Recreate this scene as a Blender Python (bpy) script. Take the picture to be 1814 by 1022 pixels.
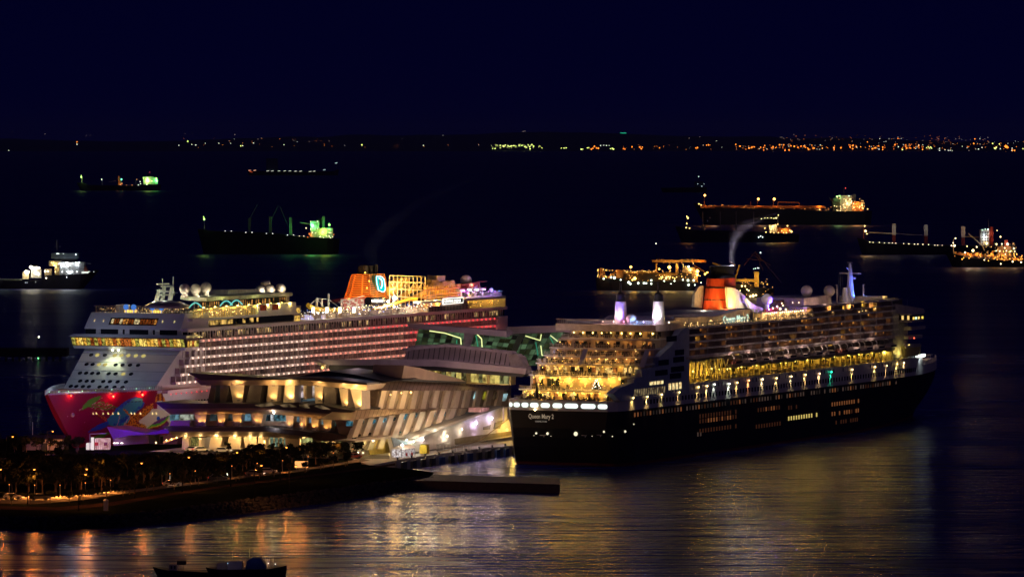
import bpy, math, random
from mathutils import Vector, Matrix
R = random.Random(11)
PI = math.pi
for _o in list(bpy.data.objects):
    bpy.data.objects.remove(_o)
scn = bpy.context.scene
C = scn.collection

# ------------------------------------------------------------------ camera
F, H, HOR = 9300.0, 105.0, 245.0          # focal length in photo pixels, eye height in metres, horizon row
TH = math.radians(24.2)                   # bearing of the berths
cam = bpy.data.cameras.new('camera')
co = bpy.data.objects.new('camera', cam); C.objects.link(co)
co.location = (0, 0, H); co.rotation_euler = (PI / 2, 0, 0)
cam.sensor_width = 36.0; cam.lens = 36.0 * F / 1814.0
cam.shift_y = -(511.0 - HOR) / 1814.0
cam.clip_start = 5.0; cam.clip_end = 120000.0
scn.camera = co
scn.render.resolution_x = 1024; scn.render.resolution_y = 576

# ------------------------------------------------------------------ sky, moonlight, exposure
world = bpy.data.worlds.new('World'); scn.world = world; world.use_nodes = True
wn = world.node_tree; wn.nodes.clear()
sky = wn.nodes.new('ShaderNodeTexSky'); sky.sky_type = 'NISHITA'; sky.sun_disc = False
sky.sun_elevation = math.radians(-4.0); sky.sun_rotation = math.radians(200)
tint = wn.nodes.new('ShaderNodeMixRGB'); tint.blend_type = 'MULTIPLY'; tint.inputs['Fac'].default_value = 1
tint.inputs['Color2'].default_value = (0.02, 0.045, 1, 1)
addn = wn.nodes.new('ShaderNodeMixRGB'); addn.blend_type = 'ADD'; addn.inputs['Fac'].default_value = 1
addn.inputs['Color2'].default_value = (0.002, 0.003, 0.135, 1)
bg = wn.nodes.new('ShaderNodeBackground'); bg.inputs['Strength'].default_value = 0.1
wo = wn.nodes.new('ShaderNodeOutputWorld')
wn.links.new(sky.outputs[0], tint.inputs['Color1']); wn.links.new(tint.outputs[0], addn.inputs['Color1'])
wn.links.new(addn.outputs[0], bg.inputs['Color'])
wn.links.new(bg.outputs[0], wo.inputs['Surface'])
sl = bpy.data.lights.new('city_glow', 'SUN'); sl.energy = 0.035; sl.angle = math.radians(25); sl.color = (1.0, 0.70, 0.80)
so = bpy.data.objects.new('city_glow', sl); C.objects.link(so)
so.rotation_euler = Vector((-0.75, 0.62, -0.16)).to_track_quat('-Z', 'Y').to_euler()   # town light from behind the camera
scn.view_settings.view_transform = 'Standard'; scn.view_settings.look = 'None'
scn.view_settings.exposure = 0; scn.view_settings.gamma = 1
scn.view_settings.use_curve_mapping = False
scn.render.engine = 'CYCLES'
cy = scn.cycles
cy.use_denoising = True; cy.max_bounces = 5; cy.diffuse_bounces = 2; cy.glossy_bounces = 3
cy.transmission_bounces = 3; cy.volume_bounces = 0; cy.sample_clamp_indirect = 3.0; cy.sample_clamp_direct = 0.0
cy.caustics_reflective = False; cy.caustics_refractive = False
cy.use_light_tree = True

# ------------------------------------------------------------------ frames: where a line of sight meets a wall, a front or a level
SN, CS = math.sin(TH), math.cos(TH)
def ray(u, v): return ((u - 907) / F, 1.0, -(v - HOR) / F)
class Frame:                               # local x along the berth (away), y to the left, z up
    def __init__(s, X, Y): s.o = (X, Y)
    def side(s, u, v, y=0.0):
        r = ray(u, v); ox, oy = s.o
        t = (y - ox * CS + oy * SN) / (SN - r[0] * CS)
        dx, dy = t * r[0] - ox, t - oy
        return (dx * SN + dy * CS, H + t * r[2])
    def front(s, u, v, x=0.0):
        r = ray(u, v); ox, oy = s.o
        t = (x + ox * SN + oy * CS) / (r[0] * SN + CS)
        dx, dy = t * r[0] - ox, t - oy
        return (-dx * CS + dy * SN, H + t * r[2])
    def level(s, u, v, z=3.0):
        r = ray(u, v); t = (z - H) / r[2]
        dx, dy = t * r[0] - s.o[0], t - s.o[1]
        return (dx * SN + dy * CS, -dx * CS + dy * SN)
    def root(s, name, x=0, y=0, z=0):
        o = bpy.data.objects.new(name, None); C.objects.link(o)
        o.location = (s.o[0] + x * SN - y * CS, s.o[1] + x * CS + y * SN, z)
        o.rotation_euler = (0, 0, PI / 2 - TH); o.empty_display_size = 5
        return o
    def world(s, x, y, z=0): return Vector((s.o[0] + x * SN - y * CS, s.o[1] + x * CS + y * SN, z))
def ground(u, v, z=3.0):
    r = ray(u, v); t = (z - H) / r[2]
    return Vector((t * r[0], t, z))

# ------------------------------------------------------------------ materials
def lin(c): return tuple(x / 12.92 if x <= 0.04045 else ((x + 0.055) / 1.055) ** 2.4 for x in c)
_m = {}
def mat(name, col, rough=0.6, metal=0.0, var=0.25, scale=0.6, bump=0.0, spec=0.5):
    if name in _m: return _m[name]
    m = bpy.data.materials.new(name); m.use_nodes = True; nt = m.node_tree
    b = nt.nodes['Principled BSDF']
    b.inputs['Roughness'].default_value = rough; b.inputs['Metallic'].default_value = metal
    b.inputs['Specular IOR Level'].default_value = spec
    tc = nt.nodes.new('ShaderNodeTexCoord'); n = nt.nodes.new('ShaderNodeTexNoise')
    n.inputs['Scale'].default_value = scale; n.inputs['Detail'].default_value = 4
    nt.links.new(tc.outputs['Object'], n.inputs['Vector'])
    r = nt.nodes.new('ShaderNodeValToRGB')
    r.color_ramp.elements[0].position = 0.3; r.color_ramp.elements[1].position = 0.7
    r.color_ramp.elements[0].color = tuple(c * (1 - var) for c in col) + (1,)
    r.color_ramp.elements[1].color = tuple(min(1, c * (1 + var * 0.5)) for c in col) + (1,)
    nt.links.new(n.outputs['Fac'], r.inputs['Fac']); nt.links.new(r.outputs['Color'], b.inputs['Base Color'])
    if bump:
        bp = nt.nodes.new('ShaderNodeBump'); bp.inputs['Strength'].default_value = bump
        nt.links.new(n.outputs['Fac'], bp.inputs['Height']); nt.links.new(bp.outputs['Normal'], b.inputs['Normal'])
    _m[name] = m
    return m
def glow(name, col, strength):
    if name in _m: return _m[name]
    m = bpy.data.materials.new(name); m.use_nodes = True; nt = m.node_tree; nt.nodes.clear()
    e = nt.nodes.new('ShaderNodeEmission'); o = nt.nodes.new('ShaderNodeOutputMaterial')
    e.inputs['Color'].default_value = tuple(col) + (1,); e.inputs['Strength'].default_value = strength
    nt.links.new(e.outputs[0], o.inputs['Surface'])
    _m[name] = m
    return m
def lit_pane(name, col, strength, scale=0.9, dark=0.15):
    """window of a lit room: brighter and darker patches of furniture, curtains and people behind the glass"""
    if name in _m: return _m[name]
    m = bpy.data.materials.new(name); m.use_nodes = True; nt = m.node_tree; nt.nodes.clear()
    tc = nt.nodes.new('ShaderNodeTexCoord'); n = nt.nodes.new('ShaderNodeTexNoise'); n.inputs['Scale'].default_value = scale
    n.inputs['Detail'].default_value = 3
    r = nt.nodes.new('ShaderNodeValToRGB'); r.color_ramp.elements[0].position = 0.38; r.color_ramp.elements[1].position = 0.62
    r.color_ramp.elements[0].color = (dark * col[0], dark * col[1] * 0.7, dark * col[2] * 0.6, 1); r.color_ramp.elements[1].color = tuple(col) + (1,)
    e = nt.nodes.new('ShaderNodeEmission'); o = nt.nodes.new('ShaderNodeOutputMaterial'); e.inputs['Strength'].default_value = strength
    oi = nt.nodes.new('ShaderNodeObjectInfo'); ml = nt.nodes.new('ShaderNodeMath'); ml.operation = 'MULTIPLY'; ml.inputs[1].default_value = 60; va = nt.nodes.new('ShaderNodeVectorMath')
    nt.links.new(oi.outputs['Random'], ml.inputs[0]); nt.links.new(tc.outputs['Object'], va.inputs[0]); nt.links.new(ml.outputs[0], va.inputs[1]); nt.links.new(va.outputs[0], n.inputs['Vector']); nt.links.new(n.outputs['Fac'], r.inputs['Fac'])
    nt.links.new(r.outputs['Color'], e.inputs['Color']); nt.links.new(e.outputs[0], o.inputs['Surface'])
    _m[name] = m
    return m

WHITE = mat('white_paint', (0.72, 0.71, 0.69), 0.45, var=0.12, scale=0.15)
GREYW = mat('grey_white_paint', (0.5, 0.5, 0.5), 0.5, var=0.15)
GREY = mat('grey_steel', (0.22, 0.22, 0.23), 0.5, var=0.2)
DARK = mat('dark_steel', (0.035, 0.035, 0.04), 0.5)
BLACK = mat('black_hull_paint', (0.012, 0.012, 0.015), 0.5, var=0.5, scale=0.12, bump=.15, spec=.25)
GLASS = mat('dark_glass', (0.015, 0.02, 0.025), 0.08, var=0.1)
REDP = mat('red_oxide_paint', (0.35, 0.05, 0.03), 0.5)
BRONZE = mat('bronze_cladding', (0.42, 0.30, 0.22), 0.42, metal=0.35, var=0.15, scale=0.35)
MAUVE = mat('mauve_cladding', (0.36, 0.29, 0.33), 0.5, metal=0.2, var=0.15, scale=0.3)
CREAM = mat('cream_wall', (0.58, 0.50, 0.42), 0.6, var=0.12, scale=0.3)
ROOF = mat('dark_roof_sheet', (0.045, 0.045, 0.055), 0.45, var=0.3, scale=0.3)
CONC = mat('concrete', (0.34, 0.33, 0.31), 0.75, var=0.25, scale=0.3, bump=0.2)
ORANGE = mat('orange_paint', (0.6, 0.2, 0.03), 0.5)
YELLOW = mat('yellow_paint', (0.75, 0.5, 0.04), 0.5)
TEAK = mat('teak_deck', (0.3, 0.2, 0.12), 0.7)
WARM = (1.0, 0.62, 0.22); AMBER = (1.0, 0.36, 0.05); YEL = (1.0, 0.72, 0.2); COOL = (0.85, 0.95, 1.0); WHT = (1.0, 0.9, 0.78)
G_WARM = glow('warm_bulb', WARM, 6); G_AMBER = glow('amber_bulb', AMBER, 5); G_YEL = glow('yellow_bulb', (1.0, .62, .1), 6)
G_WHT = glow('white_bulb', WHT, 12); G_COOL = glow('cool_bulb', COOL, 12); G_GREEN = glow('green_bulb', (0.15, 1, 0.25), 6)

# ------------------------------------------------------------------ mesh building
class MB:
    def __init__(s): s.v = []; s.f = []; s.m = []
    def add(s, pts, faces, m=0):
        b = len(s.v); s.v += [tuple(p) for p in pts]
        for f in faces: s.f.append([b + i for i in f]); s.m.append(m)
        return s
    def box(s, x0, x1, y0, y1, z0, z1, m=0):
        return s.add([(x0, y0, z0), (x1, y0, z0), (x1, y1, z0), (x0, y1, z0), (x0, y0, z1), (x1, y0, z1), (x1, y1, z1), (x0, y1, z1)],
                     [(0, 3, 2, 1), (4, 5, 6, 7), (0, 1, 5, 4), (1, 2, 6, 5), (2, 3, 7, 6), (3, 0, 4, 7)], m)
    def hexa(s, p, m=0):
        return s.add(p, [(0, 3, 2, 1), (4, 5, 6, 7), (0, 1, 5, 4), (1, 2, 6, 5), (2, 3, 7, 6), (3, 0, 4, 7)], m)
    def slab(s, ring0, ring1, m=0):
        """solid between two rings with the same number of points"""
        n = len(ring0)
        fs = [list(range(n))[::-1], list(range(n, 2 * n))] + [(i, (i + 1) % n, n + (i + 1) % n, n + i) for i in range(n)]
        return s.add(list(ring0) + list(ring1), fs, m)
    def prism_z(s, pts, z0, z1, m=0): return s.slab([(x, y, z0) for x, y in pts], [(x, y, z1) for x, y in pts], m)
    def prism_y(s, pts, y0, y1, m=0): return s.slab([(x, y0, z) for x, z in pts], [(x, y1, z) for x, z in pts], m)
    def prism_x(s, pts, x0, x1, m=0): return s.slab([(x0, y, z) for y, z in pts], [(x1, y, z) for y, z in pts], m)
    def tube(s, a, b, r0, r1=None, n=6, m=0):
        r1 = r0 if r1 is None else r1
        a = Vector(a); b = Vector(b); d = (b - a)
        if d.length < 1e-6: return s
        d.normalize(); u = d.orthogonal().normalized(); w = d.cross(u)
        p = []
        for c, r in ((a, r0), (b, r1)):
            for i in range(n):
                t = 2 * PI * i / n; p.append(c + (u * math.cos(t) + w * math.sin(t)) * r)
        return s.add(p, [(i, (i + 1) % n, n + (i + 1) % n, n + i) for i in range(n)] + [list(range(n))[::-1], list(range(n, 2 * n))], m)
    def path(s, pts, r, n=5, m=0):
        for a, b in zip(pts, pts[1:]): s.tube(a, b, r, r, n, m)
        return s
    def lathe(s, c, prof, n=16, m=0, sx=1.0, sy=1.0):
        """prof: (radius, height) pairs from bottom to top"""
        p = []
        for r, z in prof:
            for i in range(n):
                t = 2 * PI * i / n; p.append((c[0] + r * math.cos(t) * sx, c[1] + r * math.sin(t) * sy, c[2] + z))
        k = len(prof)
        fs = [(j * n + i, j * n + (i + 1) % n, (j + 1) * n + (i + 1) % n, (j + 1) * n + i) for j in range(k - 1) for i in range(n)]
        fs += [list(range(n))[::-1], [(k - 1) * n + i for i in range(n)]]
        return s.add(p, fs, m)
    def ball(s, c, r, n=14, m=0, sz=1.0):
        k = max(5, n // 2)
        return s.lathe(c, [(max(1e-3, r * math.sin(PI * j / k)), -r * sz * math.cos(PI * j / k)) for j in range(k + 1)], n, m)
    def bulb(s, c, r, m=0):
        x, y, z = c
        return s.add([(x + r, y, z), (x - r, y, z), (x, y + r, z), (x, y - r, z), (x, y, z + r), (x, y, z - r)],
                     [(0, 2, 4), (2, 1, 4), (1, 3, 4), (3, 0, 4), (2, 0, 5), (1, 2, 5), (3, 1, 5), (0, 3, 5)], m)
    def mesh(s, name, mats, smooth=False):
        me = bpy.data.meshes.new(name); me.from_pydata(s.v, [], s.f)
        for m in (mats if isinstance(mats, (list, tuple)) else [mats]): me.materials.append(m)
        if any(s.m): me.polygons.foreach_set('material_index', s.m)
        if smooth: me.polygons.foreach_set('use_smooth', [True] * len(s.f))
        me.update()
        return me
    def build(s, name, mats, parent=None, kind=None, smooth=False, loc=None):
        o = bpy.data.objects.new(name, s.mesh(name, mats, smooth)); C.objects.link(o)
        if parent is not None: o.parent = parent
        if kind: o['kind'] = kind
        if loc is not None: o.location = loc
        return o
def inst(me, name, parent=None, loc=(0, 0, 0), rz=0.0, sc=1.0, rot=None):
    o = bpy.data.objects.new(name, me); C.objects.link(o)
    if parent is not None: o.parent = parent
    o.location = loc; o.rotation_euler = rot or (0, 0, rz)
    o.scale = sc if isinstance(sc, (tuple, list)) else (sc, sc, sc)
    return o
def tag(o, label, cat, group=None):
    o['label'] = label; o['category'] = cat
    if group: o['group'] = group
    return o
def empty(name, loc, rz=0.0):
    o = bpy.data.objects.new(name, None); C.objects.link(o); o.location = loc; o.rotation_euler = (0, 0, rz)
    return o
def lamp(parent, loc, watts, col=WARM, r=0.4, aim=None, cone=60, blend=0.6):
    l = bpy.data.lights.new('lamp_or_fill_light', 'SPOT' if aim else 'POINT')
    l.energy = watts; l.color = col; l.shadow_soft_size = r
    o = bpy.data.objects.new('lamp_or_fill_light', l); C.objects.link(o)
    if parent is not None: o.parent = parent
    o.location = loc
    if aim:
        l.spot_size = math.radians(cone); l.spot_blend = blend
        o.rotation_euler = Vector(aim).to_track_quat('-Z', 'Y').to_euler()
    return o
def copy_tree(o, parent=None):
    c = o.copy(); C.objects.link(c)
    if parent is not None: c.parent = parent
    for ch in list(o.children): copy_tree(ch, c)
    return c
def words(txt, size, mt, parent, loc, rot, name='lettering', depth=0.03, bold=0.0, sx=1.0):
    cu = bpy.data.curves.new(name, 'FONT'); cu.body = txt; cu.size = size; cu.extrude = depth; cu.offset = bold
    cu.align_x = 'LEFT'; cu.resolution_u = 2
    t = bpy.data.objects.new(name, cu); C.objects.link(t)
    bpy.context.view_layer.update()
    me = bpy.data.meshes.new_from_object(t.evaluated_get(bpy.context.evaluated_depsgraph_get()))
    bpy.data.objects.remove(t); me.name = name; me.materials.clear(); me.materials.append(mt)
    o = bpy.data.objects.new(name, me); C.objects.link(o); o.parent = parent; o.location = loc; o.rotation_euler = rot
    o.scale = (sx, 1, 1)
    return o
# ================================================================== SEA, FAR COAST
def sea():
    m = bpy.data.materials.new('sea_water'); m.use_nodes = True; nt = m.node_tree
    b = nt.nodes['Principled BSDF']
    b.inputs['Base Color'].default_value = (0.003, 0.008, 0.17, 1); b.inputs['Roughness'].default_value = 0.22
    b.inputs['IOR'].default_value = 1.33; b.inputs['Specular IOR Level'].default_value = 0.17
    tc = nt.nodes.new('ShaderNodeTexCoord'); mp = nt.nodes.new('ShaderNodeMapping')
    mp.inputs['Scale'].default_value = (0.22, 1.0, 1.0)
    n1 = nt.nodes.new('ShaderNodeTexNoise'); n1.inputs['Scale'].default_value = 0.13; n1.inputs['Detail'].default_value = 3
    n1.inputs['Roughness'].default_value = 0.55
    bp = nt.nodes.new('ShaderNodeBump'); bp.inputs['Strength'].default_value = 1.0; bp.inputs['Distance'].default_value = 3.0
    nt.links.new(tc.outputs['Object'], mp.inputs['Vector']); nt.links.new(mp.outputs[0], n1.inputs['Vector'])
    nt.links.new(n1.outputs['Fac'], bp.inputs['Height']); nt.links.new(bp.outputs['Normal'], b.inputs['Normal'])
    # calmer and rougher patches drift over the harbour
    n2 = nt.nodes.new('ShaderNodeTexNoise'); n2.inputs['Scale'].default_value = 0.012; n2.inputs['Detail'].default_value = 4
    nt.links.new(mp.outputs[0], n2.inputs['Vector'])
    mr = nt.nodes.new('ShaderNodeMapRange'); mr.inputs['From Min'].default_value = 0.35; mr.inputs['From Max'].default_value = 0.65
    mr.inputs['To Min'].default_value = 0.17; mr.inputs['To Max'].default_value = 0.28
    nt.links.new(n2.outputs['Fac'], mr.inputs['Value'])
    # the basin by the berths is sheltered, the open roadstead beyond it is choppier
    sp = nt.nodes.new('ShaderNodeSeparateXYZ'); ch = nt.nodes.new('ShaderNodeMapRange'); ad = nt.nodes.new('ShaderNodeMath'); ad.operation = 'ADD'
    ch.inputs['From Min'].default_value = 2000; ch.inputs['From Max'].default_value = 3600; ch.inputs['To Min'].default_value = 0; ch.inputs['To Max'].default_value = 0.22
    nt.links.new(tc.outputs['Object'], sp.inputs[0]); nt.links.new(sp.outputs['Y'], ch.inputs['Value'])
    nt.links.new(mr.outputs[0], ad.inputs[0]); nt.links.new(ch.outputs[0], ad.inputs[1]); nt.links.new(ad.outputs[0], b.inputs['Roughness'])
    sm = nt.nodes.new('ShaderNodeMapRange'); sm.inputs['From Min'].default_value = 1900; sm.inputs['From Max'].default_value = 3600; sm.inputs['To Min'].default_value = 0.14; sm.inputs['To Max'].default_value = 0.75
    nt.links.new(sp.outputs['Y'], sm.inputs['Value']); nt.links.new(sm.outputs[0], b.inputs['Specular IOR Level'])
    q = MB(); S = 70000
    q.add([(-S, -2000, 0), (S, -2000, 0), (S, 90000, 0), (-S, 90000, 0)], [(0, 1, 2, 3)])
    o = q.build('sea', m); o['kind'] = 'structure'
sea()
def far_coast():
    q = MB(); rr = random.Random(3); n = 120
    fr, tp, bk = [], [], []
    for i in range(n + 1):
        x = -9000 + 18000 * i / n
        h = 60 + 22 * math.sin(i * .13) + 14 * math.sin(i * .41 + 1) + rr.uniform(0, 10) + (25 if 50 < i < 75 else 0)
        y = 42300 + 250 * math.sin(i * .3)
        fr.append((x, y, 0)); tp.append((x, y + 600, 22 + rr.uniform(-4, 6))); bk.append((x * 1.2, y + 9000, h + 40))
    b = 0
    for a, c in ((fr, tp), (tp, bk)):
        q.add(a + c, [(i, i + 1, n + 2 + i, n + 1 + i) for i in range(n)])
    o = q.build('far_coast', mat('far_coast_earth', (0.10, 0.12, 0.10), 1, spec=0)); o['kind'] = 'structure'
    # lamps on the far shore, grouped as they stand in the photograph
    c6 = '65,203y 100,182y 122,187y 134,180y 148,163y 152,186y 160,192y 168,188y 176,186y 192,184y 226,184y 243,184y 250,181y 266,190y 277,195y 288,181y 298,192y 312,178y 324,188y 300,206y 381,199y 397,149w 446,148w 345,150w 520,148w 560,150w 511,201y 530,200y 543,199y 494,104w 565,102w 335,110d 346,110w 360,110d 281,111d 210,117d 113,125d 254,88d 266,85d 423,105d 642,101d 648,113w 686,199y 696,198y 713,207a 724,202a 734,189a 748,200a 760,202a 645,208y 655,208y 774,168w 776,183w 796,182w 815,183w 834,183w 842,205y 854,203y 862,207y 930,204a 940,207a 988,192a 1040,194a 1050,205a 1057,193a 1038,168a 1173,199a 1416,200a 1428,197a 1490,181a 1503,179a 1557,152w 1444,126d 1373,134d 856,110w 870,111w 884,111w 728,126w 1687,176a 1716,187a 1776,201a 1796,194a 1800,170w 500,100d'
    c7 = '12,163a 38,174a 96,187a 110,183a 128,179a 113,158w 122,158w 168,181a 170,159w 185,183a 193,170a 187,198a 236,185a 245,180a 262,184a 286,165a 311,165a 357,172a 378,175a 401,181a 420,174a 440,174a 448,182a 463,187a 467,194a 496,187a 503,187a 553,187a 540,167w 626,184a 627,195a 669,184a 743,171a 743,190a 766,178a 793,178a 848,175a 866,190a 879,185a 886,184a 904,172a 908,193w 931,180a 931,195a 835,148a 912,127w 938,146w 952,144w 1007,165a 1028,178w 1054,195y 1075,175a 1080,186a 1098,184a 1128,184a 1137,189w 1155,172a 1205,184y 1215,178y 1222,186y 1230,180y 1236,187y 1180,195a 1286,188w 1286,209w 1320,196w 1340,206w 1352,210w 1365,213w 1428,176w 1458,184w 1530,192w 1551,182w 1500,157a 1478,133d 1507,129a 1538,128w 1277,127d 1325,122d 1386,128d 1450,138d 1410,125d 1568,129d 1588,120d 1182,138d 1618,157y 1630,186y 1640,182y 1635,190y 1660,161y 1666,190w 1700,175A 1710,181A 1740,187w 1742,205a 1755,214a 1736,212w 1808,190y 345,198a 320,200a 727,168a 727,180a 300,118d 312,125d 355,132d 410,135d 375,102d 400,130d 290,118d 615,122d 813,130d 864,132d 970,128w 1000,126d 1025,126a 1048,127w 1470,209d'
    c1 = '82,95d 536,165a 536,181w 61,246w 632,117d 601,120d 314,108d 1289,106d 1337,106d 1307,160y 1245,188w 1335,182w 1363,186w 1430,174w 1524,174w 1605,174w 1676,192y 1690,190w 1765,173w 1635,113d'
    mid = '457,247d 463,245d 503,257w 527,252w 548,251d 598,253w 625,249w 641,257y 645,256y 672,251w 683,247w 705,256w 712,247w 724,253d 735,243d 750,258w 757,256w 770,252w 785,241w 792,247w 806,256w 820,244w 823,256w 834,246w 841,249w 848,257d 862,246w 868,252d 583,250d 655,248d 697,252d'
    ball = {}
    for k, g in (('a', G_A), ('y', G_Y), ('w', G_W), ('d', G_D)):
        q = MB(); q.bulb((0, 0, 0), 1.0); ball[k] = q.mesh('shore_lamp', g)
    ball['A'] = ball['a']
    rad = {'a': 6.2, 'y': 5.6, 'w': 4.0, 'd': 3.2, 'A': 11}
    for s, ox, oy, k in ((c6, 860, 210, 3.803), (c7, 1300, 210, 3.529), (c1, 0, 210, 3.93), (mid, 0, 0, 1)):
        for t in s.split():
            c = t[-1]; a, b_ = t[:-1].split(','); u = ox + float(a) / k; v = oy + float(b_) / k
            Y = 42200.0 if v > 256 else 46000.0 + (256 - v) * 300
            x = (u - 907) / F * Y; z = H - (v - HOR) / F * Y
            z = max(z, 6.0)
            o = inst(ball[c], 'shore_lamp', None, (x, Y, z), 0, rad[c] * R.uniform(.75, 1.25))
            kk = c.lower()
            lab, grp = {'a': ('amber lamp low on the far shore, one of the long amber row', 'amber lamps on the far shore'),
                        'y': ('yellow green floodlight in a bright cluster on the far shore', 'yellow green floodlights on the far shore'),
                        'w': ('small white lamp on the dark far shore', 'white lamps on the far shore'),
                        'd': ('very dim lamp on the hillside above the far shore', 'dim lamps on the far hillside')}[kk]
            if c == 'A': lab = 'big orange lamp at the right hand end of the far shore lights'
            tag(o, lab, 'lamp', grp)
    q = MB(); q.box(-30, 30, -4, 4, -5, 5)
    for j in range(5): q.box(-28 + j * 12, -20 + j * 12, -5, -4, -4, 4)
    Y = 52000.0
    o = q.build('lit_sign', glow('green_sign', (0.02, 0.55, 0.3), 0.9)); o.location = ((1104 - 907) / F * Y, Y, H - (236 - HOR) / F * Y)
    tag(o, 'long green lit sign high above the far shore', 'sign')
def far_sparkle():
    q = MB(); rr = random.Random(77)
    for n, ua, ub, va, vb, rd in ((70, 1300, 1480, 255, 265, 2.6), (60, 1500, 1640, 255, 265, 2.8), (60, 870, 960, 255, 264, 2.6), (40, 1100, 1290, 252, 265, 1.8), (60, 1640, 1814, 250, 265, 2.2), (50, 300, 860, 244, 262, 1.6), (60, 1380, 1760, 240, 254, 1.8)):
        for i in range(n):
            u, v = rr.uniform(ua, ub), rr.uniform(va, vb); Y = 42000.0 if v > 256 else 46000.0 + (256 - v) * 300
            q.bulb(((u - 907) / F * Y, Y, max(5, H - (v - HOR) / F * Y)), rd * rr.uniform(.5, 1.3), 1 if 870 <= ua < 1000 else (0 if rr.random() < .75 else 2))
    o = q.build('distant_town_lamps', [G_A, G_Y, G_W]); o['kind'] = 'stuff'
G_A = glow('far_amber', (1, .24, .025), 3.6); G_Y = glow('far_yellow', (.85, .95, .25), 3.0)
G_W = glow('far_white', (.9, .95, .8), 2.2); G_D = glow('far_dim', (.8, .6, .5), .8)
far_coast(); far_sparkle()
# ================================================================== CRUISE SHIP WITH THE RED PAINTED BOW
DF = Frame(-152.05, 1715.0)
def interp(x, tab):
    if x <= tab[0][0]: return tab[0][1]
    for (a, va), (b, vb) in zip(tab, tab[1:]):
        if x <= b: return va + (vb - va) * (x - a) / (b - a)
    return tab[-1][1]
def loft_hull(name, parent, L, zs, half, stem, mats, pick, nx=60, stern_x=None, ts=None):
    """half(x, f) half breadth, stem(f) x of the stem at height fraction f"""
    q = MB(); ts = ts or [(i / nx) ** 1.5 for i in range(nx + 1)]
    rows = []
    for z in zs:
        f = z / zs[-1] if z > 0 else 0.0
        r = []
        for sgn in (-1, 1):
            for t in (ts if sgn < 0 else ts[::-1]):
                x = stem(f) + (L - stem(f)) * t
                r.append((x, sgn * half(x, f, t), z))
        rows.append(r)
    n = len(rows[0])
    for k in range(len(rows) - 1):
        b = len(q.v); q.v += rows[k] + rows[k + 1]
        for i in range(n):
            j = (i + 1) % n
            q.f.append([b + i, b + j, b + n + j, b + n + i]); q.m.append(pick((zs[k] + zs[k + 1]) / 2, rows[k][i][0]))
    q.f.append([len(q.v) - n + i for i in range(n)]); q.m.append(len(mats) - 1)
    return q.build(name, mats, parent)

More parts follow.
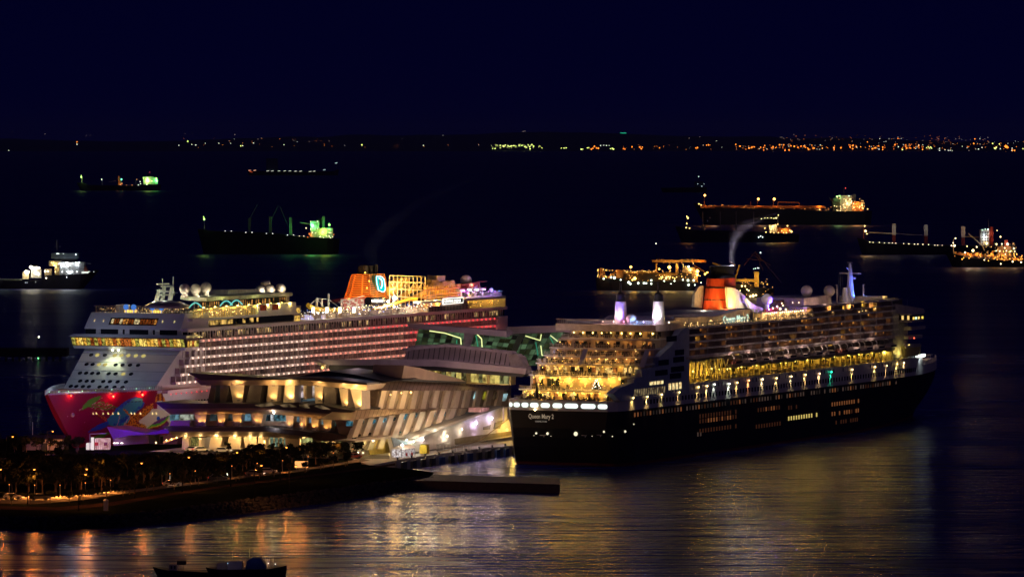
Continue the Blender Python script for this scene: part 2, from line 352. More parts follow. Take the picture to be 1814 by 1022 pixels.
def dream():
    S = DF.root('cruise_ship')
    tag(S, 'white cruise ship with rows of pink balcony lights and a red painted bow', 'cruise ship')
    L = 322.0; y0 = -20.0
    hd = [(0, .6), (3, 1.9), (8, 4.2), (16, 8), (26, 12.6), (38, 16.8), (52, 19.8), (60, 20), (322, 20)]
    hw = [(22, .2), (32, 4), (45, 9), (62, 15), (85, 19), (100, 20), (322, 20)]
    stem = lambda f: 22 * (1 - f) ** 1.15
    def half(x, f, t=1):
        a = interp(x, hw) if x > 22 else 0.2 * max(0, (x - stem(f))) / 22
        b = interp(max(0, x - stem(f) * .6), hd)
        g = f ** 1.35
        return max(0.15 if t > 0 else 0.1, a + (b - a) * g) * (1.0 if x < 314 else 1 - ((x - 314) / 8) ** 2 * .12)
    REDH = mat('crimson_hull_paint', (0.30, 0.006, 0.045), 0.4, var=0.12, scale=0.1)
    hull = loft_hull('hull', S, L, [0, 2, 5, 8, 11, 14, 17, 19.5, 21.2], half, stem, [WHITE, REDH, TEAK], lambda z, x: 1 if x < 62 else 0)
    # ---- print on the bow: sampled as flat colour regions over the plating
    def px(x, y): return (80 + x / 7.256, 690 + y / 7.256)
    def P(s): return [tuple(float(c) for c in t.split(',')) for t in s.split()]
    def inside(p, poly):
        x, y = p; c = False; j = len(poly) - 1
        for i in range(len(poly)):
            xi, yi = poly[i]; xj, yj = poly[j]
            if (yi > y) != (yj > y) and x < (xj - xi) * (y - yi) / (yj - yi) + xi: c = not c
            j = i
        return c
    leaf = P('470,265 490,200 560,130 650,90 720,80 700,120 640,170 560,220')
    leaf2 = P('630,630 640,600 720,570 800,545 830,560 740,620')
    scrib = P('560,225 600,180 700,150 800,165 900,210 940,240 880,262 760,270 640,250')
    teal = P('900,260 960,200 1050,130 1150,95 1240,105 1275,170 1260,220 1180,280 1110,340 1060,420 990,480 890,480 820,450 800,380 860,310')
    blue = P('550,545 600,500 700,440 790,410 860,380 830,440 760,490 690,520')
    rust = P('1000,240 1030,250 1085,312 1180,310 1300,215 1390,170 1390,230 1310,320 1220,385 1180,430 1270,440 1300,470 1290,560 1180,530 1060,490 950,500 1070,420 1100,350 1040,300')
    cream = P('1385,240 1700,300 1900,340 1900,520 1620,560 1300,510 1230,440 1190,400 1310,310')
    streak = P('1280,520 1400,420 1500,365 1600,330 1570,400 1600,440 1500,540 1330,560')
    edge = P('1400,160 1440,60 1500,40 1540,130 1560,160 1480,140')
    cols = {'r': (0.27, 0.004, 0.048), 'g': (0.10, 0.50, 0.03), 'l': (0.6, 0.55, 0.45), 't': (0.04, 0.48, 0.48), 'b': (0.02, 0.13, 0.55), 'o': (0.80, 0.34, 0.02),
            'm': (0.22, 0.015, 0.015), 'c': (0.80, 0.76, 0.50), 'p': (0.15, 0.02, 0.18), 'y': (0.7, 0.65, 0.05), 'w': (.7, .7, .7), 'k': (0.01, 0.05, 0.08)}
    def colour(px_, py_, n):
        p = (px_, py_)
        d = math.hypot
        if inside(p, streak):
            k = (px_ * .5 + py_ * .86 + 18 * math.sin(px_ * .02)) % 95
            return 'p' if k < 42 else ('g' if k < 62 else ('y' if k < 76 else 'm'))
        if inside(p, rust): return 'm' if math.sin(px_ * .055 + n * 5) * math.cos(py_ * .07 - px_ * .02) > .12 else 'o'
        if inside(p, teal):
            if abs(py_ - 155 + (px_ - 1150) * .05) < 7 and (px_ % 48) < 28 and px_ > 1040: return 'k'
            if py_ > 330 and abs((px_ - 920) * .97 + (py_ - 480) * .28) < 5: return 'l'
            if py_ > 330 and abs((px_ - 1000) * .82 + (py_ - 470) * .57) < 5: return 'l'
            return 'b' if math.sin(px_ * .021 + py_ * .03) + n > 1.15 else 't'
        if inside(p, leaf):
            return 'g'
        if inside(p, leaf2): return 'g'
        if 440 < px_ < 860 and abs((py_ - 120) + (px_ - 700) * .55) < 6 and py_ > 60 and px_ < 740: return 'l'
        if inside(p, scrib):
            k = math.sin(py_ * .16 + math.sin(px_ * .03) * 3 + n * 2)
            return 'g' if k > .25 else ('l' if k < -.88 else 'r')
        if inside(p, blue): return 'b'
        if 640 < px_ < 1060 and 320 < py_ < 490:
            for c0 in (690, 730, 850):
                if abs(py_ - 330 - (px_ - c0) * .78) < 5: return 'o'
        if inside(p, edge): return 'o' if math.sin(px_ * .12) > 0 else 'm'
        if inside(p, cream): return 'b' if d(px_ - 1455, py_ - 372) < 26 else 'c'
        if px_ > 1440 and py_ < 330: return 'w'
        if px_ > 1900: return 'w'
        return 'r' if n > .0005 else 'l'
    q = MB(); colr = []
    xs = [2 + i * .36 for i in range(185)]; zz = [1 + j * .3 for j in range(68)]
    def hp(x, z, off=.06):
        f = z / 21.2; return (x, -half(x, f) - off, z)
    rr = random.Random(5)
    for i, x in enumerate(xs[:-1]):
        for j, z in enumerate(zz[:-1]):
            if x < stem(z / 21.2) + .8: continue
            a = hp(x + .18, z + .15); w = DF.world(*a)
            u = 907 + F * w.x / w.y; v = HOR + F * (H - w.z) / w.y
            k = colour((u - 80) * 7.256, (v - 690) * 7.256, rr.random())
            b = len(q.v); q.v += [hp(x, z), hp(xs[i + 1], z), hp(xs[i + 1], zz[j + 1]), hp(x, zz[j + 1])]
            q.f.append([b, b + 1, b + 2, b + 3]); q.m.append(0); colr.append(cols[k])
    pm = bpy.data.materials.new('bow_print'); pm.use_nodes = True; nt = pm.node_tree
    at = nt.nodes.new('ShaderNodeAttribute'); at.attribute_name = 'print'
    nt.links.new(at.outputs['Color'], nt.nodes['Principled BSDF'].inputs['Base Color']); nt.nodes['Principled BSDF'].inputs['Roughness'].default_value = .4
    me = q.mesh('bow_print', pm, True); ca = me.color_attributes.new('print', 'FLOAT_COLOR', 'CORNER')
    ca.data.foreach_set('color', [c for k in colr for _ in range(4) for c in (k[0], k[1], k[2], 1)])
    o = inst(me, 'bow_print', hull)
    # lit cabin windows low on the bow
    gp = MB(); gp.box(-.55, .55, -.06, .06, -.5, .5); gpm = gp.mesh('window', lit_pane('bow_window_light', (1, .75, .3), 1.6, 1.2, .3))
    for cx in (645, 700, 790, 850, 900, 965, 1125, 1165, 1235, 1385, 1430):
        u, v = px(cx, 303)
        x, z = DF.side(u, v, -17)
        for _ in range(6):
            x, z = DF.side(u, v, -half(x, z / 21.2) - .1)
        inst(gpm, 'window', hull, (x, -half(x, z / 21.2) - .1, z), 0.0, .8)
    # bulwark rail of the foredeck
    q = MB()
    for z0, z1, of in ((21.2, 21.6, .1), (22.5, 22.7, .1)):
        for a, b in zip(range(0, 44, 2), range(2, 46, 2)):
            for s in (-1, 1):
                q.hexa([(a, s * (half(a, 1) + of), z0), (b, s * (half(b, 1) + of), z0), (b, s * (half(b, 1) + of - .25), z0), (a, s * (half(a, 1) + of - .25), z0),
                        (a, s * (half(a, 1) + of), z1), (b, s * (half(b, 1) + of), z1), (b, s * (half(b, 1) + of - .25), z1), (a, s * (half(a, 1) + of - .25), z1)])
    for a in [k * 1.1 for k in range(42)]:
        for s in (-1, 1): q.tube((a, s * (half(a, 1)), 21), (a, s * half(a, 1), 22.7), .1, n=4)
    q.build('bow_rail', GREYW, S)
    q = MB()
    for a in (1, 4.5, 8, 13, 18, 24, 29, 34, 40): q.bulb((a, -half(a, 1) + .5, 22.1), .16)
    q.build('rail_lamp', glow('rail_green', (.4, 1, .5), 4), S)
    for (u, v) in ((135, 701), (205, 702), (252.5, 699)):
        x, z = DF.side(u, v, -16)
        for _ in range(6): x, z = DF.side(u, v, -half(x, min(1, z / 21.2)) - .9)
        y = -half(x, min(1, z / 21.2)) - .9
        q = MB(); q.box(x - .35, x + .35, y - .25, y + .9, z + .25, z + .45); q.bulb((x, y, z), .42 if u > 200 else .25, 1)
        q.build('hull_floodlight', [GREY, glow('red_flood', (1, .08, .03), 14)], S)
        lamp(S, (x, y - .5, z - .6), 900 if u > 200 else 350, (1, .12, .06), .3)
    q = MB(); x, z = DF.side(119, 735, -6); q.ball((x + 2, -7, z), .75, 8); q.build('anchor', mat('anchor_white', (.7, .6, .5), .5), S)
    # added floods standing well off the hull brighten the print
    for (x, y, z, w) in ((2, -46, 10, 5000), (30, -50, 12, 6500), (52, -44, 12, 7500)):
        lamp(S, (x, y, z), w, (1, .75, .75), 1.5, aim=(0.05, .92, .08), cone=80, blend=1)

    # ---- forward superstructure: raked white front with portholes
    NAVYW = WHITE
    q = MB()
    fr0, fr1 = (42, 17.0, 21.2), (60, 18.3, 34.6)
    q.hexa([(fr0[0], -fr0[1], fr0[2]), (75, -19.6, 21.2), (75, 19.6, 21.2), (fr0[0], fr0[1], fr0[2]),
            (fr1[0], -fr1[1], fr1[2]), (75, -19.6, 34.6), (75, 19.6, 34.6), (fr1[0], fr1[1], fr1[2])])
    fw = q.build('front_wall', WHITE, S)
    for z in (24.2, 27.0, 29.7, 32.4):
        f = (z - 21.2) / 13.4; x = 42 + 18 * f - .08; hb = 17 + 1.3 * f
        q = MB(); q.box(x - .1, x + .1, -hb, hb, z - .08, z + .08); q.build('deck_ledge', GREYW, fw)
    ph = MB(); ph.lathe((0, 0, 0), [(.8, 0), (.8, .12)], 10); pd = ph.mesh('porthole', GLASS)
    ph = MB(); ph.lathe((0, 0, 0), [(.8, 0), (.8, .12)], 10); pl = ph.mesh('porthole', glow('porthole_light', (.75, .62, .2), .7))
    ang = math.atan2(18, 13.4)
    for r_, (z, ys) in enumerate(((31.9, '13.6 11.4 8.6 5.0 2.6 .1 -2.6 -5.4'), (30.3, ''), (28.9, '13.2 11 8.7 6.4 2.6 .1 -2.6 -5.5'), (26.1, '13.6 11.4 9.2 7 3.2 .7 -2.1 -4.9'), (23.6, '11.8 9.4 7.2 3.4 1 -1.8 -4.8'), (21.9, '14 12 9.6 7.4 3.6 1 -1.8 -4.7 '))):
        for t in ys.split():
            y = float(t) * 1.05; f = (z - 21.2) / 13.4
            lit = (r_ == 0 and y < 9) or (r_ == 2 and abs(y - 8.7) < .8) or R.random() < .06
            inst(pl if lit else pd, 'porthole', fw, (42 + 18 * f - .12, y, z), rot=(0, -.64, 0))
    # floodlights on the front
    for y in (6.2, 4.0):
        q = MB(); q.box(56.6, 57.4, y - .3, y + .3, 33.9, 34.3); q.bulb((56.4, y, 33.7), .4, 1); q.build('front_floodlight', [GREY, glow('flood_lime', (1, 1, .6), 20)], fw)
    lamp(S, (52.5, 4.5, 34.6), 2600, (.80, .9, .5), .4, aim=(.1, 0, -1), cone=110, blend=1)
    lamp(S, (20, 0, 24), 4200, (.6, .75, 1), 2); lamp(S, (44, 8, 44), 1500, (.6, .7, 1), 1)  # added bluish fill ahead of the front wall, not fittings on it
    # ---- bridge with wings
    q = MB()
    q.hexa([(57, -21.3, 34.6), (66, -21.3, 34.6), (66, 21.3, 34.6), (57, 21.3, 34.6), (55.6, -22, 38.0), (66, -22, 38.0), (66, 22, 38.0), (55.6, 22, 38.0)])
    br = q.build('bridge', mat('bridge_inside', (.05, .04, .03), .8), S)
    q = MB(); q.hexa([(54.8, -22.6, 38.0), (67, -22.6, 38.0), (67, 22.6, 38.0), (54.8, 22.6, 38.0), (56.5, -21.5, 38.9), (67, -21.5, 38.9), (67, 21.5, 38.9), (56.5, 21.5, 38.9)])
    q.build('bridge_roof', WHITE, br)
    q = MB(); q.hexa([(56.8, -21.2, 34.0), (66, -21.2, 34.0), (66, 21.2, 34.0), (56.8, 21.2, 34.0), (56.5, -21.6, 34.9), (66, -21.6, 34.9), (66, 21.6, 34.9), (56.5, 21.6, 34.9)])
    q.build('bridge_sill', WHITE, br)
    pans = [lit_pane('bridge_light_%d' % k, c, s_, 1.3, .12) for k, (c, s_) in enumerate((((1, .55, .08), 1.0), ((1, .7, .15), 1.3), ((.9, .25, .05), .7), ((.7, .65, .12), .7)))]
    n = 30; w = 43.0 / n
    meshes = []
    for p_ in pans:
        q = MB(); q.box(-.05, .05, -w * .43, w * .43, -1.35, 1.35); meshes.append(q.mesh('window', p_))
    for i in range(n):
        y = -21.3 + w * (i + .5)
        inst(R.choice(meshes), 'window', br, (56.1, y, 36.4), rot=(0, -.39, 0))
    for i in range(5):
        inst(R.choice(meshes), 'window', br, (58.2 + i * 1.6, -21.75, 36.4), rz=PI / 2)
    # ---- decks above the bridge
    q = MB(); q.box(60, 74, -18.2, 18.6, 38.7, 40.6); q.build('dark_lounge', GLASS, S)
    for y in (-17.5, -9, -6.5, 2.5, 5, 13.5):
        q = MB(); q.box(59.6, 60.6, y - .8, y + .8, 38.7, 40.6); q.build('lounge_pillar', WHITE, S)
    q = MB(); q.hexa([(58.6, -18.4, 40.6), (76, -20, 40.6), (76, 20, 40.6), (58.6, 18.4, 40.6), (63, -18.0, 46.0), (76, -20, 46.0), (76, 20, 46.0), (63, 18.0, 46.0)])
    uf = q.build('upper_front', WHITE, S)
    pans2 = [lit_pane('lounge_light_%d' % k, c, s_, 1.5, .05) for k, (c, s_) in enumerate((((1, .4, .08), .7), ((1, .8, .4), .9), ((.5, .12, .02), .4)))]
    mm = []
    for p_ in pans2:
        q = MB(); q.box(-.05, .05, -.42, .42, -1.0, 1.0); mm.append(q.mesh('window', p_))
    q = MB(); q.hexa([(59.6, -8.6, 42.0), (60.3, -8.6, 42.0), (60.3, 9.6, 42.0), (59.6, 9.6, 42.0), (61.55, -8.6, 44.4), (62.3, -8.6, 44.4), (62.3, 9.6, 44.4), (61.55, 9.6, 44.4)])
    q.build('window_band', GLASS, uf)
    for i in range(16): inst(R.choice(mm), 'window', uf, (60.5, -8 + i * 1.1, 43.2), rot=(0, .68, 0))
    for y in (15.5, 12, -10.5, -15): inst(mm[1], 'porthole', uf, (60.75, y, 43.4), rot=(0, .68, 0), sc=.5)
    # forward sun deck behind glass
    q = MB()
    for i in range(34): q.box(64.8, 64.9, -17.9 + i * 1.06, -17.75 + i * 1.06, 46, 48.2)
    q.box(64.8, 64.95, -18, 18, 48.15, 48.3); q.box(64.8, 64.95, -18, 18, 46.9, 47.0)
    q.build('deck_railing', mat('brass_rail', (.45, .3, .15), .5), S)
    q = MB()
    for i in range(90): q.bulb((66 + R.random() * 8, R.uniform(-18, 18), 46.3 + R.random() * 1.2), R.uniform(.05, .12))
    q.build('deck_lamp', glow('deck_sparkle', (1, .55, .2), 5), S, kind='stuff')
    for y, c in ((5.5, 0), (2.6, 0), (-4.6, 0), (-8, 0)):
        q = MB(); q.ball((64.6, y, 47.9), 1.0, 8); q.tube((64.6, y, 46), (64.6, y, 47.2), .15); q.build('blue_sphere', glow('blue_globe', (.08, .25, .8), .75), S)
    for y, w_ in ((-5.5, 4), (4.5, 4)):
        q = MB(); q.box(65.4, 66.4, y - w_ / 2, y + w_ / 2, 46.1, 47.0); q.build('counter', glow('counter_light', (1, .65, .12), 1.6), S)
    lamp(S, (68, 0, 50), 900, WARM, .5); lamp(S, (70, -12, 49.6), 500, WARM, .5); lamp(S, (68, 12, 49.6), 500, WARM, .5)
    # radar mast: two raked lattice legs with cross deck
    MW = mat('mast_white', (.7, .72, .66), .5)
    q = MB()
    def at_(u, v, y): x, z = DF.side(u, v, y); return Vector((x, y, z))
    for (ub, vb, ut, vt, y, r0) in ((273, 550, 281, 517, 2, 1.0), (285, 551, 291, 508, 1, .9), (298, 548, 305, 510, -1.5, 1.0)):
        q.tube(at_(ub, vb, y), at_(ut, vt, y), r0, r0 * .75, 6)
    for (a, b, v) in ((276, 300, 534), (279, 303, 522), (280, 306, 516), (285, 307, 507)):
        q.tube(at_(a, v, 1), at_(b, v, 0), .35, n=5)
    for (u, v0, v1) in ((288, 507, 494), (307, 512, 490), (282, 517, 512), (309, 524, 516)): q.tube(at_(u, v0, 0), at_(u, v1, 0), .2, n=4)
    for (u, v, w_) in ((284, 503, 5), (290, 503, 7), (309, 519, 4), (283, 514, 4)):
        p_ = at_(u, v, 0); q.box(p_.x - w_ / 2, p_.x + w_ / 2, p_.y - .3, p_.y + .3, p_.z - .2, p_.z + .2)
    q.build('radar_mast', MW, S)
    lamp(S, at_(272, 535, -5), 1500, (.95, 1, .8), .4); lamp(S, at_(294, 532, -6), 1500, (.95, 1, .8), .4); lamp(S, at_(290, 515, -5), 700, (.95, 1, .85), .3)
    q = MB(); q.box(67, 70, 7, 10.6, 46, 48.6); q.build('deck_locker', GREYW, S); q = MB(); q.box(72, 75, -5, -2, 46, 48.6); q.build('mast_house', GREYW, S)

    # ---- long side: superstructure core
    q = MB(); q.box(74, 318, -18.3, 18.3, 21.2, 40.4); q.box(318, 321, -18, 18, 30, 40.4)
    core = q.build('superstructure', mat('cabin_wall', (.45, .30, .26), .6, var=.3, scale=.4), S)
    q = MB()
    q.hexa([(60, -18.3, 21.2), (74, -18.3, 21.2), (74, -12, 21.2), (60, -12, 21.2), (60, -18.6, 34.5), (74, -18.3, 34.5), (74, -12, 34.5), (60, -12, 34.5)])
    q.build('forward_wall', WHITE, S)
    rows = [20.6, 23.2, 25.9, 28.6, 31.25, 34.0, 36.8]
    starts = {20.6: 46, 23.2: 52, 25.9: 55, 28.6: 58, 31.25: 62, 34.0: 66, 36.8: 58}
    strP = glow('string_pink', (1, .60, .48), 4); strS = glow('string_salmon', (1, .26, .17), 4); strR = glow('string_red', (1, .03, .04), 4)
    LITD = lit_pane('cabin_light', (1, .6, .25), .55, .35, .0)
    for z in rows:
        xs0 = starts[z]; xe = 313 if z > 30 else 316
        if z == 20.6: xe = 110
        q = MB(); q.box(xs0, xe, y0 - .25, -18.2, z - .55, z + .25); q.box(xs0, xe, y0 - .3, y0 - .2, z + .25, z + .42)
        q.build('balcony_deck', WHITE, S)
        # parapet
        dv = MB(); dr = MB(); lt = MB()
        st = 3.9; n = int((xe - xs0) / st)
        for i in range(n + 1):
            x = xs0 + i * st
            dv.box(x - .09, x + .09, y0 + .05, -18.3, z + .25, z + 2.2)
            dv.box(x + 1.9, x + 2.0, y0 - .02, y0 + .05, z + .4, z + 1.4)
            if i < n and z > 21:
                k_ = R.random(); dr.box(x + .7, x + 2.9, -18.42, -18.28, z + .3, z + 2.05, 1 if k_ < .06 else (2 if k_ < .25 else (3 if k_ < .38 else 0)))
        for i in range(int((xe - xs0) / 3.9)):
            x = xs0 + 1.9 + i * 3.9
            k = 0 if (x < 150 and z < 36) else (1 if x < 235 and z < 36 or x < 200 else 2)
            if z == 20.6: k = 2
            lt.bulb((x, y0 - .42, z - .12), .25, k)
            if i % 4 == 1: lamp(S, (x, -23.5, z + .5), 135, ((1, .66, .50), (1, .46, .33), (1, .2, .16))[k], .5)  # added lamps outboard, standing in for the glow of the strings
        if z < 21: continue
        dv.build('balcony_partition', mat('partition', (.5, .42, .4), .5), S, kind='stuff')
        dr.build('cabin_door', [GLASS, LITD, mat('curtain_rose', (.18, .09, .07)), mat('curtain_pale', (.4, .3, .26))], S, kind='stuff')
        lt.build('string_light', [strP, strS, strR], S, kind='stuff')
    lt = MB()
    for i in range(17): lt.bulb((48 + i * 3.7, y0 - .45, 19.7), .2)
    lt.build('string_light', strR, S, kind='stuff')
    q = MB()
    for i in range(60): q.box(60 + i * 2.1, 61 + i * 2.1, -20.1, -19.95, 16.2, 17.0)
    q.build('hull_window', GLASS, S, kind='stuff')
    # promenade edge and glazed row above the cabins
    q = MB(); q.box(60, 321.5, y0 - .4, -17, 39.9, 41.0); q.build('promenade_edge', WHITE, S)
    q = MB(); q.box(62, 321, -19.2, -18.3, 37.6, 39.9); q.build('glazed_row', GLASS, S)
    row = lit_pane('deck_room_light', (1, .65, .25), .8, .25, .0)
    q = MB(); x = 64
    while x < 318:
        w_ = R.uniform(1.0, 3.4)
        if R.random() < .5: q.box(x, x + w_ * .8, -19.27, -19.2, 37.9, 39.5)
        x += w_
    q.build('room_light', row, S, kind='stuff')
    q = MB()
    for i in range(128): q.box(62 + i * 2.02, 62.25 + i * 2.02, -19.6, -19.1, 37.4, 39.9)
    q.build('window_post', GREYW, S, kind='stuff')
    # ---- forward upper block, x 66 to 142
    xa, xb = 70, 141
    q = MB(); q.box(xa, xb, -18, 18, 41.0, 46.0); q.box(90, xb, -18, -7, 46.0, 50.2); q.build('upper_block', mat('upper_wall', (.5, .42, .38), .6), S)
    q = MB(); q.box(64, xb + 2, y0 - .2, -17.8, 43.5, 44.3); q.build('deck_edge', WHITE, S)
    q = MB(); q.prism_z([(92, -1), (84, -5), (77, -12), (74, y0 - .2), (xb - 2, y0 - .2), (xb - 2, -1)], 50.0, 51.2)
    q.build('top_deck', mat('olive_lit_white', (.6, .6, .42), .5), S)
    q = MB(); q.box(66, xb, -19, -18.1, 41.4, 43.5); q.build('lower_glass', GLASS, S)
    q = MB(); x = 67
    while x < xb:
        w_ = R.uniform(.8, 2.6)
        if R.random() < .62: q.box(x, x + w_ * .8, -19.08, -19.0, 41.7, 43.2)
        x += w_
    q.build('room_light', lit_pane('upper_room_light', (1, .6, .15), 1.0, .3, .0), S, kind='stuff')
    # open gallery with yellow light z 44.3-48, glass band 48-50
    q = MB()
    for i in range(48): q.box(66 + i * 1.55, 66.18 + i * 1.55, y0 + .3, y0 + .5, 44.3, 47.2)
    q.box(66, 140, y0 + .3, y0 + .5, 47.1, 47.3); q.build('gallery_rail', mat('gallery_rail', (.55, .4, .18), .5), S, kind='stuff')
    q = MB()
    for i in range(60): q.bulb((68 + R.random() * 70, y0 + 1.2 + R.random(), 44.8 + R.random() * 2.4), R.uniform(.07, .2))
    q.build('deck_lamp', glow('gallery_sparkle', (1, .72, .25), 8), S, kind='stuff')
    for i in range(9): lamp(S, (70 + i * 8.4, -20.3, 47.5), 700, (1, .66, .14), .3)
    q = MB(); q.box(70, 137, -18.6, -18.0, 47.6, 50.0); q.build('observation_glass', GLASS, S)
    q = MB()
    for i in range(40): q.box(71 + i * 1.65, 71 + i * 1.65 + R.uniform(.3, 1.0), -18.7, -18.6, 47.9, 49.5) if R.random() < .6 else None
    q.build('room_light', lit_pane('observation_light', (1, .45, .12), .6, .4, 0), S, kind='stuff')
    for (u0, c) in ((335, (.2, .75, .7)), (390, (.3, .8, .7)), (408, (.3, .9, .8))):
        x, z = DF.side(u0, 540, -19)
        q = MB(); q.path([(x + t, -19, 48.0 + 1.6 * math.sin(t / 9 * PI)) for t in (0, 1.5, 3, 4.5, 6, 7.5, 9)], .22); q.build('light_arch', glow('arch_teal', c, .8), S)
    lamp(S, (84, -24, 52.5), 900, (.75, .8, .3), .3); lamp(S, (110, -24, 52.5), 700, (.75, .8, .3), .3); lamp(S, (130, -24, 52.5), 500, (.9, .7, .4), .3)
    # shallow dome before the block
    q = MB(); q.lathe((67, -9, 47.8), [(8, 0), (7.4, .9), (5, 1.9), (2, 2.5), (.1, 2.6)], 20); q.build('skylight_dome', mat('dome_mauve', (.35, .27, .3), .5), S, smooth=True)
    # radomes
    for (u, v, y) in ((327, 512, -12), (346.5, 512, -9), (365, 509.5, -9), (461, 514, -6), (478.5, 513, -8), (497, 511, -9)):
        x, z = DF.side(u, v, y)
        r = 1.85 if u != 365 else 1.95
        q = MB(); q.ball((x, y, z), r, 16)
        q.lathe((x, y, 51.0), [(1.0, 0), (1.0, z - r - 50.9), (.9, z - r - 50.6)], 12)
        q.build('radome', mat('radome_white', (.68, .6, .5), .5, var=.05), S, smooth=True)
        lamp(S, (x - 1.8, y - 2.2, 51.6), 260, (1, .88, .66), .2)
    q = MB()
    P3 = [DF.side(u, v, -6) for u, v in ((385, 527), (386, 513), (437, 512), (452, 527))]
    q.prism_y(P3, -10, 6); q.prism_y([DF.side(u, v, -10) for u, v in ((415, 528), (416, 521), (440, 521), (440, 528))], -13, -10)
    q.build('machinery_casing', mat('casing_white', (.62, .56, .5), .5), S)
    q = MB(); x, z = DF.side(470, 500, -4); q.lathe((x, -4, 51), [(1.3, 0), (1.3, 2.5), (1.6, 4.0), (1.7, z - 51 - .8), (1.2, z - 50.4)], 12); q.build('vent_cowl', mat('casing_white', (.6, .5, .45)), S, smooth=True)
    # aft end of the block: stacked lit boxes
    q = MB(); q.box(141, 147, -19.5, 0, 41, 46.4); q.build('end_house', mat('end_wall', (.5, .42, .36), .5), S)
    for z, c in ((44.7, (1, .7, .15)), (42.0, (1, .5, .1))):
        q = MB(); q.box(142, 146, -19.6, -19.5, z - .9, z + .9); q.build('window', lit_pane('end_light', (1, .62, .12), 1.2), S)
    for (u0, v0) in ((466, 553), (487, 551)):
        x, z = DF.side(u0, v0, -20); q = MB(); q.box(x - 2.4, x + 2.4, -20.15, -19.9, 45.5, 47.4); q.build('window', lit_pane('red_window', (.5, .08, .03), .35), S)
    q = MB(); q.box(112, 142, y0 - .1, -18, 44.3, 47.7); q.build('flush_wall', WHITE, S)
    q = MB(); q.box(113, 140, y0 - .16, y0 - .1, 41.5, 43.3); q.build('window', GLASS, S)
    # ---- open aft decks
    q = MB(); q.box(147, 321, -17, 17, 40.4, 41.2); q.build('open_deck', TEAK, S)
    q = MB()
    for i in range(118): q.box(147 + i * 1.3, 147.12 + i * 1.3, y0 - .3, y0 - .2, 41.0, 42.9)
    q.box(147, 300, y0 - .3, y0 - .2, 42.8, 42.95); q.build('glass_screen', mat('screen_rail', (.6, .5, .4), .4), S, kind='stuff')
    sp = [glow('sparkle_warm', (1, .75, .4), 8), glow('sparkle_white', (1, .95, .85), 10), glow('sparkle_blue', (.3, .4, 1), 5)]
    q = MB()
    for i in range(330):
        x = R.uniform(147, 262); q.bulb((x, R.uniform(-19.6, -12), 41.5 + R.random() * 3.0), R.uniform(.06, .17), R.choice((0, 0, 0, 1, 2)))
    q.build('deck_lamp', sp, S, kind='stuff')
    q = MB()
    for i in range(140):                      # sun loungers and bathers on the open deck
        x = R.uniform(148, 262); y = R.uniform(-19.4, -13); q.box(x, x + .5, y, y + 1.6, 41.2, 41.2 + R.uniform(.5, 1.9))
    q.build('deck_clutter', mat('clutter', (.45, .35, .3), .6), S, kind='stuff')
    for i in range(15): lamp(S, (150 + i * 8, -17.5, 45.5), 700, (1, .8, .6) if i % 3 else (1, .6, .3), .3)
    for i, u in enumerate((555, 579, 602, 627)):
        x, z = DF.side(u, 549, -18); q = MB(); q.tube((x, -18, 41), (x, -18, z - 1), .28, n=8); q.tube((x, -18, z - 1), (x, -18, z + .9), .55, n=8, m=1)
        q.build('deck_lantern', [mat('lantern_post', (.6, .4, .2)), glow('lantern', (1, .9, .65), 5)], S)
    for (u, v, r_) in ((541, 561, 3.2), (563, 559, 1.8)):
        x, z = DF.side(u, v, -16); q = MB(); q.lathe((x, -16, z), [(r_, -.9), (r_ * .8, 0), (r_ * .4, .6), (.1, .8)], 14); q.build('canopy_dome', glow('dome_lilac', (.72, .66, 1), .95), S)
        lamp(S, (x, -18, z - 1.2), 260, (.8, .75, 1), .3)
    # water slide ring on white masts
    q = MB(); pts = []
    for k in range(25):
        a = PI * (0.15 + 1.2 * k / 24); pts.append((190 - 24 * math.cos(a) * .9 - 12, -9 - 6 * math.sin(a), 44.6 + .6 * math.cos(a)))
    ux = [DF.side(u, v, -12) for u, v in ((546, 541), (553, 545), (565, 548), (580, 549), (596, 549), (606, 547))]
    q.path([(a, -12, b) for a, b in ux], .9, 8); q.build('yellow_slide', mat('slide_yellow', (.8, .55, .05), .4), S)
    lamp(S, (ux[1][0], -17, ux[1][1] - 1), 700, (1, .85, .4), .3)
    q = MB()
    for (u, vt, vb) in ((561, 527, 556), (570, 530, 556), (582, 520, 550)):
        x, z = DF.side(u, vt, -10); x2, z2 = DF.side(u, vb, -10); q.tube((x, -10, z2), (x, -10, z), .5, .4, 8)
    for (a, b) in (((548, 541), (561, 529)), ((561, 529), (582, 530)), ((582, 530), (604, 547)), ((561, 529), (576, 546)), ((600, 535), (645, 524))):
        x, z = DF.side(*a, -10); x2, z2 = DF.side(*b, -10); q.tube((x, -10, z), (x2, -10, z2), .16, n=4)
    q.build('slide_mast', WHITE, S)
    # ---- funnel of orange louvres
    LV = mat('orange_louvre', (.75, .25, .05), .5, var=.1)
    FX = lambda u, v: DF.side(u, v, -5.6)
    b0, b1, t1, t0 = FX(657, 530), FX(692, 529), FX(686, 486), FX(659, 487)
    zb, zt = 44.6, t0[1]
    def fring(f, g=0.0): return (b0[0] + (t0[0] - b0[0]) * f + g, b1[0] + (t1[0] - b1[0]) * f - g, -5.6 + 1.3 * f + g, 5.6 - 3.0 * f - g)
    q = MB(); a_, c_ = fring(0, 1.2), fring(1, 1.2)
    q.slab([(a_[0], a_[2], zb), (a_[1], a_[2], zb), (a_[1], a_[3], zb), (a_[0], a_[3], zb)], [(c_[0], c_[2], zt), (c_[1], c_[2], zt), (c_[1], c_[3], zt), (c_[0], c_[3], zt)])
    fun = q.build('funnel', mat('funnel_core', (.07, .01, .008), .6), S)
    nsl = 14
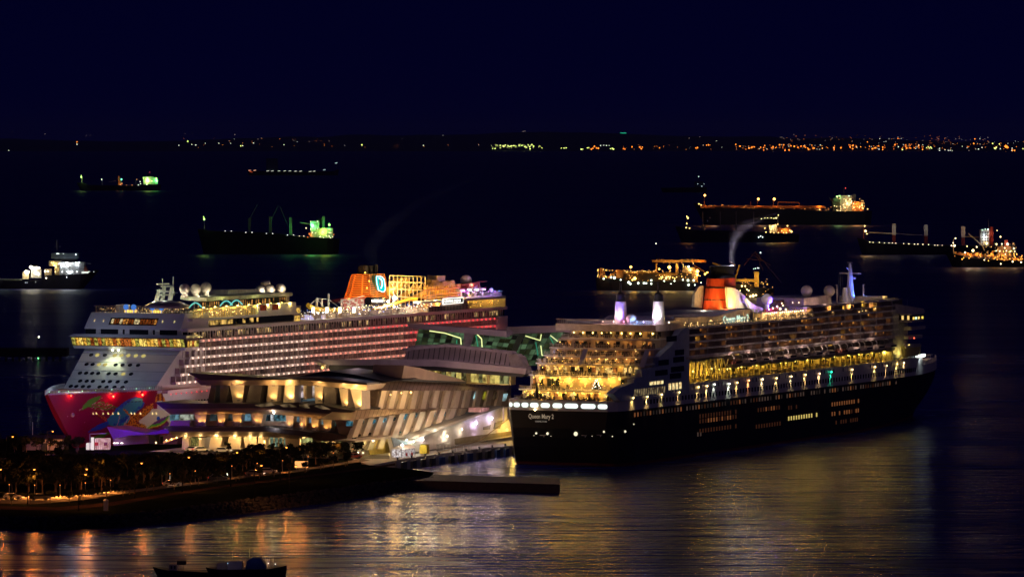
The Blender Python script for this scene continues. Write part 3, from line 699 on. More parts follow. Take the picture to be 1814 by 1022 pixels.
    for k in range(nsl):
        f = k / (nsl - 1.0); z = zb + (zt - zb) * f; xl, xr, y_a, y_b = fring(f); h = .2
        q = MB()
        for (a, b, c, d) in ((xl, xr, y_a, y_a + .4), (xl, xl + .4, y_a, y_b), (xr - .4, xr, y_a, y_b), (xl, xr, y_b - .4, y_b)): q.box(a, b, c, d, z - h, z + h)
        q.build('louvre', LV, fun)
    q = MB(); A0, A1 = fring(0), fring(1)
    for f in (0, .35, .8, 1):
        q.tube((A0[0], A0[2] + (A0[3] - A0[2]) * f, zb), (A1[0], A1[2] + (A1[3] - A1[2]) * f, zt), .3, n=4)
        q.tube((A0[0] + (A0[1] - A0[0]) * f, A0[2], zb), (A1[0] + (A1[1] - A1[0]) * f, A1[2], zt), .3, n=4)
    q.build('louvre_frame', LV, fun)
    q = MB()
    for i in range(9): q.lathe((A1[0] + 1 + i * 1.4, -2.6 + (i % 3) * 1.9, zt), [(.8, 0), (.8, 3.0 + R.random() * .6)], 8)
    q.build('exhaust_pipe', mat('soot', (.03, .025, .02), .8), fun)
    q = MB(); q.prism_y([DF.side(u, v, 0) for u, v in ((583, 536), (640, 526), (650, 527), (650, 538))], -5, 5); q.build('red_roof', mat('red_roof', (.35, .03, .05), .5), S)
    for (x, y, z, w_) in ((b0[0] - 3, 2, zb + 2, 900), (b0[0] - 2.5, -3, zb + 4.5, 800), (b0[0] - 3, 5, zb + 1.5, 700), (t0[0] - 3, 0, zt - 1.5, 420), (b0[0] + 5, -8.5, zb + 2, 700), (b0[0] + 11, -8.5, zb + 5, 700), (b0[0] - 2, -3, zt + 1, 260)):
        lamp(S, (x, y, z), w_, (1, .42, .08), .3)
    for u, v in ((647, 483), (654, 498), (650, 510)):
        y, z = DF.front(u, v, b0[0] - 1); q = MB(); q.bulb((b0[0] - 1, y, z), .3); q.build('funnel_lamp', G_YEL, fun)
    # neon emblem on the funnel
    def EP(s): return [DF.side(610 + float(a) / 12.03, 470 + float(b) / 12.03, -6.4) for a, b in (t.split(',') for t in s.split())]
    outer = EP('680,235 740,230 800,250 835,290 850,360 860,440 865,500 850,550 815,570 770,550 720,530 710,470 690,400 680,310')
    q = MB(); q.prism_y(outer, -6.4, -6.1); lg = q.build('emblem', glow('emblem_teal', (.0, .62, .62), 1.0), fun)
    q = MB(); q.path([(a, -6.55, b) for a, b in outer + outer[:1]], .13, 5)
    q.path([(a, -6.58, b) for a, b in EP('725,275 770,290 795,340 800,400 790,450 770,490')], .16, 5); q.build('emblem_outline', glow('emblem_white', (.7, 1, 1), 3), lg)
    inner = EP('740,300 765,320 775,370 775,430 760,440 745,400'); q = MB(); q.prism_y(inner, -6.5, -6.4); q.build('emblem_gap', mat('emblem_gap', (.2, .08, .04)), lg)
    # mural and tube slides below the funnel
    q = MB(); q.prism_y([DF.side(u, v, -13) for u, v in ((604, 550), (605, 530), (644, 530), (644, 551))], -13, -12.6); mu = q.build('mural_wall', mat('mural_cream', (.5, .42, .38)), S)
    q = MB(); 
    for i in range(26):
        u = R.uniform(606, 642); v = R.uniform(532, 548); x, z = DF.side(u, v, -13.1); r_ = R.uniform(.3, 1.1); a0 = R.random() * 3
        q.prism_y([(x + r_ * math.cos(a0 + t) * (1.5 if t % 2 else 1), z + .6 * r_ * math.sin(a0 + t)) for t in (0, 1.3, 2.5, 3.8, 5)], -13.1 - .01 * i / 26, -13.0)
    q.build('mural_figure', mat('mural_red', (.35, .04, .03)), mu)
    q = MB(); q.path([(DF.side(u, v, -10)[0], -10, DF.side(u, v, -10)[1]) for u, v in ((652, 533), (658, 534), (672, 534), (685, 535))], 1.5, 10); q.build('dark_slide', mat('slide_black', (.03, .03, .035), .25), S)
    q = MB(); zig = ((727, 497), (738, 501), (749, 507), (748, 513), (735, 519), (723, 524), (735, 528), (750, 532)); zag = ((738, 500), (724, 508), (712, 517), (705, 524))
    q.path([(DF.side(u, v, -9)[0], -9, DF.side(u, v, -9)[1]) for u, v in zig], .62, 8)
    q.path([(DF.side(u, v, -11)[0], -11, DF.side(u, v, -11)[1]) for u, v in zag], .62, 8)
    q.build('spiral_slide', mat('slide_black', (.03, .03, .035), .25), S)
    q = MB(); q.path([(DF.side(u, v, -13)[0], -13, DF.side(u, v, -13)[1]) for u, v in ((662, 546), (675, 545), (688, 541), (700, 538), (712, 534), (722, 531), (738, 529))], .6, 8); q.build('orange_slide', mat('slide_orange', (.8, .45, .04), .4), S)
    # steel play tower: amber lit lattice
    TW = mat('tower_frame', (.62, .5, .32), .5)
    q = MB(); w0 = 0
    for u in range(690, 756, 7):
        for y in (-12, -4): x, z = DF.side(u, 488 + (3 if u > 720 else 0), y); x2, z2 = DF.side(u, 545, y); q.tube((x, y, z), (x, y, z2), .2, n=4)
    for v in (488, 499, 512, 525):
        for y in (-12, -4): x, z = DF.side(690, v, y); x2, z2 = DF.side(752, v + 2, y); q.tube((x, y, z), (x2, y, z2), .22, n=4)
    for k in range(9):
        a = DF.side(692 + k * 7, 500 + (k % 2) * 12, -12); b = DF.side(699 + k * 7, 512 - (k % 2) * 12, -12); q.tube((a[0], -12, a[1]), (b[0], -12, b[1]), .14, n=4)
    q.build('play_tower', TW, S)
    q = MB()
    for (u, v, w_, h_) in ((703, 505, 6, 3), (697, 515, 4, 3), (716, 503, 4, 2), (722, 520, 4, 4), (712, 495, 7, 1.2), (735, 505, 5, 2.4), (745, 520, 5, 5)):
        x, z = DF.side(u, v, -8); q.box(x - w_ / 2, x + w_ / 2, -9, -6, z - h_ / 2, z + h_ / 2)
    q.build('tower_cabin', mat('tower_yellow', (.7, .45, .1), .5), S)
    q = MB(); x, z = DF.side(699, 528, -14); q.bulb((x, -14, z), .95); q.tube((x, -13.4, z), (x, -13.4, 41), .2, n=5, m=1); q.build('deck_floodlight', [glow('flood_big', (1, .97, .85), 30), GREY], S)
    lamp(S, (x, -15.6, z), 5200, (1, .9, .7), .6)
    x, z = DF.side(688, 534, -14); q = MB(); q.bulb((x, -14, z), .5); q.build('deck_floodlight', glow('flood_big', (1, 1, 1), 30), S); lamp(S, (x, -15.5, z), 2200, (1, .88, .66), .5)
    # rope course: rows of amber lit posts and netting
    q = MB()
    for lv, (v0, v1) in enumerate(((508, 530), (531, 549))):
        for i in range(46):
            u = 752 + i * 1.6
            if lv == 0 and u > 812: continue
            y = -15 + (i % 3) * 3
            vt = v0 + (u - 752) * (.02 if lv else -.02) + R.uniform(-3, 3)
            a = DF.side(u, vt, y); b = DF.side(u + R.uniform(-1.5, 1.5), v1, y); q.tube((a[0], y, a[1]), (b[0], y, b[1]), R.uniform(.08, .26), n=4)
    q.build('rope_course_post', mat('amber_timber', (.6, .34, .08), .6), S, kind='stuff')
    q = MB()
    for v in (511, 521, 526, 531):
        a = DF.side(750, v + 3, -15.5); b = DF.side(815, v - 2, -15.5); q.tube((a[0], -15.5, a[1]), (b[0], -15.5, b[1]), .3, n=5)
    q.build('rope_course_beam', mat('rust_beam', (.25, .08, .03), .6), S)
    rk = MB()
    for i in range(30):
        u = R.uniform(752, 806); v = R.uniform(499, 508) if u > 765 else R.uniform(503, 510)
        x, z = DF.side(u, v, -9); w_ = R.uniform(1, 3); rk.box(x - w_, x + w_, -11 + R.random() * 3, -7, z - R.uniform(.4, 1.6), z + R.uniform(.2, .9))
    rk.build('climbing_rock', mat('rock_amber', (.5, .28, .08), .7), S)
    q = MB(); q.prism_y([DF.side(u, v, -8) for u, v in ((769, 505), (770, 488), (785, 488), (784, 498), (800, 500), (806, 507))], -9, -5); q.build('climbing_tower', mat('rock_tan', (.55, .4, .25), .6), S)
    for k in range(8): x, z = DF.side(752 + k * 9, 516 if k % 2 else 538, -17.5); lamp(S, (x, -18.5, z), 2300, (1, .5, .07), .4)
    for k in range(7): x, z = DF.side(695 + k * 9, 494 + (k % 3) * 8, -15); lamp(S, (x, -16.5, z), 1500, (1, .56, .10), .4)
    # lit name box
    sg = [DF.side(u, v, -20.9) for u, v in ((785, 540), (785.5, 528.5), (820.5, 526), (820.5, 536.5))]
    q = MB(); q.prism_y(sg, -21.0, -20.6); box = q.build('name_sign', glow('sign_white', (1, .93, .8), 1.8), S)
    q = MB(); cx = sum(a for a, b in sg) / 4; cz = sum(b for a, b in sg) / 4
    q.prism_y([(cx + (a - cx) * .93, cz + (b - cz) * .72) for a, b in sg], -21.1, -21.0); q.build('sign_panel', mat('sign_black', (.02, .02, .02)), box)
    ln = sg[2][0] - sg[1][0]
    words('GENTING DREAM', 1.55, glow('sign_letter', (1, .95, .85), 2.2), box, (sg[0][0] + ln * .05, -21.15, cz - .55), (PI / 2, 0, 0), 'sign_letters', .03, .01, sx=ln * .9 / (1.55 * 8.9))
    # big dark screen wall and amber side deck
    sc_ = [DF.side(u, v, y0) for u, v in ((760, 555), (760, 543.5), (830, 538.5), (830, 549.5))]
    q = MB(); q.prism_y(sc_, y0 - .1, y0 + .5); q.build('dark_screen', BLACK, S)
    q = MB(); a, b = DF.side(745, 543, y0), DF.side(897, 532, y0)
    q.box(a[0], 320, y0 - .35, -17, 44.2, 45.0); q.build('deck_edge', WHITE, S)
    q = MB(); q.box(262, 286, -20, -12, 41, 44.2); q.build('screen_house', mat('screen_house', (.3, .2, .18)), S)
    q = MB()
    for i in range(34): x = 287 + i; q.box(x, x + .14, y0 - .1, y0 + .1, 41.0, 44.2)
    q.build('aft_deck_post', TW, S, kind='stuff')
    q = MB(); q.box(287, 318, -16, -15, 41.2, 44.2); q.build('aft_bar', mat('aft_bar', (.6, .38, .1)), S)
    for k in range(6): lamp(S, (289 + k * 5.5, -18.4, 43.4), 260, (1, .6, .14), .3)
    q = MB()
    for i in range(50): q.bulb((287 + R.random() * 33, R.uniform(-20, -16), 41.5 + R.random() * 2.2), R.uniform(.06, .18))
    q.build('deck_lamp', G_YEL, S, kind='stuff')
    # dome, red truss, purple lounge deck
    x, z = DF.side(825.5, 497.5, -8); q = MB(); q.ball((x, -8, z), 2.3, 18); q.build('radome', mat('radome_white', (.68, .6, .5)), S, smooth=True)
    q = MB(); q.box(x - 1.2, x + 1.2, -9.2, -6.8, 45, z - 1.9); q.build('radome_base', mat('casing_white', (.6, .5, .45)), S)
    lamp(S, (x - 3, -12, z - 1.5), 600, (1, .5, .2), .3)
    q = MB()
    for a, b in (((818, 505), (849, 499)), ((849, 499), (862, 498)), ((848, 500), (846, 525)), ((848, 500), (855, 524)), ((830, 512), (849, 501)), ((852, 512), (860, 509))):
        p1, p2 = DF.side(*a, -12), DF.side(*b, -12); q.tube((p1[0], -12, p1[1]), (p2[0], -12, p2[1]), .3, n=5)
    q.prism_y([DF.side(u, v, -12) for u, v in ((829, 511), (831, 503), (848, 500), (847, 512))], -12, -8)
    q.build('red_truss', mat('truss_red', (.3, .05, .03), .5), S)
    q = MB(); q.box(287, 318.5, y0 + 1, -4, 45.0, 45.2)
    q.build('purple_deck', mat('deck_grey', (.4, .35, .4)), S)
    q = MB()
    for i in range(30): q.box(288 + i, 288.12 + i, y0 + .3, y0 + .42, 45, 47.0)
    q.box(288, 319, y0 + .3, y0 + .42, 46.9, 47.05); q.build('aft_rail', WHITE, S, kind='stuff')
    for i in range(8):
        xx = 291 + i * 3.2; q = MB(); q.lathe((xx, -15 + (i % 2) * 3, 45.1), [(.3, 0), (.3, 2.2), (1.5, 2.3), (1.3, 2.9), (.2, 3.3)], 10); q.build('parasol', WHITE, S)
    for i, (xx, c, w_) in enumerate(((290, (.9, .1, 1), 900), (296, (1, .75, 1), 1300), (302, (.75, .5, 1), 900), (309, (.55, .2, 1), 900), (315, (.5, .25, 1), 800), (319, (.1, .3, 1), 700))):
        lamp(S, (xx, -17.5, 48.2), w_, c, .3); q = MB(); q.bulb((xx, -18, 46.9), .25); q.build('deck_lamp', glow('purple_bulb_%d' % i, c, 6), S)
    q = MB(); x, z = DF.side(870, 514, -15); q.tube((x, -15, 45), (x, -15, z - .5), .2); q.ball((x, -15, z), .9, 10); q.build('globe_mast', WHITE, S)
    # stern: rounded white quarter
    q = MB(); q.prism_y([(311, 29.5), (322.5, 29.5), (321.6, 34), (322, 37.4), (313, 37.4)], y0 - .3, -17); q.build('stern_quarter', WHITE, S)
    return S
DREAM = dream()
# ================================================================== BLACK HULLED OCEAN LINER
QF = Frame(15.0, 1683.0)
def liner():
    S = QF.root('ocean_liner')
    tag(S, 'black hulled ocean liner with a white upperworks, red funnel and brightly lit stern terraces', 'ocean liner')
    L, B = 357.0, 20.5
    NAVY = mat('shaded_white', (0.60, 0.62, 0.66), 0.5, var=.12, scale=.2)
    hd = [(0, 17.0), (3, 19.0), (9, 20.5), (250, 20.5), (275, 19.6), (300, 17.0), (320, 13), (338, 8), (350, 3.6), (357, .5)]
    hw = [(0, 12.5), (6, 17.5), (14, 20), (30, 20.5), (215, 20.5), (250, 17.5), (280, 12), (310, 6), (332, .4), (357, .3)]
    def half(x, z):
        f = min(1, max(0, z / 17.7)); g = f ** 1.2 if x > 100 else f ** .5
        return interp(x, hw) + (interp(x, hd) - interp(x, hw)) * g
    def xend(z): return 333 + 24 * min(1, max(0, z / 17.7)) ** 1.1
    def xst(z): return 5.5 * (1 - min(1, z / 12)) ** 1.5
    tx = [0, .004, .01, .02, .035, .06, .1, .2, .4, .6, .68, .74, .79, .83, .87, .9, .93, .955, .975, .99, 1]
    def shell(zs, name, mats, pick, off=0.0, sheer=0.0, parent=S):
        q = MB(); rows = []
        for z in zs:
            r = []
            for sg in (-1, 1):
                for t in (tx if sg < 0 else tx[::-1]):
                    x = xst(z) + (xend(z) - xst(z)) * t
                    zz = z + sheer * max(0, (x - 250) / 107) ** 2 * (z / 17.7)
                    h = half(x, z) + off
                    if t == 1: h = .15
                    r.append((x, sg * h, zz))
            rows.append(r)
        n = len(rows[0])
        for k in range(len(rows) - 1):
            b = len(q.v); q.v += rows[k] + rows[k + 1]
            for i in range(n):
                j = (i + 1) % n; q.f.append([b + i, b + j, b + n + j, b + n + i]); q.m.append(pick((zs[k] + zs[k + 1]) / 2))
        q.f.append([len(q.v) - n + i for i in range(n)]); q.m.append(0)
        return q.build(name, mats, parent)
    hull = shell([0, .9, 3, 6, 9, 12, 15, 17.7], 'hull', [BLACK, mat('boot_red', (.12, .02, .015), .7)], lambda z: 1 if z < .7 else 0)
    q = MB(); q.box(6, 26, -13.5, -12.6, .4, .9); 
    wb = shell([17.7, 19.5, 21.0], 'white_strake', [WHITE], lambda z: 0, parent=hull)
    q = MB()
    q.prism_z([(30, -B - .02), (250, -B - .02), (275, -19.9), (296, -17.4), (296, -10), (30, -10)], 21.0, 24.3); q.build('main_deck_wall', WHITE, S)
    q = MB(); q.box(30, 290, 10, B, 21, 33); q.build('port_wall', WHITE, S)
    # ---- windows: rows on white band and black side
    wnd = MB(); wnd.box(-.55, .55, -.08, .08, -.8, .8); wdark = wnd.mesh('window', GLASS)
    wnd = MB(); wnd.box(-.4, .4, -.08, .08, -.68, .68)
    wl = {}
    for k, (c, s_) in {'y': ((1, .75, .2), .65), 'o': ((1, .34, .12), .15), 'p': ((.8, .5, .4), .06), 'd': ((.6, .2, .1), .05), 'k': ((.5, .35, .3), .03)}.items():
        t = MB(); t.v = list(wnd.v); t.f = list(wnd.f); t.m = list(wnd.m); wl[k] = t.mesh('window', glow('liner_window_' + k, c, s_))
    def wrow(xa, xb, z, me, step=2.75, pskip=.0, sc=1, fn=None):
        x = xa
        while x < xb:
            if R.random() >= pskip:
                m_ = me if not fn else fn()
                inst(m_, 'window', hull, (x, -half(x, z) - .06, z), 0, sc)
            x += step
    for xa, xb in ((9, 250),):
        x = 22
        cnt = MB()
        while x < 285:
            h = half(x, 20) + .05
            cnt.box(x - .55, x + .55, -h - .08, -h + .1, 19.1, 20.6); x += 2.7
        cnt.build('window_row', GLASS, wb, kind='stuff')
    cnt = MB(); x = 30
    while x < 270: cnt.box(x, x + .7, -B - .1, -B, 22.4, 23.7) if R.random() < .6 else None; x += 3.1
    cnt.build('window_row', GLASS, wb, kind='stuff')
    S16 = lambda u, v: QF.side(u, v, -B)
    # (photo u range, row height, kind)
    wrow(14, 262, 16.2, None, 2.6, .12, fn=lambda: wl[R.choice('ppdpkkdo')])
    for ua, ub, va, k in ((1240, 1307, 737, 'd'), (1240, 1308, 746, 'o'), (1240, 1306, 763, 'd'), (1343, 1383, 726, 'o'), (1397, 1412, 722, 'd'), (1397, 1449, 741, 'y'),
                          (1474, 1524, 716, 'o'), (1474, 1524, 733, 'o'), (1481, 1524, 748, 'd'), (1335, 1383, 756, 'd'), (1236, 1242, 769, 'p')):
        xa, za = S16(ua, va); xb, zb = S16(ub, va)
        x2, z2 = xb, za
        wrow(xa, xb, za, wl[k] if k != 'o' else None, 2.45, .1, fn=(None if k != 'o' else (lambda: wl[R.choice('ooo' + 'd')])))
    # stern: long lit mooring openings, name, hawse lights
    def stern_y(u, v, x=2.0): return QF.front(u, v, x)
    OP = glow('mooring_light', (.85, 1, .92), 1.5)
    for (ua, ub) in ((902, 908), (910, 921), (924, 936), (939, 954), (958, 974), (979, 996), (1000, 1024), (1029, 1055), (1059, 1076)):
        ya, z = QF.front(ua, 721, 0); yb, _ = QF.front(ub, 721, 0)
        ym = (ya + yb) / 2; hwid = abs(ya - yb) / 2; zc = 19.35; r = .72
        pts = []
        for k in range(12):
            t = PI / 2 + PI * k / 5 if k < 6 else -PI / 2 + PI * (k - 6) / 5
            pts.append((ym + (-(hwid - r) if k < 6 else (hwid - r)) + r * math.cos(t), zc + r * math.sin(t)))
        q = MB(); bx = 0 if abs(ym) < 17 else (abs(ym) - 17) * 1.5
        q.prism_x(pts, -.12 + bx, .3 + bx); q.build('mooring_opening', OP, wb)
        ns, zz = QF.front(936, 740, -.1)
    GOLD = glow('name_letter', (.8, .6, .4), .32)
    words('Queen Mary 2', 2.1, GOLD, hull, (-.1, ns, 15.1), (PI / 2, 0, -PI / 2), 'stern_name', .05, .02, sx=.72)
    words('HAMILTON', .8, glow('port_letter', (.6, .5, .4), .3), hull, (-.1, ns - 2.4, 13.9), (PI / 2, 0, -PI / 2), 'stern_port', .05, 0)
    for (u, v, w_) in ((919.5, 765, .35), (951, 767, .35), (971, 767.5, .45), (1021, 768, .7), (1073, 766, .35), (1092, 765, .35), (1111, 764, .4), (1123, 751, .2), (1082, 773, .2), (947, 771, .12), (977, 772, .12), (1050, 772, .12)):
        if u > 1088: x, z = S16(u, v); q = MB(); q.ball((x, -half(x, z) - .05, z), w_, 8)
        else: y, z = QF.front(u, v, .5); q = MB(); q.ball((1.8 if abs(y) > 13 else -.0, y, z), w_, 8)
        q.build('fairlead_light', glow('fairlead', (1, .9, .6), 1.1), hull)
    for (ua, ub, v) in ((956, 966, 770.5), (1030, 1039, 771), (1057, 1066, 770)):
        ya, z = QF.front(ua, v, -.1); yb, _ = QF.front(ub, v, -.1); q = MB(); q.box(-.15, .2, yb, ya, z - .1, z + .1); q.box(-.15, .2, (ya + yb) / 2 - .5, (ya + yb) / 2 - .3, z - .6, z); q.build('draught_mark', GREYW, hull)
    ya, z = QF.front(948, 727, -.4); q = MB(); q.bulb((-.5, ya, z + .3), .42); q.build('stern_lamp', glow('stern_lamp', (1, .7, .35), 12), wb)
    lamp(S, (-1.0, ya, z + .3), 30, (1, .6, .25), .2); lamp(S, (-.9, QF.front(985, 729, 0)[0], 18.4), 16, (1, .55, .25), .2)
    q = MB(); q.path([(3, 17, 16), (-6, 25, 8), (-22, 34, 4.2)], .12, 4); q.build('mooring_line', mat('rope_tan', (.45, .3, .15)), S)
    # ---- stern terraces (front edge x, half width, floor z)
    ter = [(0.8, 18.3, 21.0), (6.5, 19.0, 24.0), (14.5, 19.2, 28.3), (20.5, 19.2, 31.9), (26.5, 19.2, 34.2), (31, 19.0, 36.6), (37, 17.5, 39.6)]
    TW = mat('terrace_wall', (.55, .45, .32), .6, var=.35, scale=.3)  # white walls shifted yellow: gold lamp light put into their colour
    tops = [24.0, 28.3, 31.9, 34.2, 36.6, 39.6, 42.6]
    stern_face = lambda y, w: 0 if abs(y) < w * .55 else ((abs(y) - w * .55) / (w * .45)) ** 2 * 4.5
    for k, ((x0, w, z0), z1) in enumerate(zip(ter, tops)):
        ys = [-w + 2 * w * i / 16 for i in range(17)]
        def outline(dx, ww): return [(x0 + dx + stern_face(y * ww / w, ww), y * ww / w) for y in ys] + [(60, ww), (60, -ww)]
        q = MB(); q.prism_z(outline(0, w), z0 - .45, z0); q.build('terrace_deck', WHITE, S)
        nx = ter[k + 1][0] if k < 6 else 44
        dwall = max(2.5, nx - x0 - .5)
        q = MB(); q.prism_z(outline(dwall, w - .8), z0, z1 - .45); q.build('terrace_wall', TW, S)
        # windows and doors of the terrace wall
        q = MB(); n = 24
        for i in range(n):
            y = -w + 1.5 + (2 * w - 3) * (i + .5) / n
            if k == 1 and -9 < y < 4: continue
            if R.random() < .2 or (i % 4 == 3): continue
            xw = x0 + dwall + stern_face(y, w - .8) - .1; m_ = R.choice(((0, 0, 1, 1, 2), (0, 0, 0, 2), (0, 1, 1, 2, 1), (0, 0, 2, 1), (0, 0, 0, 2), (0, 0, 2), (0,))[k])
            q.box(xw - .08, xw + .4, y - .66, y + .66, z0 + .4, z1 - .95, m_)
        q.build('terrace_window', [GLASS, lit_pane('terrace_light', (1, .62, .18), 1.3, .8, .05), lit_pane('terrace_dim', (.9, .3, .06), .6, .8, .1)], S, kind='stuff')
        # balustrade
        q = MB()
        for a, b in zip(ys, ys[1:]):
            xa, xb = x0 + .2 + stern_face(a, w), x0 + .2 + stern_face(b, w)
            for zz0 in (z0 + .55, z0 + 1.1): q.tube((xa, a, zz0), (xb, b, zz0), .07, n=4)
            for f in (0, .33, .66): q.tube((xa + (xb - xa) * f, a + (b - a) * f, z0), (xa + (xb - xa) * f, a + (b - a) * f, z0 + 1.1), .06, n=4)
        q.build('balustrade', GREYW if k else GREY, S)
        # loungers, people, planters
        q = MB()
        for i in range(70 if k in (2, 5) else 30):
            y = R.uniform(-w + 1, w - 1); xx = x0 + 1 + stern_face(y, w) + R.random() * (dwall - 1.6); q.box(xx, xx + .7, y, y + .4, z0, z0 + R.uniform(.5, 1.7))
        q.build('deck_clutter', mat('clutter_dark', (.10, .06, .045), .7), S, kind='stuff')
        # bulbs under the next deck edge
        q = MB(); nb = (11, 10, 12, 11, 5, 0, 9)[k]; big = (.26, .34, .13, .17, .14, .15, .3)[k]
        q.bulb((0, 0, 0), 1); tl_ = q.mesh('terrace_lamp', [G_YEL, G_YEL, G_YEL, G_WARM, G_WARM, G_WARM, glow('fascia_lamp', (1, .66, .16), 11)][k])
        for i in range(nb):
            y = -w + 2 + (2 * w - 4) * (i + .5) / nb + R.uniform(-.3, .3)
            xx = x0 + dwall + stern_face(y, w) - (.8 if k != 6 else .5)
            inst(tl_, 'terrace_lamp', S, (xx, y, (z1 - .75) if k not in (6,) else z0 + 1.5), 0, big * R.uniform(.8, 1.15))
        pw = (480, 760, 240, 150, 55, 75, 60)[k]
        for i in range(6):
            y = -w + 3 + (2 * w - 6) * (i + .5) / 6; lamp(S, (x0 + dwall + stern_face(y, w) - 1.6, y, z1 - 1.3), pw, (1, .50, .075) if k < 3 else (1, .42, .09), .4)
        q = MB()
        for i in range((26, 34, 12, 8, 3, 9, 2)[k]):
            y = R.uniform(-w + 1, w - 1); q.bulb((x0 + stern_face(y, w) + R.uniform(.5, dwall), y, z0 + R.uniform(.6, 2.6)), R.uniform(.06, .17))
        q.build('deck_lamp', [G_YEL, G_WARM], S, kind='stuff')
    # tall fir tree with lights and furled ensign on the terraces
    y, z = QF.front(1050, 690, 6); q = MB()
    for k in range(7): q.lathe((9, y, 24.2 + k * .5), [(1.5 - k * .2, 0), (.2, .6)], 8)
    t = q.build('decorated_tree', mat('fir_green', (.03, .06, .02), .8)); t.parent = None
    w_ = QF.world(0, 0); t.location = (QF.o[0], QF.o[1], 0); t.rotation_euler = (0, 0, PI / 2 - TH)
    tag(t, 'small dark fir tree hung with lamps on the lower stern terrace of the black liner', 'tree')
    q = MB()
    for k in range(16): a = k * 2.4; rr_ = 1.5 - k * .085; q.bulb((9 + rr_ * math.cos(a), y + rr_ * math.sin(a), 24.5 + k * .2), .12)
    q.build('tree_lamp', G_WHT, t)
    y, z = QF.front(950, 700, -1); q = MB(); q.tube((.5, y, 21), (-3.5, y, 31.0), .18, .1); q.lathe((-.6, y, 21.6), [(1.0, 0), (.55, 2), (.15, 5.2)], 6); q.build('ensign_staff', DARK, S)
    # white raking struts between the terraces
    for (ub, vb, ut, vt, x) in ((1028, 645, 1037, 618, 20), (1136, 650, 1146, 620, 20)):
        a = QF.front(ub, vb, x); b = QF.front(ut, vt, x + 8); q = MB(); q.hexa([(x, a[0] + .9, a[1]), (x + .8, a[0] + .9, a[1]), (x + .8, a[0] - .9, a[1]), (x, a[0] - .9, a[1]), (x + 8, b[0] + .7, b[1]), (x + 8.8, b[0] + .7, b[1]), (x + 8.8, b[0] - .7, b[1]), (x + 8, b[0] - .7, b[1])])
        q.build('raking_strut', WHITE, S); lamp(S, (x - 1.2, a[0] - 1.4, a[1] + .6), 260, (1, .6, .2), .2, aim=(.5, .2, 1), cone=70)
    # ---- starboard quarter: stepped unlit side wall
    steps = [(1085, 697), (1100, 685), (1100, 690), (1122, 678), (1122, 672), (1136, 668), (1136, 655), (1166, 650), (1168, 632), (1180, 620), (1190, 612), (1198, 600), (1206, 585), (1216, 580)]
    pts = []
    for u, v in steps: pts.append(S16(u, v))
    poly = [(2.5, 21.0)] + pts[0:1] + pts[1:2] + pts[3:] + [(60, pts[-1][1]), (60, 21.0)]
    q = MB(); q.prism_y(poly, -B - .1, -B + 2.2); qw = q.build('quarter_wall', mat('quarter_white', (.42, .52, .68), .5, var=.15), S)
    for (ua, ub, va, vb, m_) in ((1180, 1198, 604, 596, GLASS), (1195, 1211, 628, 620, GLASS), (1192, 1211, 640, 633, GLASS), (1166, 1184, 648, 636, GLASS), (1188, 1211, 657, 650, GLASS), (1186, 1206, 668, 663, GLASS), (1160, 1182, 664, 656, GLASS)):
        a = S16(ua, (va + vb) / 2 + 2); b = S16(ub, (va + vb) / 2 - 2); zc = (a[1] + b[1]) / 2; q = MB(); q.box(a[0], b[0], -B - .18, -B - .1, zc - .9, zc + .9); q.build('window', m_, qw)
    LP = lit_pane('quarter_light', (1, .85, .4), 1.3, 1, .5)
    for i in range(4):
        x, z = S16(1153 + i * 6.3, 672); q = MB(); q.box(x - 1.1, x + 1.1, -B - .2, -B - .1, 25.2, 26.2); q.build('window', LP, qw)
        x, z = S16(1186 + i * 6.2, 681); q = MB(); q.box(x - .9, x + .9, -B - .2, -B - .1, 22.9, 25.0); q.build('window', LP, qw)
    for i in range(14):
        x, z = S16(1124 + i * 4, 684); q = MB(); q.prism_y([(x - .6, 22.2), (x + .3, 22.2), (x + .7, 24.3), (x - .2, 24.3)], -B - .2, -B - .1); q.build('window', lit_pane('quarter_dim', (.8, .6, .3), .35, 1, .1), qw)
    # ---- fascia and upper aft house
    q = MB(); q.prism_z([(38, -17.8), (60, -18.5), (60, 18.5), (38, 17.8), (36.5, 10), (36, 0), (36.5, -10)], 42.0, 44.2); q.build('aft_fascia', mat('fascia', (.62, .55, .52), .5), S)
    q = MB(); z = 44.2
    for i in range(50):
        y = -17.5 + i * .7; q.tube((37.6, y, z), (37.6, y, z + 1.5), .06, n=4)
    q.box(37.5, 37.7, -17.5, 17.5, z + 1.4, z + 1.55); q.build('aft_rail', WHITE, S)
    for i, (u, c) in enumerate(((1068, (1, .5, .4)), (1087, (1, .6, .6)), (1105, (1, .3, .5)), (1128, (.2, .4, 1)), (1140, (.6, .5, 1)), (1160, (1, .7, .8)), (1185, (1, .7, .6)))):
        y, z = QF.front(u, 573, 40); q = MB(); q.bulb((40, y, 45.0), .28); q.build('deck_lamp', glow('aft_bulb_%d' % i, c, 6), S); lamp(S, (39.4, y, 45.6), 260, c, .3)
    # twin white ventilator towers with black tops
    for (u, c, w_) in ((1099.5, (.16, .13, 1), 4200), (1166.5, (.85, .8, 1), 3000)):
        y, z0 = QF.front(u, 577, 44); _, zt = QF.front(u, 534, 44); _, zb = QF.front(u, 518, 44); _, zp = QF.front(u, 500, 44)
        q = MB(); q.lathe((44, y, 44.0), [(2.1, 0), (1.75, zt - 44)], 16); q.lathe((44, y, zt), [(1.75, 0), (1.6, .3), (1.35, zb - zt - .6), (.6, zb - zt)], 16, 1); q.tube((44, y, zb - .2), (44, y, zp), .42, n=8, m=1)
        q.build('ventilator_tower', [WHITE, DARK], S, smooth=False)
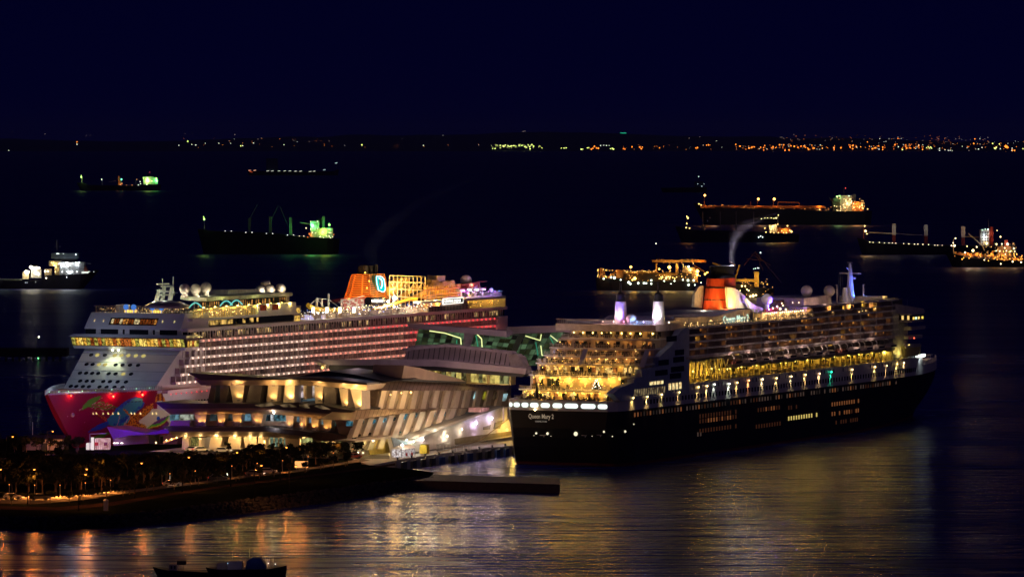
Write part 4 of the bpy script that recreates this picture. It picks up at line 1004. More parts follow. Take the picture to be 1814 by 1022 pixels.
        lamp(S, (40.4, y - .6, 45.2), w_ * 2.1, c, .3, aim=(.4, .1, 1), cone=110, blend=.9); lamp(S, (42.8, y + 3.4, 45.4), w_ * .5, (1, .7, .75), .3, aim=(.1, -.5, 1), cone=100, blend=.9)
    y, z = QF.front(1118, 565, 42); q = MB(); q.ball((42, y, z), 1.75, 16); q.tube((42, y, 44), (42, y, z - 1.2), .9, n=8); q.build('radome', WHITE, S, smooth=True)
    lamp(S, (39.5, y - 2.6, z - .2), 420, (.3, .55, 1), .2)
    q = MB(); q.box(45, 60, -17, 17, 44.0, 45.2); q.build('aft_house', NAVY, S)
    # ---- long starboard side
    x0, x1 = 60.0, 256.0
    q = MB(); q.box(93, 262, -19.3, -14.2, 27.9, 28.2); q.box(93, 262, -15.2, -14.2, 28.2, 33.0); q.build('boat_deck', mat('boat_deck_dark', (.12, .09, .07), .7), S)
    q = MB(); q.box(60, 270, -14.2, 18, 24.3, 42.0); q.build('superstructure', mat('inner_wall', (.5, .4, .25), .6), S)
    q = MB(); q.box(58, 256, -19.0, -14.2, 24.0, 24.4); q.build('promenade_deck', TEAK, S)
    floors = [33.1, 35.4, 37.7, 40.0, 42.3]
    q = MB()
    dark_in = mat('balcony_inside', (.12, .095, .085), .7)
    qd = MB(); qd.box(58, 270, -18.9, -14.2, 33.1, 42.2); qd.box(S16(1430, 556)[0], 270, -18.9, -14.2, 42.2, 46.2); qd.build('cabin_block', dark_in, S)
    for k, z in enumerate(floors):
        q = MB(); q.box(57, 262, -B - .05, -18.9, z - .3, z + .1); q.box(57, 262, -B - .05, -B + .08, z + .1, z + .34); q.build('balcony_deck', mat('liner_ledge', (.62, .6, .64), .5), S)
    # lit end of the row under the balconies
    dv = MB(); cur = MB()
    for k, z in enumerate(floors[:-1]):
        n = 52
        for i in range(n):
            x = 58 + i * 3.9
            dv.box(x - .05, x + .05, -B + .1, -18.9, z, z + 2.0)
            dv.box(x + 1.9, x + 2.0, -B + .1, -18.9, z, z + 1.2)
            if R.random() < .75: cur.box(x + .6, x + 3.0, -19.0, -18.9, z + .15, z + 1.9, R.choice((0, 0, 1, 2, 3)))
    dv.build('balcony_partition', mat('liner_partition', (.5, .38, .33), .6), S, kind='stuff')
    for k, z in enumerate(floors[:-1]):
        for i in range(9): lamp(S, (66 + i * 22 + (k % 2) * 9, -23.6, z + 1.4), 13, (1, .6, .34), .4)  # lamps added off the ship's side to brighten the balcony ledges
    cur.build('cabin_door', [GLASS, mat('curtain', (.2, .13, .08)), mat('curtain_dark', (.09, .06, .05)), lit_pane('cabin_dim', (.9, .38, .08), .8, .3, .0)], S, kind='stuff')
    lw = MB(); lw.box(-1.7, 1.7, -.1, .1, -.85, .85); lwm = lw.mesh('window', lit_pane('cabin_bright', (1, .6, .08), 1.3, .5, .4))
    lw2 = MB(); lw2.box(-.9, .9, -.1, .1, -.8, .8); lw2m = lw2.mesh('window', lit_pane('cabin_amber', (1, .42, .07), .7, .5, .3))
    for i in range(46): inst(lw2m, 'window', S, (R.uniform(62, 256), -19.2, R.choice(floors[:-1]) + 1.15))
    for (u, v) in ((1299, 624), (1311, 624), (1389, 616), (1476, 608), (1494, 592), (1237, 602), (1406, 601), (1529, 575), (1498, 545), (1553, 545), (1533, 538)):
        x, z = S16(u, v); inst(lwm, 'window', S, (x, -19.4, z), 0, (1, 1, 1) if u not in (1498, 1529) else (.7, 1, .7))
    q = MB()
    for i in range(14): x = 60 + i * 16.2; q.box(x - .12, x + .12, -B - .12, -B + .02, 33, 46)
    q.build('facade_post', mat('liner_post', (.6, .58, .6)), S)
    # upper rows forward (bridge end) and railings
    xr0 = S16(1430, 556)[0]
    q = MB()
    for i in range(190):
        x = R.uniform(58, 255); q.bulb((x, -20.0 + R.random() * 3, 42.9 + R.random() * 1.2), R.uniform(.06, .17))
    q.build('deck_lamp', G_WARM, S, kind='stuff')
    for i in range(9): lamp(S, (64 + i * 21, -20.5, 45.4), 520, (1, .48, .12), .3)
    q = MB(); q.box(57, 262, -B - .02, -15, 42.2, 42.5); q.build('sun_deck', WHITE, S)
    q = MB(); q.box(xr0, 262, -B - .05, -18.9, 44.0, 44.4); q.box(xr0, 262, -B - .05, -18.9, 45.9, 46.3); q.build('balcony_deck', mat('liner_ledge', (.34, .33, .36)), S)
    dv = MB()
    for i in range(int((262 - xr0) / 3.9)): x = xr0 + i * 3.9; dv.box(x - .05, x + .05, -B + .1, -18.9, 42.5, 46)
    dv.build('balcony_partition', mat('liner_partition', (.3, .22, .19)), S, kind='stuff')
    q = MB()
    for i in range(150): x = 57 + i * 1.0; q.box(x, x + .08, -B, -B + .1, 42.5, 43.9)
    q.box(57, 207, -B, -B + .1, 43.8, 43.95); q.build('deck_rail', GREY, S, kind='stuff')
    qd = MB(); qd.box(57, xr0, -13, 13, 42.5, 43.6); qd.build('deck_house', mat('deck_house', (.16, .13, .12)), S)
    # lit restaurant windows amidships on the sun deck
    a = S16(1358, 575)[0]; b = S16(1430, 566)[0]
    q = MB(); q.box(a, b, -18, -15.5, 42.5, 45.2); q.build('lit_pavilion', mat('pavilion', (.6, .48, .3)), S)
    q = MB()
    for i in range(26): x = a + (b - a) * i / 26; q.box(x, x + .15, -B + .3, -B + .45, 42.5, 44.6)
    q.build('pavilion_post', WHITE, S, kind='stuff')
    q = MB()
    for i in range(20): q.bulb((a + (b - a) * (i + .5) / 20, -19.2, 44.9 + R.uniform(-.1, .2)), R.uniform(.14, .26))
    q.build('pavilion_lamp', glow('pavilion_bulb', (1, .6, .3), 9), S)
    for i in range(5): lamp(S, (a + (b - a) * (i + .5) / 5, -19.3, 44.4), 260, (1, .6, .25), .3)
    # name wall and boat deck house below the funnel
    nw = [QF.side(u, v, -14) for u, v in ((1195, 582), (1195, 563), (1270, 560), (1315, 548), (1330, 549), (1345, 556), (1358, 557), (1358, 575))]
    q = MB(); q.prism_y(nw, -14, -9); nwall = q.build('name_wall', mat('name_wall', (.5, .5, .56), .5), S)
    tp = [QF.side(u, v, -12) for u, v in ((1180, 547), (1235, 544), (1310, 548), (1325, 551), (1270, 561), (1200, 563))]
    q = MB(); q.hexa([(60, -14, 43), (125, -14, 44.2), (125, 14, 44.2), (60, 14, 43), (62, -9, 46.2), (125, -9, 46.4), (125, 9, 46.4), (62, 9, 46.2)]); q.build('casing_roof', mat('casing_roof', (.5, .45, .47)), S)
    p0 = QF.side(1281, 573, -14.1); p1 = QF.side(1326, 566, -14.1)
    wd = words('Queen Mary 2', 3.2, glow('name_light', (.7, .95, .75), 1.1), nwall, (p0[0], -14.15, p0[1] + .25), (PI / 2, 0, 0), 'name_letters', .05, .015)
    wd.scale = ((p1[0] - p0[0]) / max(.1, wd.data.vertices and max(v.co.x for v in wd.data.vertices)), 1, 1)
    wd.data.update()
    for (u, v, c, e) in ((1262, 580, (1, .75, .1), .5), (1280, 580, (1, .7, .1), .42), (1298, 578, (.4, 1, .5), .4), (1315, 577, (1, .75, .2), .4), (1228, 580, (1, .8, .3), .5), (1205, 586, (1, .75, .3), .32), (1214, 586, (1, .75, .3), .32), (1221, 585, (1, .75, .3), .32), (1198, 588, (1, .7, .2), .28)):
        x, z = QF.side(u, v, -16); q = MB(); q.bulb((x, -16.8, z), e * .8); q.build('deck_lamp', glow('dl_%d' % u, c, 9), S); lamp(S, (x, -17.4, z), 90, c, .2)
    # ---- funnel
    base = [QF.side(u, v, 0) for u, v in ((1243, 547), (1290, 547))]
    fx0, fx1 = base[0][0], base[1][0]
    xc = QF.side(1275, 547, 0)[0]; hx = 11.0; hy = 4.6; zb = 45.5
    def oval(xc_, hx_, hy_, z, n=28): return [(xc_ + hx_ * math.cos(2 * PI * i / n), hy_ * math.sin(2 * PI * i / n), z) for i in range(n)]
    FR = mat('funnel_red', (.62, .075, .02), .4, var=.1, scale=.2); FB = mat('funnel_black', (.01, .01, .01), .5)
    zt = QF.side(1280, 492, 0)[1]; ztop = QF.side(1280, 471, 0)[1]
    q = MB(); q.slab(oval(xc, hx, hy, zb), oval(xc + 1.2, hx * .8, hy * .88, zt)); fn = q.build('funnel', FR, S, smooth=False)
    q = MB(); q.slab(oval(xc + 1.2, hx * .84, hy * .88, zt), oval(xc + 1.5, hx * .72, hy * .75, zt + 1.2), 0); q.slab(oval(xc + 2, hx * .7, hy * .72, zt + 1), oval(xc + 2.4, hx * .66, hy * .7, ztop - 1.6)); q.slab(oval(xc + 2.4, hx * .8, hy * .8, ztop - 1.6), oval(xc + 2.4, hx * .74, hy * .75, ztop))
    q.build('funnel_top', FB, fn)
    for z in (zb + (zt - zb) * .36, zb + (zt - zb) * .72):
        f = (z - zb) / (zt - zb); s_ = 1 - .16 * f; q = MB(); q.slab(oval(xc + 1.2 * f, hx * s_ + .08, hy * s_ + .3, z - .15), oval(xc + 1.2 * f, hx * s_ + .08, hy * s_ + .3, z + .15)); q.build('funnel_band', FB, fn)
    # white wind scoops fore and aft of the funnel
    def SX(u, v, y=-5.0): return QF.side(u, v, y)
    q = MB(); pts = [SX(u, v) for u, v in ((1288, 546), (1286, 509), (1293, 509), (1304, 513), (1318, 524), (1330, 540), (1334, 546))]
    q.prism_y(pts, -5.4, -4.6); pts = [SX(u, v) for u, v in ((1329, 545), (1322, 530), (1338, 541), (1352, 546), (1352, 561), (1349, 561), (1349, 548), (1344, 548), (1344, 561), (1341, 561), (1341, 548), (1336, 548))]
    q.build('wind_scoop', mat('scoop_white', (.72, .68, .6), .5), fn)
    q = MB(); pts = [SX(u, v, 3.5) for u, v in ((1229, 544), (1231, 520), (1237, 509), (1243, 506), (1248, 506), (1244, 546))]; q.prism_y(pts, 3.5, 4.3); q.build('wind_scoop', mat('scoop_white', (.72, .68, .6), .5), fn)
    q = MB(); pts = [SX(u, v, -8) for u, v in ((1322, 529), (1338, 541), (1352, 546), (1352, 550), (1336, 548), (1329, 546))]; q.prism_y(pts, -8, -7)
    for u in (1337, 1343.5, 1350): a = SX(u, 548, -8); b = SX(u, 562, -8); q.box(a[0] - .5, a[0] + .5, -8, -7, b[1], a[1])
    q.build('scoop_arcade', WHITE, S)
    lamp(S, (xc - 14, -8.5, 47.6), 7500, (1, .58, .14), .4, aim=(.75, .45, .5), cone=100, blend=.9)
    lamp(S, (xc - 4, -9.5, 47.2), 6500, (1, .6, .12), .4, aim=(.1, .6, .35), cone=120, blend=.9)
    lamp(S, (xc - 16, 1, 47.4), 2600, (1, .55, .2), .4, aim=(.9, 0, .5), cone=100, blend=.9)
    lamp(S, (fx0 - 6, -3, 47.3), 900, (1, .85, .6), .3); lamp(S, (SX(1308, 546)[0], -11, 47.4), 1800, (1, .84, .55), .3)
    lamp(S, (SX(1345, 556)[0], -11.5, 47.3), 4200, (.14, .06, 1), .3); lamp(S, (SX(1356, 556)[0], -10, 46.0), 500, (.9, .1, .35), .3)
    x, z = QF.side(1358.5, 530, -8); q = MB(); q.ball((x, -8, z), 1.95, 16); q.tube((x, -8, 44.5), (x, -8, z - 1.5), .8, n=8); q.build('radome', WHITE, S, smooth=True)
    lamp(S, (x + 1.0, -11.8, z - 1.8), 1800, (.08, .07, 1), .3)
    for (u, y) in ((1429, -6), (1469, -8)):
        x, z = QF.side(u, 515.5, y); q = MB(); q.ball((x, y, z), 2.1, 18); q.tube((x, y, 44), (x, y, z - 1.8), .9, n=8); q.build('radome', mat('radome_white', (.68, .6, .5)), S, smooth=True)
        lamp(S, (x - 3.5, y - 8, z - 3.5), 420, (1, .62, .5), .5)
    a = QF.side(1424, 545, -10); b = QF.side(1456, 545, -10)
    q = MB(); q.box(a[0], b[0], -10, 8, 42.4, QF.side(1440, 527, -10)[1]); q.box(a[0] + 14, a[0] + 32, -8, 8, 42, QF.side(1440, 525, -8)[1]); q.build('white_house', mat('house_mauve', (.55, .45, .45)), S)
    q = MB()
    for i in range(26): u = 1372 + i * 2; x, z = QF.side(u, 535, -2); q.box(x, x + .3, -2.5, -2, 45.5, 47.5)
    a = QF.side(1372, 530, -2); b = QF.side(1425, 528, -2); q.box(a[0], b[0], -2.6, 2, 47.4, 47.8); q.build('open_gallery', mat('gallery', (.35, .2, .14)), S)
    q = MB(); q.box(a[0], b[0], -12, 10, 44.6, 45.5); q.build('upper_deck', GREY, S)
    q = MB()
    for (u, v, r_) in ((1362, 548, .3), (1369, 546, .34), (1377, 543, .3), (1382, 547, .42), (1387, 541, .25), (1392, 548, .3), (1417, 545, .3), (1438, 545, .28), (1459, 545, .28), (1491, 547, .28), (1400, 559, .2), (1404, 536, .18), (1385, 537, .2), (1415, 536, .2)):
        x, z = QF.side(u, v, -13); q.bulb((x, -13, z), r_)
    q.build('deck_lamp', glow('topdeck_bulb', (1, .7, .3), 9), S)
    lamp(S, (QF.side(1380, 545, -13)[0], -14, 47), 600, (1, .6, .25), .3); lamp(S, (QF.side(1437, 545, -13)[0], -14, 46), 380, (1, .55, .35), .3)
    lamp(S, (QF.side(1366, 552, -13)[0], -14, 46.2), 500, (.5, .1, 1), .3)
    q = MB(); a = QF.side(1357, 556, -13); b = QF.side(1378, 552, -13); q.prism_y([a, (a[0], a[1] + 1.6), (b[0], b[1] + 1.6), b], -13, -12.5); q.build('red_awning', mat('awning_red', (.35, .03, .04)), S)
    # forward sun deck with mast
    mx = QF.side(1506, 540, 0)[0]
    q = MB(); q.box(mx - 22, 276, -15, 15, 44.2, 45.0); q.build('observation_deck', WHITE, S)
    q = MB()
    for i in range(25): x = mx - 20 + i * 1.2; q.box(x, x + .1, -15, -14.9, 45, 46.6)
    q.box(mx - 20, 276, -15, -14.9, 46.5, 46.7); q.build('deck_rail', mat('rail_ochre', (.55, .45, .3)), S, kind='stuff')
    for i, (u, r_) in enumerate(((1494, .22), (1503, .2), (1514, .25), (1524, .25), (1534, .28), (1542, .3), (1550, .3), (1556, .25), (1564, .2))):
        x, z = QF.side(u, 538, -13); q = MB(); q.bulb((x, -13.5, z - .5), r_); q.build('deck_lamp', G_YEL, S)
    for u in (1510, 1535, 1550, 1570): x, z = QF.side(u, 535, -12); lamp(S, (x, -12, 47.5), 320, (1, .7, .3), .3)
    q = MB(); q.box(270.5, 275.5, -11, 6, 45, 47); q.build('lit_house', mat('lit_house', (.6, .5, .35)), S)
    MZ = lambda v: QF.side(1506, v, 0)[1]
    q = MB(); q.lathe((mx, 0, 45), [(1.9, 0), (1.25, MZ(508) - 45), (.9, MZ(484) - 45), (.3, MZ(466) - 45)], 10)
    q.lathe((mx - 3.4, .8, 45), [(1.4, 0), (.8, MZ(509) - 45)], 8)
    q.build('mast', WHITE, S)
    q = MB()
    def cross(z, a, b, r=.2): q.tube((mx - .0, a, z), (mx, b, z), r, n=5)
    cross(MZ(484), -4.1, 4.1, .2)
    for v, w_ in ((465, 1), (470, .9), (475, .9)): cross(MZ(v), -w_, w_, .12)
    q.box(mx + .8, mx + 2.6, -1.4, -.4, MZ(495), MZ(491)); q.tube((mx, 0, MZ(480)), (mx - 3.4, 0, MZ(474)), .18, n=4)
    q.build('mast_yard', mat('mast_pink', (.6, .5, .55)), S)
    for (u, v0, v1) in ((1482.5, 504, 537), (1529, 504, 536)):
        a = QF.side(u, v0, -3); b = QF.side(u, v1, -3); q = MB(); q.tube((a[0], -3, b[1]), (a[0], -3, a[1]), .34, .26, 6)
        for f in (.02, .28, .4): z = a[1] - (a[1] - b[1]) * f; q.tube((a[0], -3, z), (a[0] + (1.9 if u > 1500 else -1.9), -3, z), .14, n=4)
        q.build('side_mast', mat('mast_pink', (.6, .5, .55)), S)
    q = MB()
    for u in (1486, 1489, 1493): a = QF.side(u, 487, -2); b = QF.side(u, 530, -2); q.tube((a[0], -2, a[1]), (b[0], -2, b[1]), .05, n=4)
    q.build('halyard', GREY, S)
    lamp(S, (mx + .5, -3.6, 46), 8500, (.04, .13, 1), .3, aim=(-.05, .4, 1), cone=110, blend=.9); lamp(S, (mx - 2.6, -3.4, 48), 4500, (.05, .12, 1), .3, aim=(.3, .3, 1), cone=80, blend=.9); lamp(S, (mx - 6.5, -2, 46), 900, (1, .72, .55), .3, aim=(.2, .3, 1), cone=60, blend=.9)
    lamp(S, (mx + 6, -4, 47), 600, (.1, .2, 1), .3); lamp(S, (mx - 5, -6, 47), 160, (.8, .6, 1), .3); lamp(S, (mx + 18, -9, 48), 250, (1, .7, .5), .3); lamp(S, (mx - 14, -9, 48), 260, (1, .6, .8), .3)
    # ---- bridge end
    q = MB()
    q.prism_z([(256, -B + .1), (270, -B + .3), (281, -17), (286, -9), (287, 0), (286, 9), (281, 17), (270, 20), (256, 20)], 24.3, 42.2)
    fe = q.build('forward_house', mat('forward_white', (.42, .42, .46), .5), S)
    q = MB(); q.box(262, 274.5, -25.5, 25.5, 38.0, 41.2); q.hexa([(258, -B, 41.2), (276, -25.5, 41.2), (276, 25.5, 41.2), (258, 20, 41.2), (258, -B, 44.8), (276, -25.0, 42.6), (276, 25.0, 42.6), (258, 20, 44.8)])
    br = q.build('bridge', mat('bridge_white', (.5, .48, .5), .5), S)
    q = MB(); q.box(261, 275, -25.7, -25.5, 38.8, 40.6); q.box(261.7, 262, -25.4, -20.6, 38.8, 40.6); q.build('window_band', GLASS, br)
    for (x, m_) in ((263, (1, .6, .1)), (265.5, (.7, 1, .8)), (268.5, (1, .7, .2)), (272.5, (1, .65, .1))):
        q = MB(); q.box(x - .8, x + .9, -25.8, -25.7, 39.0, 39.9); q.build('window', glow('bridge_%d' % int(x), m_, 1.3), br)
    for y in (-22.0, -24.2): q = MB(); q.box(261.6, 261.7, y - .4, y + .4, 38.9, 40.4); q.build('window', glow('bridge_side', (1, .65, .2), 1.0), br)
    for (z, w_) in ((34.9, 23.2), (31.6, 22), (28.4, 21.2)):
        q = MB(); q.box(268, 283, -w_, w_, z, z + 1.2); q.build('forward_platform', mat('bridge_white', (.5, .48, .5)), S)
    q = MB(); q.bulb((270, -23.4, 32.0), .3); q.build('side_light', glow('side_red', (1, .1, .05), 5), S)
    q = MB(); q.bulb((285, -18, 25.2), .25); q.bulb((270, -21.5, 29.5), .2); q.build('deck_lamp', G_WARM, S)
    # foredeck
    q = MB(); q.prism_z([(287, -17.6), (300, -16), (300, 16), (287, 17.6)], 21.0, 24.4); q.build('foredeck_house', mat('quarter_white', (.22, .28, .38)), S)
    q = MB(); q.box(286, 296, -18.4, -18.0, 24.2, 25.1); q.build('light_bar', glow('bar_white', (.9, 1, .95), 6), S); lamp(S, (291, -19.4, 24.6), 420, (.85, .95, 1), .3, aim=(0, .25, -1), cone=100)
    q = MB()
    for i in range(44):
        x = 300 + i * 1.3; h = half(x, 17.7) - .1; z = 21.0
        for s_ in (-1, 1): q.tube((x, s_ * h, z), (x, s_ * h, z + 1.3), .08, n=4)
        h2 = half(x + 1.3, 17.7) - .1
        for s_ in (-1, 1): q.tube((x, s_ * h, z + 1.3), (x + 1.3, s_ * h2, z + 1.3), .12, n=4)
    q.build('bow_rail', WHITE, S)
    for (x, y, w_) in ((312, -3, 260), (325, 2, 220), (338, 0, 240), (348, 0, 160)): lamp(S, (x, y, 24), w_, (1, .62, .4), .3)
    q = MB(); q.tube((318, 0, 21), (318, 0, 28.5), .3); q.box(317, 319, -.6, .6, 26, 27.4); q.build('fore_mast', mat('fore_mast', (.6, .4, .3)), S)
    q = MB(); q.box(306, 314, -6, 6, 21, 22.6); q.lathe((322, -5, 21), [(1.4, 0), (1.2, 1.6)], 10); q.lathe((322, 5, 21), [(1.4, 0), (1.2, 1.6)], 10); q.build('windlass', GREYW, S)
    # ---- white band floodlights
    FL = [(1120, 705, WARM), (1145, 703, WARM), (1170.5, 699, WARM), (1201.5, 695, WARM), (1235.5, 686, WARM), (1251, 684, (1, .6, .25)), (1264, 681, (.85, .9, .75)), (1290, 680, (.9, .95, .75)), (1304, 678, WARM), (1325, 674, (1, .4, .15)), (1349, 672, (1, .72, .35)),
          (1374, 670, WARM), (1400, 667, (1, .7, .35)), (1425, 664, WARM), (1450, 662, (1, .6, .3)), (1471, 659, (.02, 1, .5)), (1508, 655, WARM), (1548.5, 650, WARM), (1569, 648, (1, .6, .3)), (1589, 645, WARM), (1602.5, 643, (1, .55, .25))]
    for i, (u, v, c) in enumerate(FL):
        x, z = S16(u, v); h = half(x, 18) if x > 250 else B
        q = MB(); q.box(x - .4, x + .4, -h - .9, -h, z + .35, z + .6); q.bulb((x, -h - .45, z + .1), .28 if c != (1, .6, .3) else .22, 1)
        q.build('hull_floodlight', [GREYW, glow('hull_flood_%d' % i, c, 16 if i % 3 else 11)], S)
        lamp(S, (x, -h - .75, z - .3), 900 if i % 3 else 600, c, .12, aim=(0, .32, -1), cone=84, blend=.9)
    # ---- promenade: posts, lamps, people, then lifeboats above
    q = MB(); x = 60
    while x < 286: q.box(x, x + .3, -20.3, -19.9, 24.3, 27.9 if x > 90 else 31.5); x += 3.3 if x < 90 else 5.2
    q.build('promenade_post', mat('post_yellow', (.65, .55, .3)), S, kind='stuff')
    q = MB()
    for i in range(170): x = 58 + i * 1.32; q.box(x, x + .09, -B, -B + .1, 24.3, 25.5)
    q.box(58, 284, -B, -B + .1, 25.4, 25.5); q.build('promenade_rail', GREYW, S, kind='stuff')
    q = MB()
    for i in range(230): x = R.uniform(62, 250); q.box(x, x + .5, -19.8 + R.random() * 4, -15.2, 24.4, 24.4 + R.uniform(.5, 1.9))
    q.build('deck_clutter', mat('clutter_brown', (.2, .14, .07)), S, kind='stuff')
    q = MB(); pr = MB()
    for i in range(66):
        x = 61 + i * 3.45; big = x < 95
        q.bulb((x, -17.0 + R.uniform(-1.5, .5), R.uniform(27.6, 30.4) if big else 27.4), R.uniform(.2, .34) if big else R.uniform(.08, .2))
    q.build('promenade_lamp', glow('promenade_bulb', (1, .78, .18), 8), S)
    for i in range(20): x = 62 + i * 11.4; lamp(S, (x, -17.2, 27.2), 1100 if x < 96 else 700, (1, .60, .06), .4)
    q = MB()
    for i in range(60): x = R.uniform(62, 270); q.box(x, x + R.uniform(.5, 1.8), -14.4, -14.25, 24.8, 27.6)
    q.build('promenade_door', GLASS, S, kind='stuff')
    q = MB(); q.box(60, 93, -19.5, -14.2, 31.0, 31.4); q.build('open_stair_deck', WHITE, S)
    q = MB()
    for i in range(8): q.tube((64 + i * 4, -20, 24.5), (68 + i * 4, -20, 31), .2, n=4); q.tube((68 + i * 4, -20, 24.5), (64 + i * 4, -20, 31), .2, n=4) if i > 4 else None
    q.build('cross_brace', mat('post_yellow', (.65, .55, .3)), S)
    q = MB(); q.box(258, 276, -B, -17, 24.3, 24.5); q.prism_y([(266, 25), (283, 25), (286, 29), (264, 29)], -B, -16); q.build('yellow_house', mat('yellow_lit', (.6, .5, .2)), S)
    for i in range(7): x = 240 + i * 3.6; q = MB(); q.bulb((x, -19.5, 28.3), .22); q.build('promenade_lamp', G_YEL, S)
    lamp(S, (262, -22, 27), 500, (1, .75, .15), .3)
    # deck strip over the boats
    q = MB(); q.box(57, 262, -B - .1, -18, 32.3, 33.0); q.build('boat_deck_ceiling', mat('ceiling_pale', (.5, .42, .42)), S)
    for i in range(9): x = 96 + i * 17; lamp(S, (x, -22.6, 31.9), 220, (1, .62, .5), .2)
    # lifeboats: hung from davits, each a thing of its own
    hb = MB()
    prof = [(-5.4, .2, -.3), (-4.9, 1.2, -1.0), (-3, 1.9, -1.5), (0, 2.0, -1.7), (3, 1.9, -1.5), (4.9, 1.2, -1.0), (5.4, .2, -.3)]
    def boat_shell(up):
        q = MB(); rings = []
        for x, w_, zk in prof:
            if up: pts = [(x, -w_, 0), (x, -w_ * .85, w_ * .55), (x, -w_ * .35, w_ * .85), (x, w_ * .35, w_ * .85), (x, w_ * .85, w_ * .55), (x, w_, 0)]
            else: pts = [(x, -w_, 0), (x, -w_ * .8, zk * .55), (x, -w_ * .25, zk), (x, w_ * .25, zk), (x, w_ * .8, zk * .55), (x, w_, 0)]
            rings.append(pts)
        q.v = [p for r in rings for p in r]
        for i in range(6):
            for j in range(5): a = i * 6 + j; q.f.append([a, a + 1, a + 7, a + 6]); q.m.append(0)
        return q
    hullm = boat_shell(False).mesh('boat_hull', mat('boat_hull', (.30, .27, .25), .5)); hullr = boat_shell(False).mesh('boat_hull', mat('boat_hull_pale', (.6, .5, .3), .5))
    topm = boat_shell(True).mesh('boat_canopy', mat('boat_canopy', (.16, .05, .03), .6)); topw = boat_shell(True).mesh('boat_canopy', mat('boat_canopy_pale', (.5, .44, .42), .5))
    dq = MB(); dq.path([(0, 3, 2.6), (0, -.4, 3.2), (0, -1.4, 2.4), (0, -1.4, .8)], .16, 4)
    dav = dq.mesh('davit', GREYW)
    wq = MB(); wq.box(-2.6, 2.6, -1.97, -1.8, .25, .8); wm = wq.mesh('boat_window', GLASS)
    ordn = ['first', 'second', 'third', 'fourth', 'fifth', 'sixth', 'seventh', 'eighth', 'ninth', 'tenth', 'eleventh', 'twelfth', 'thirteenth']
    for i in range(13):
        x = 101.0 + i * 12.6
        o = QF.root('lifeboat', x, -20.2, 29.3)
        tag(o, ('lifeboat with a dull red canopy, nearest the stern in its long row' if i == 0 else 'dark lifeboat under the balconies of the black liner, %s from the stern' % ordn[i]), 'lifeboat', 'lifeboats along the side of the black liner')
        inst(hullr if i == 0 else hullm, 'boat_hull', o); c = inst(topm if i in (0, 8) else topw, 'boat_canopy', o, sc=(1, 1, .8)); inst(dav, 'davit', o, (-3.8, 0, 0)); inst(dav, 'davit', o, (3.8, 0, 0)); inst(wm, 'boat_window', o)
    return S
LINER = liner()
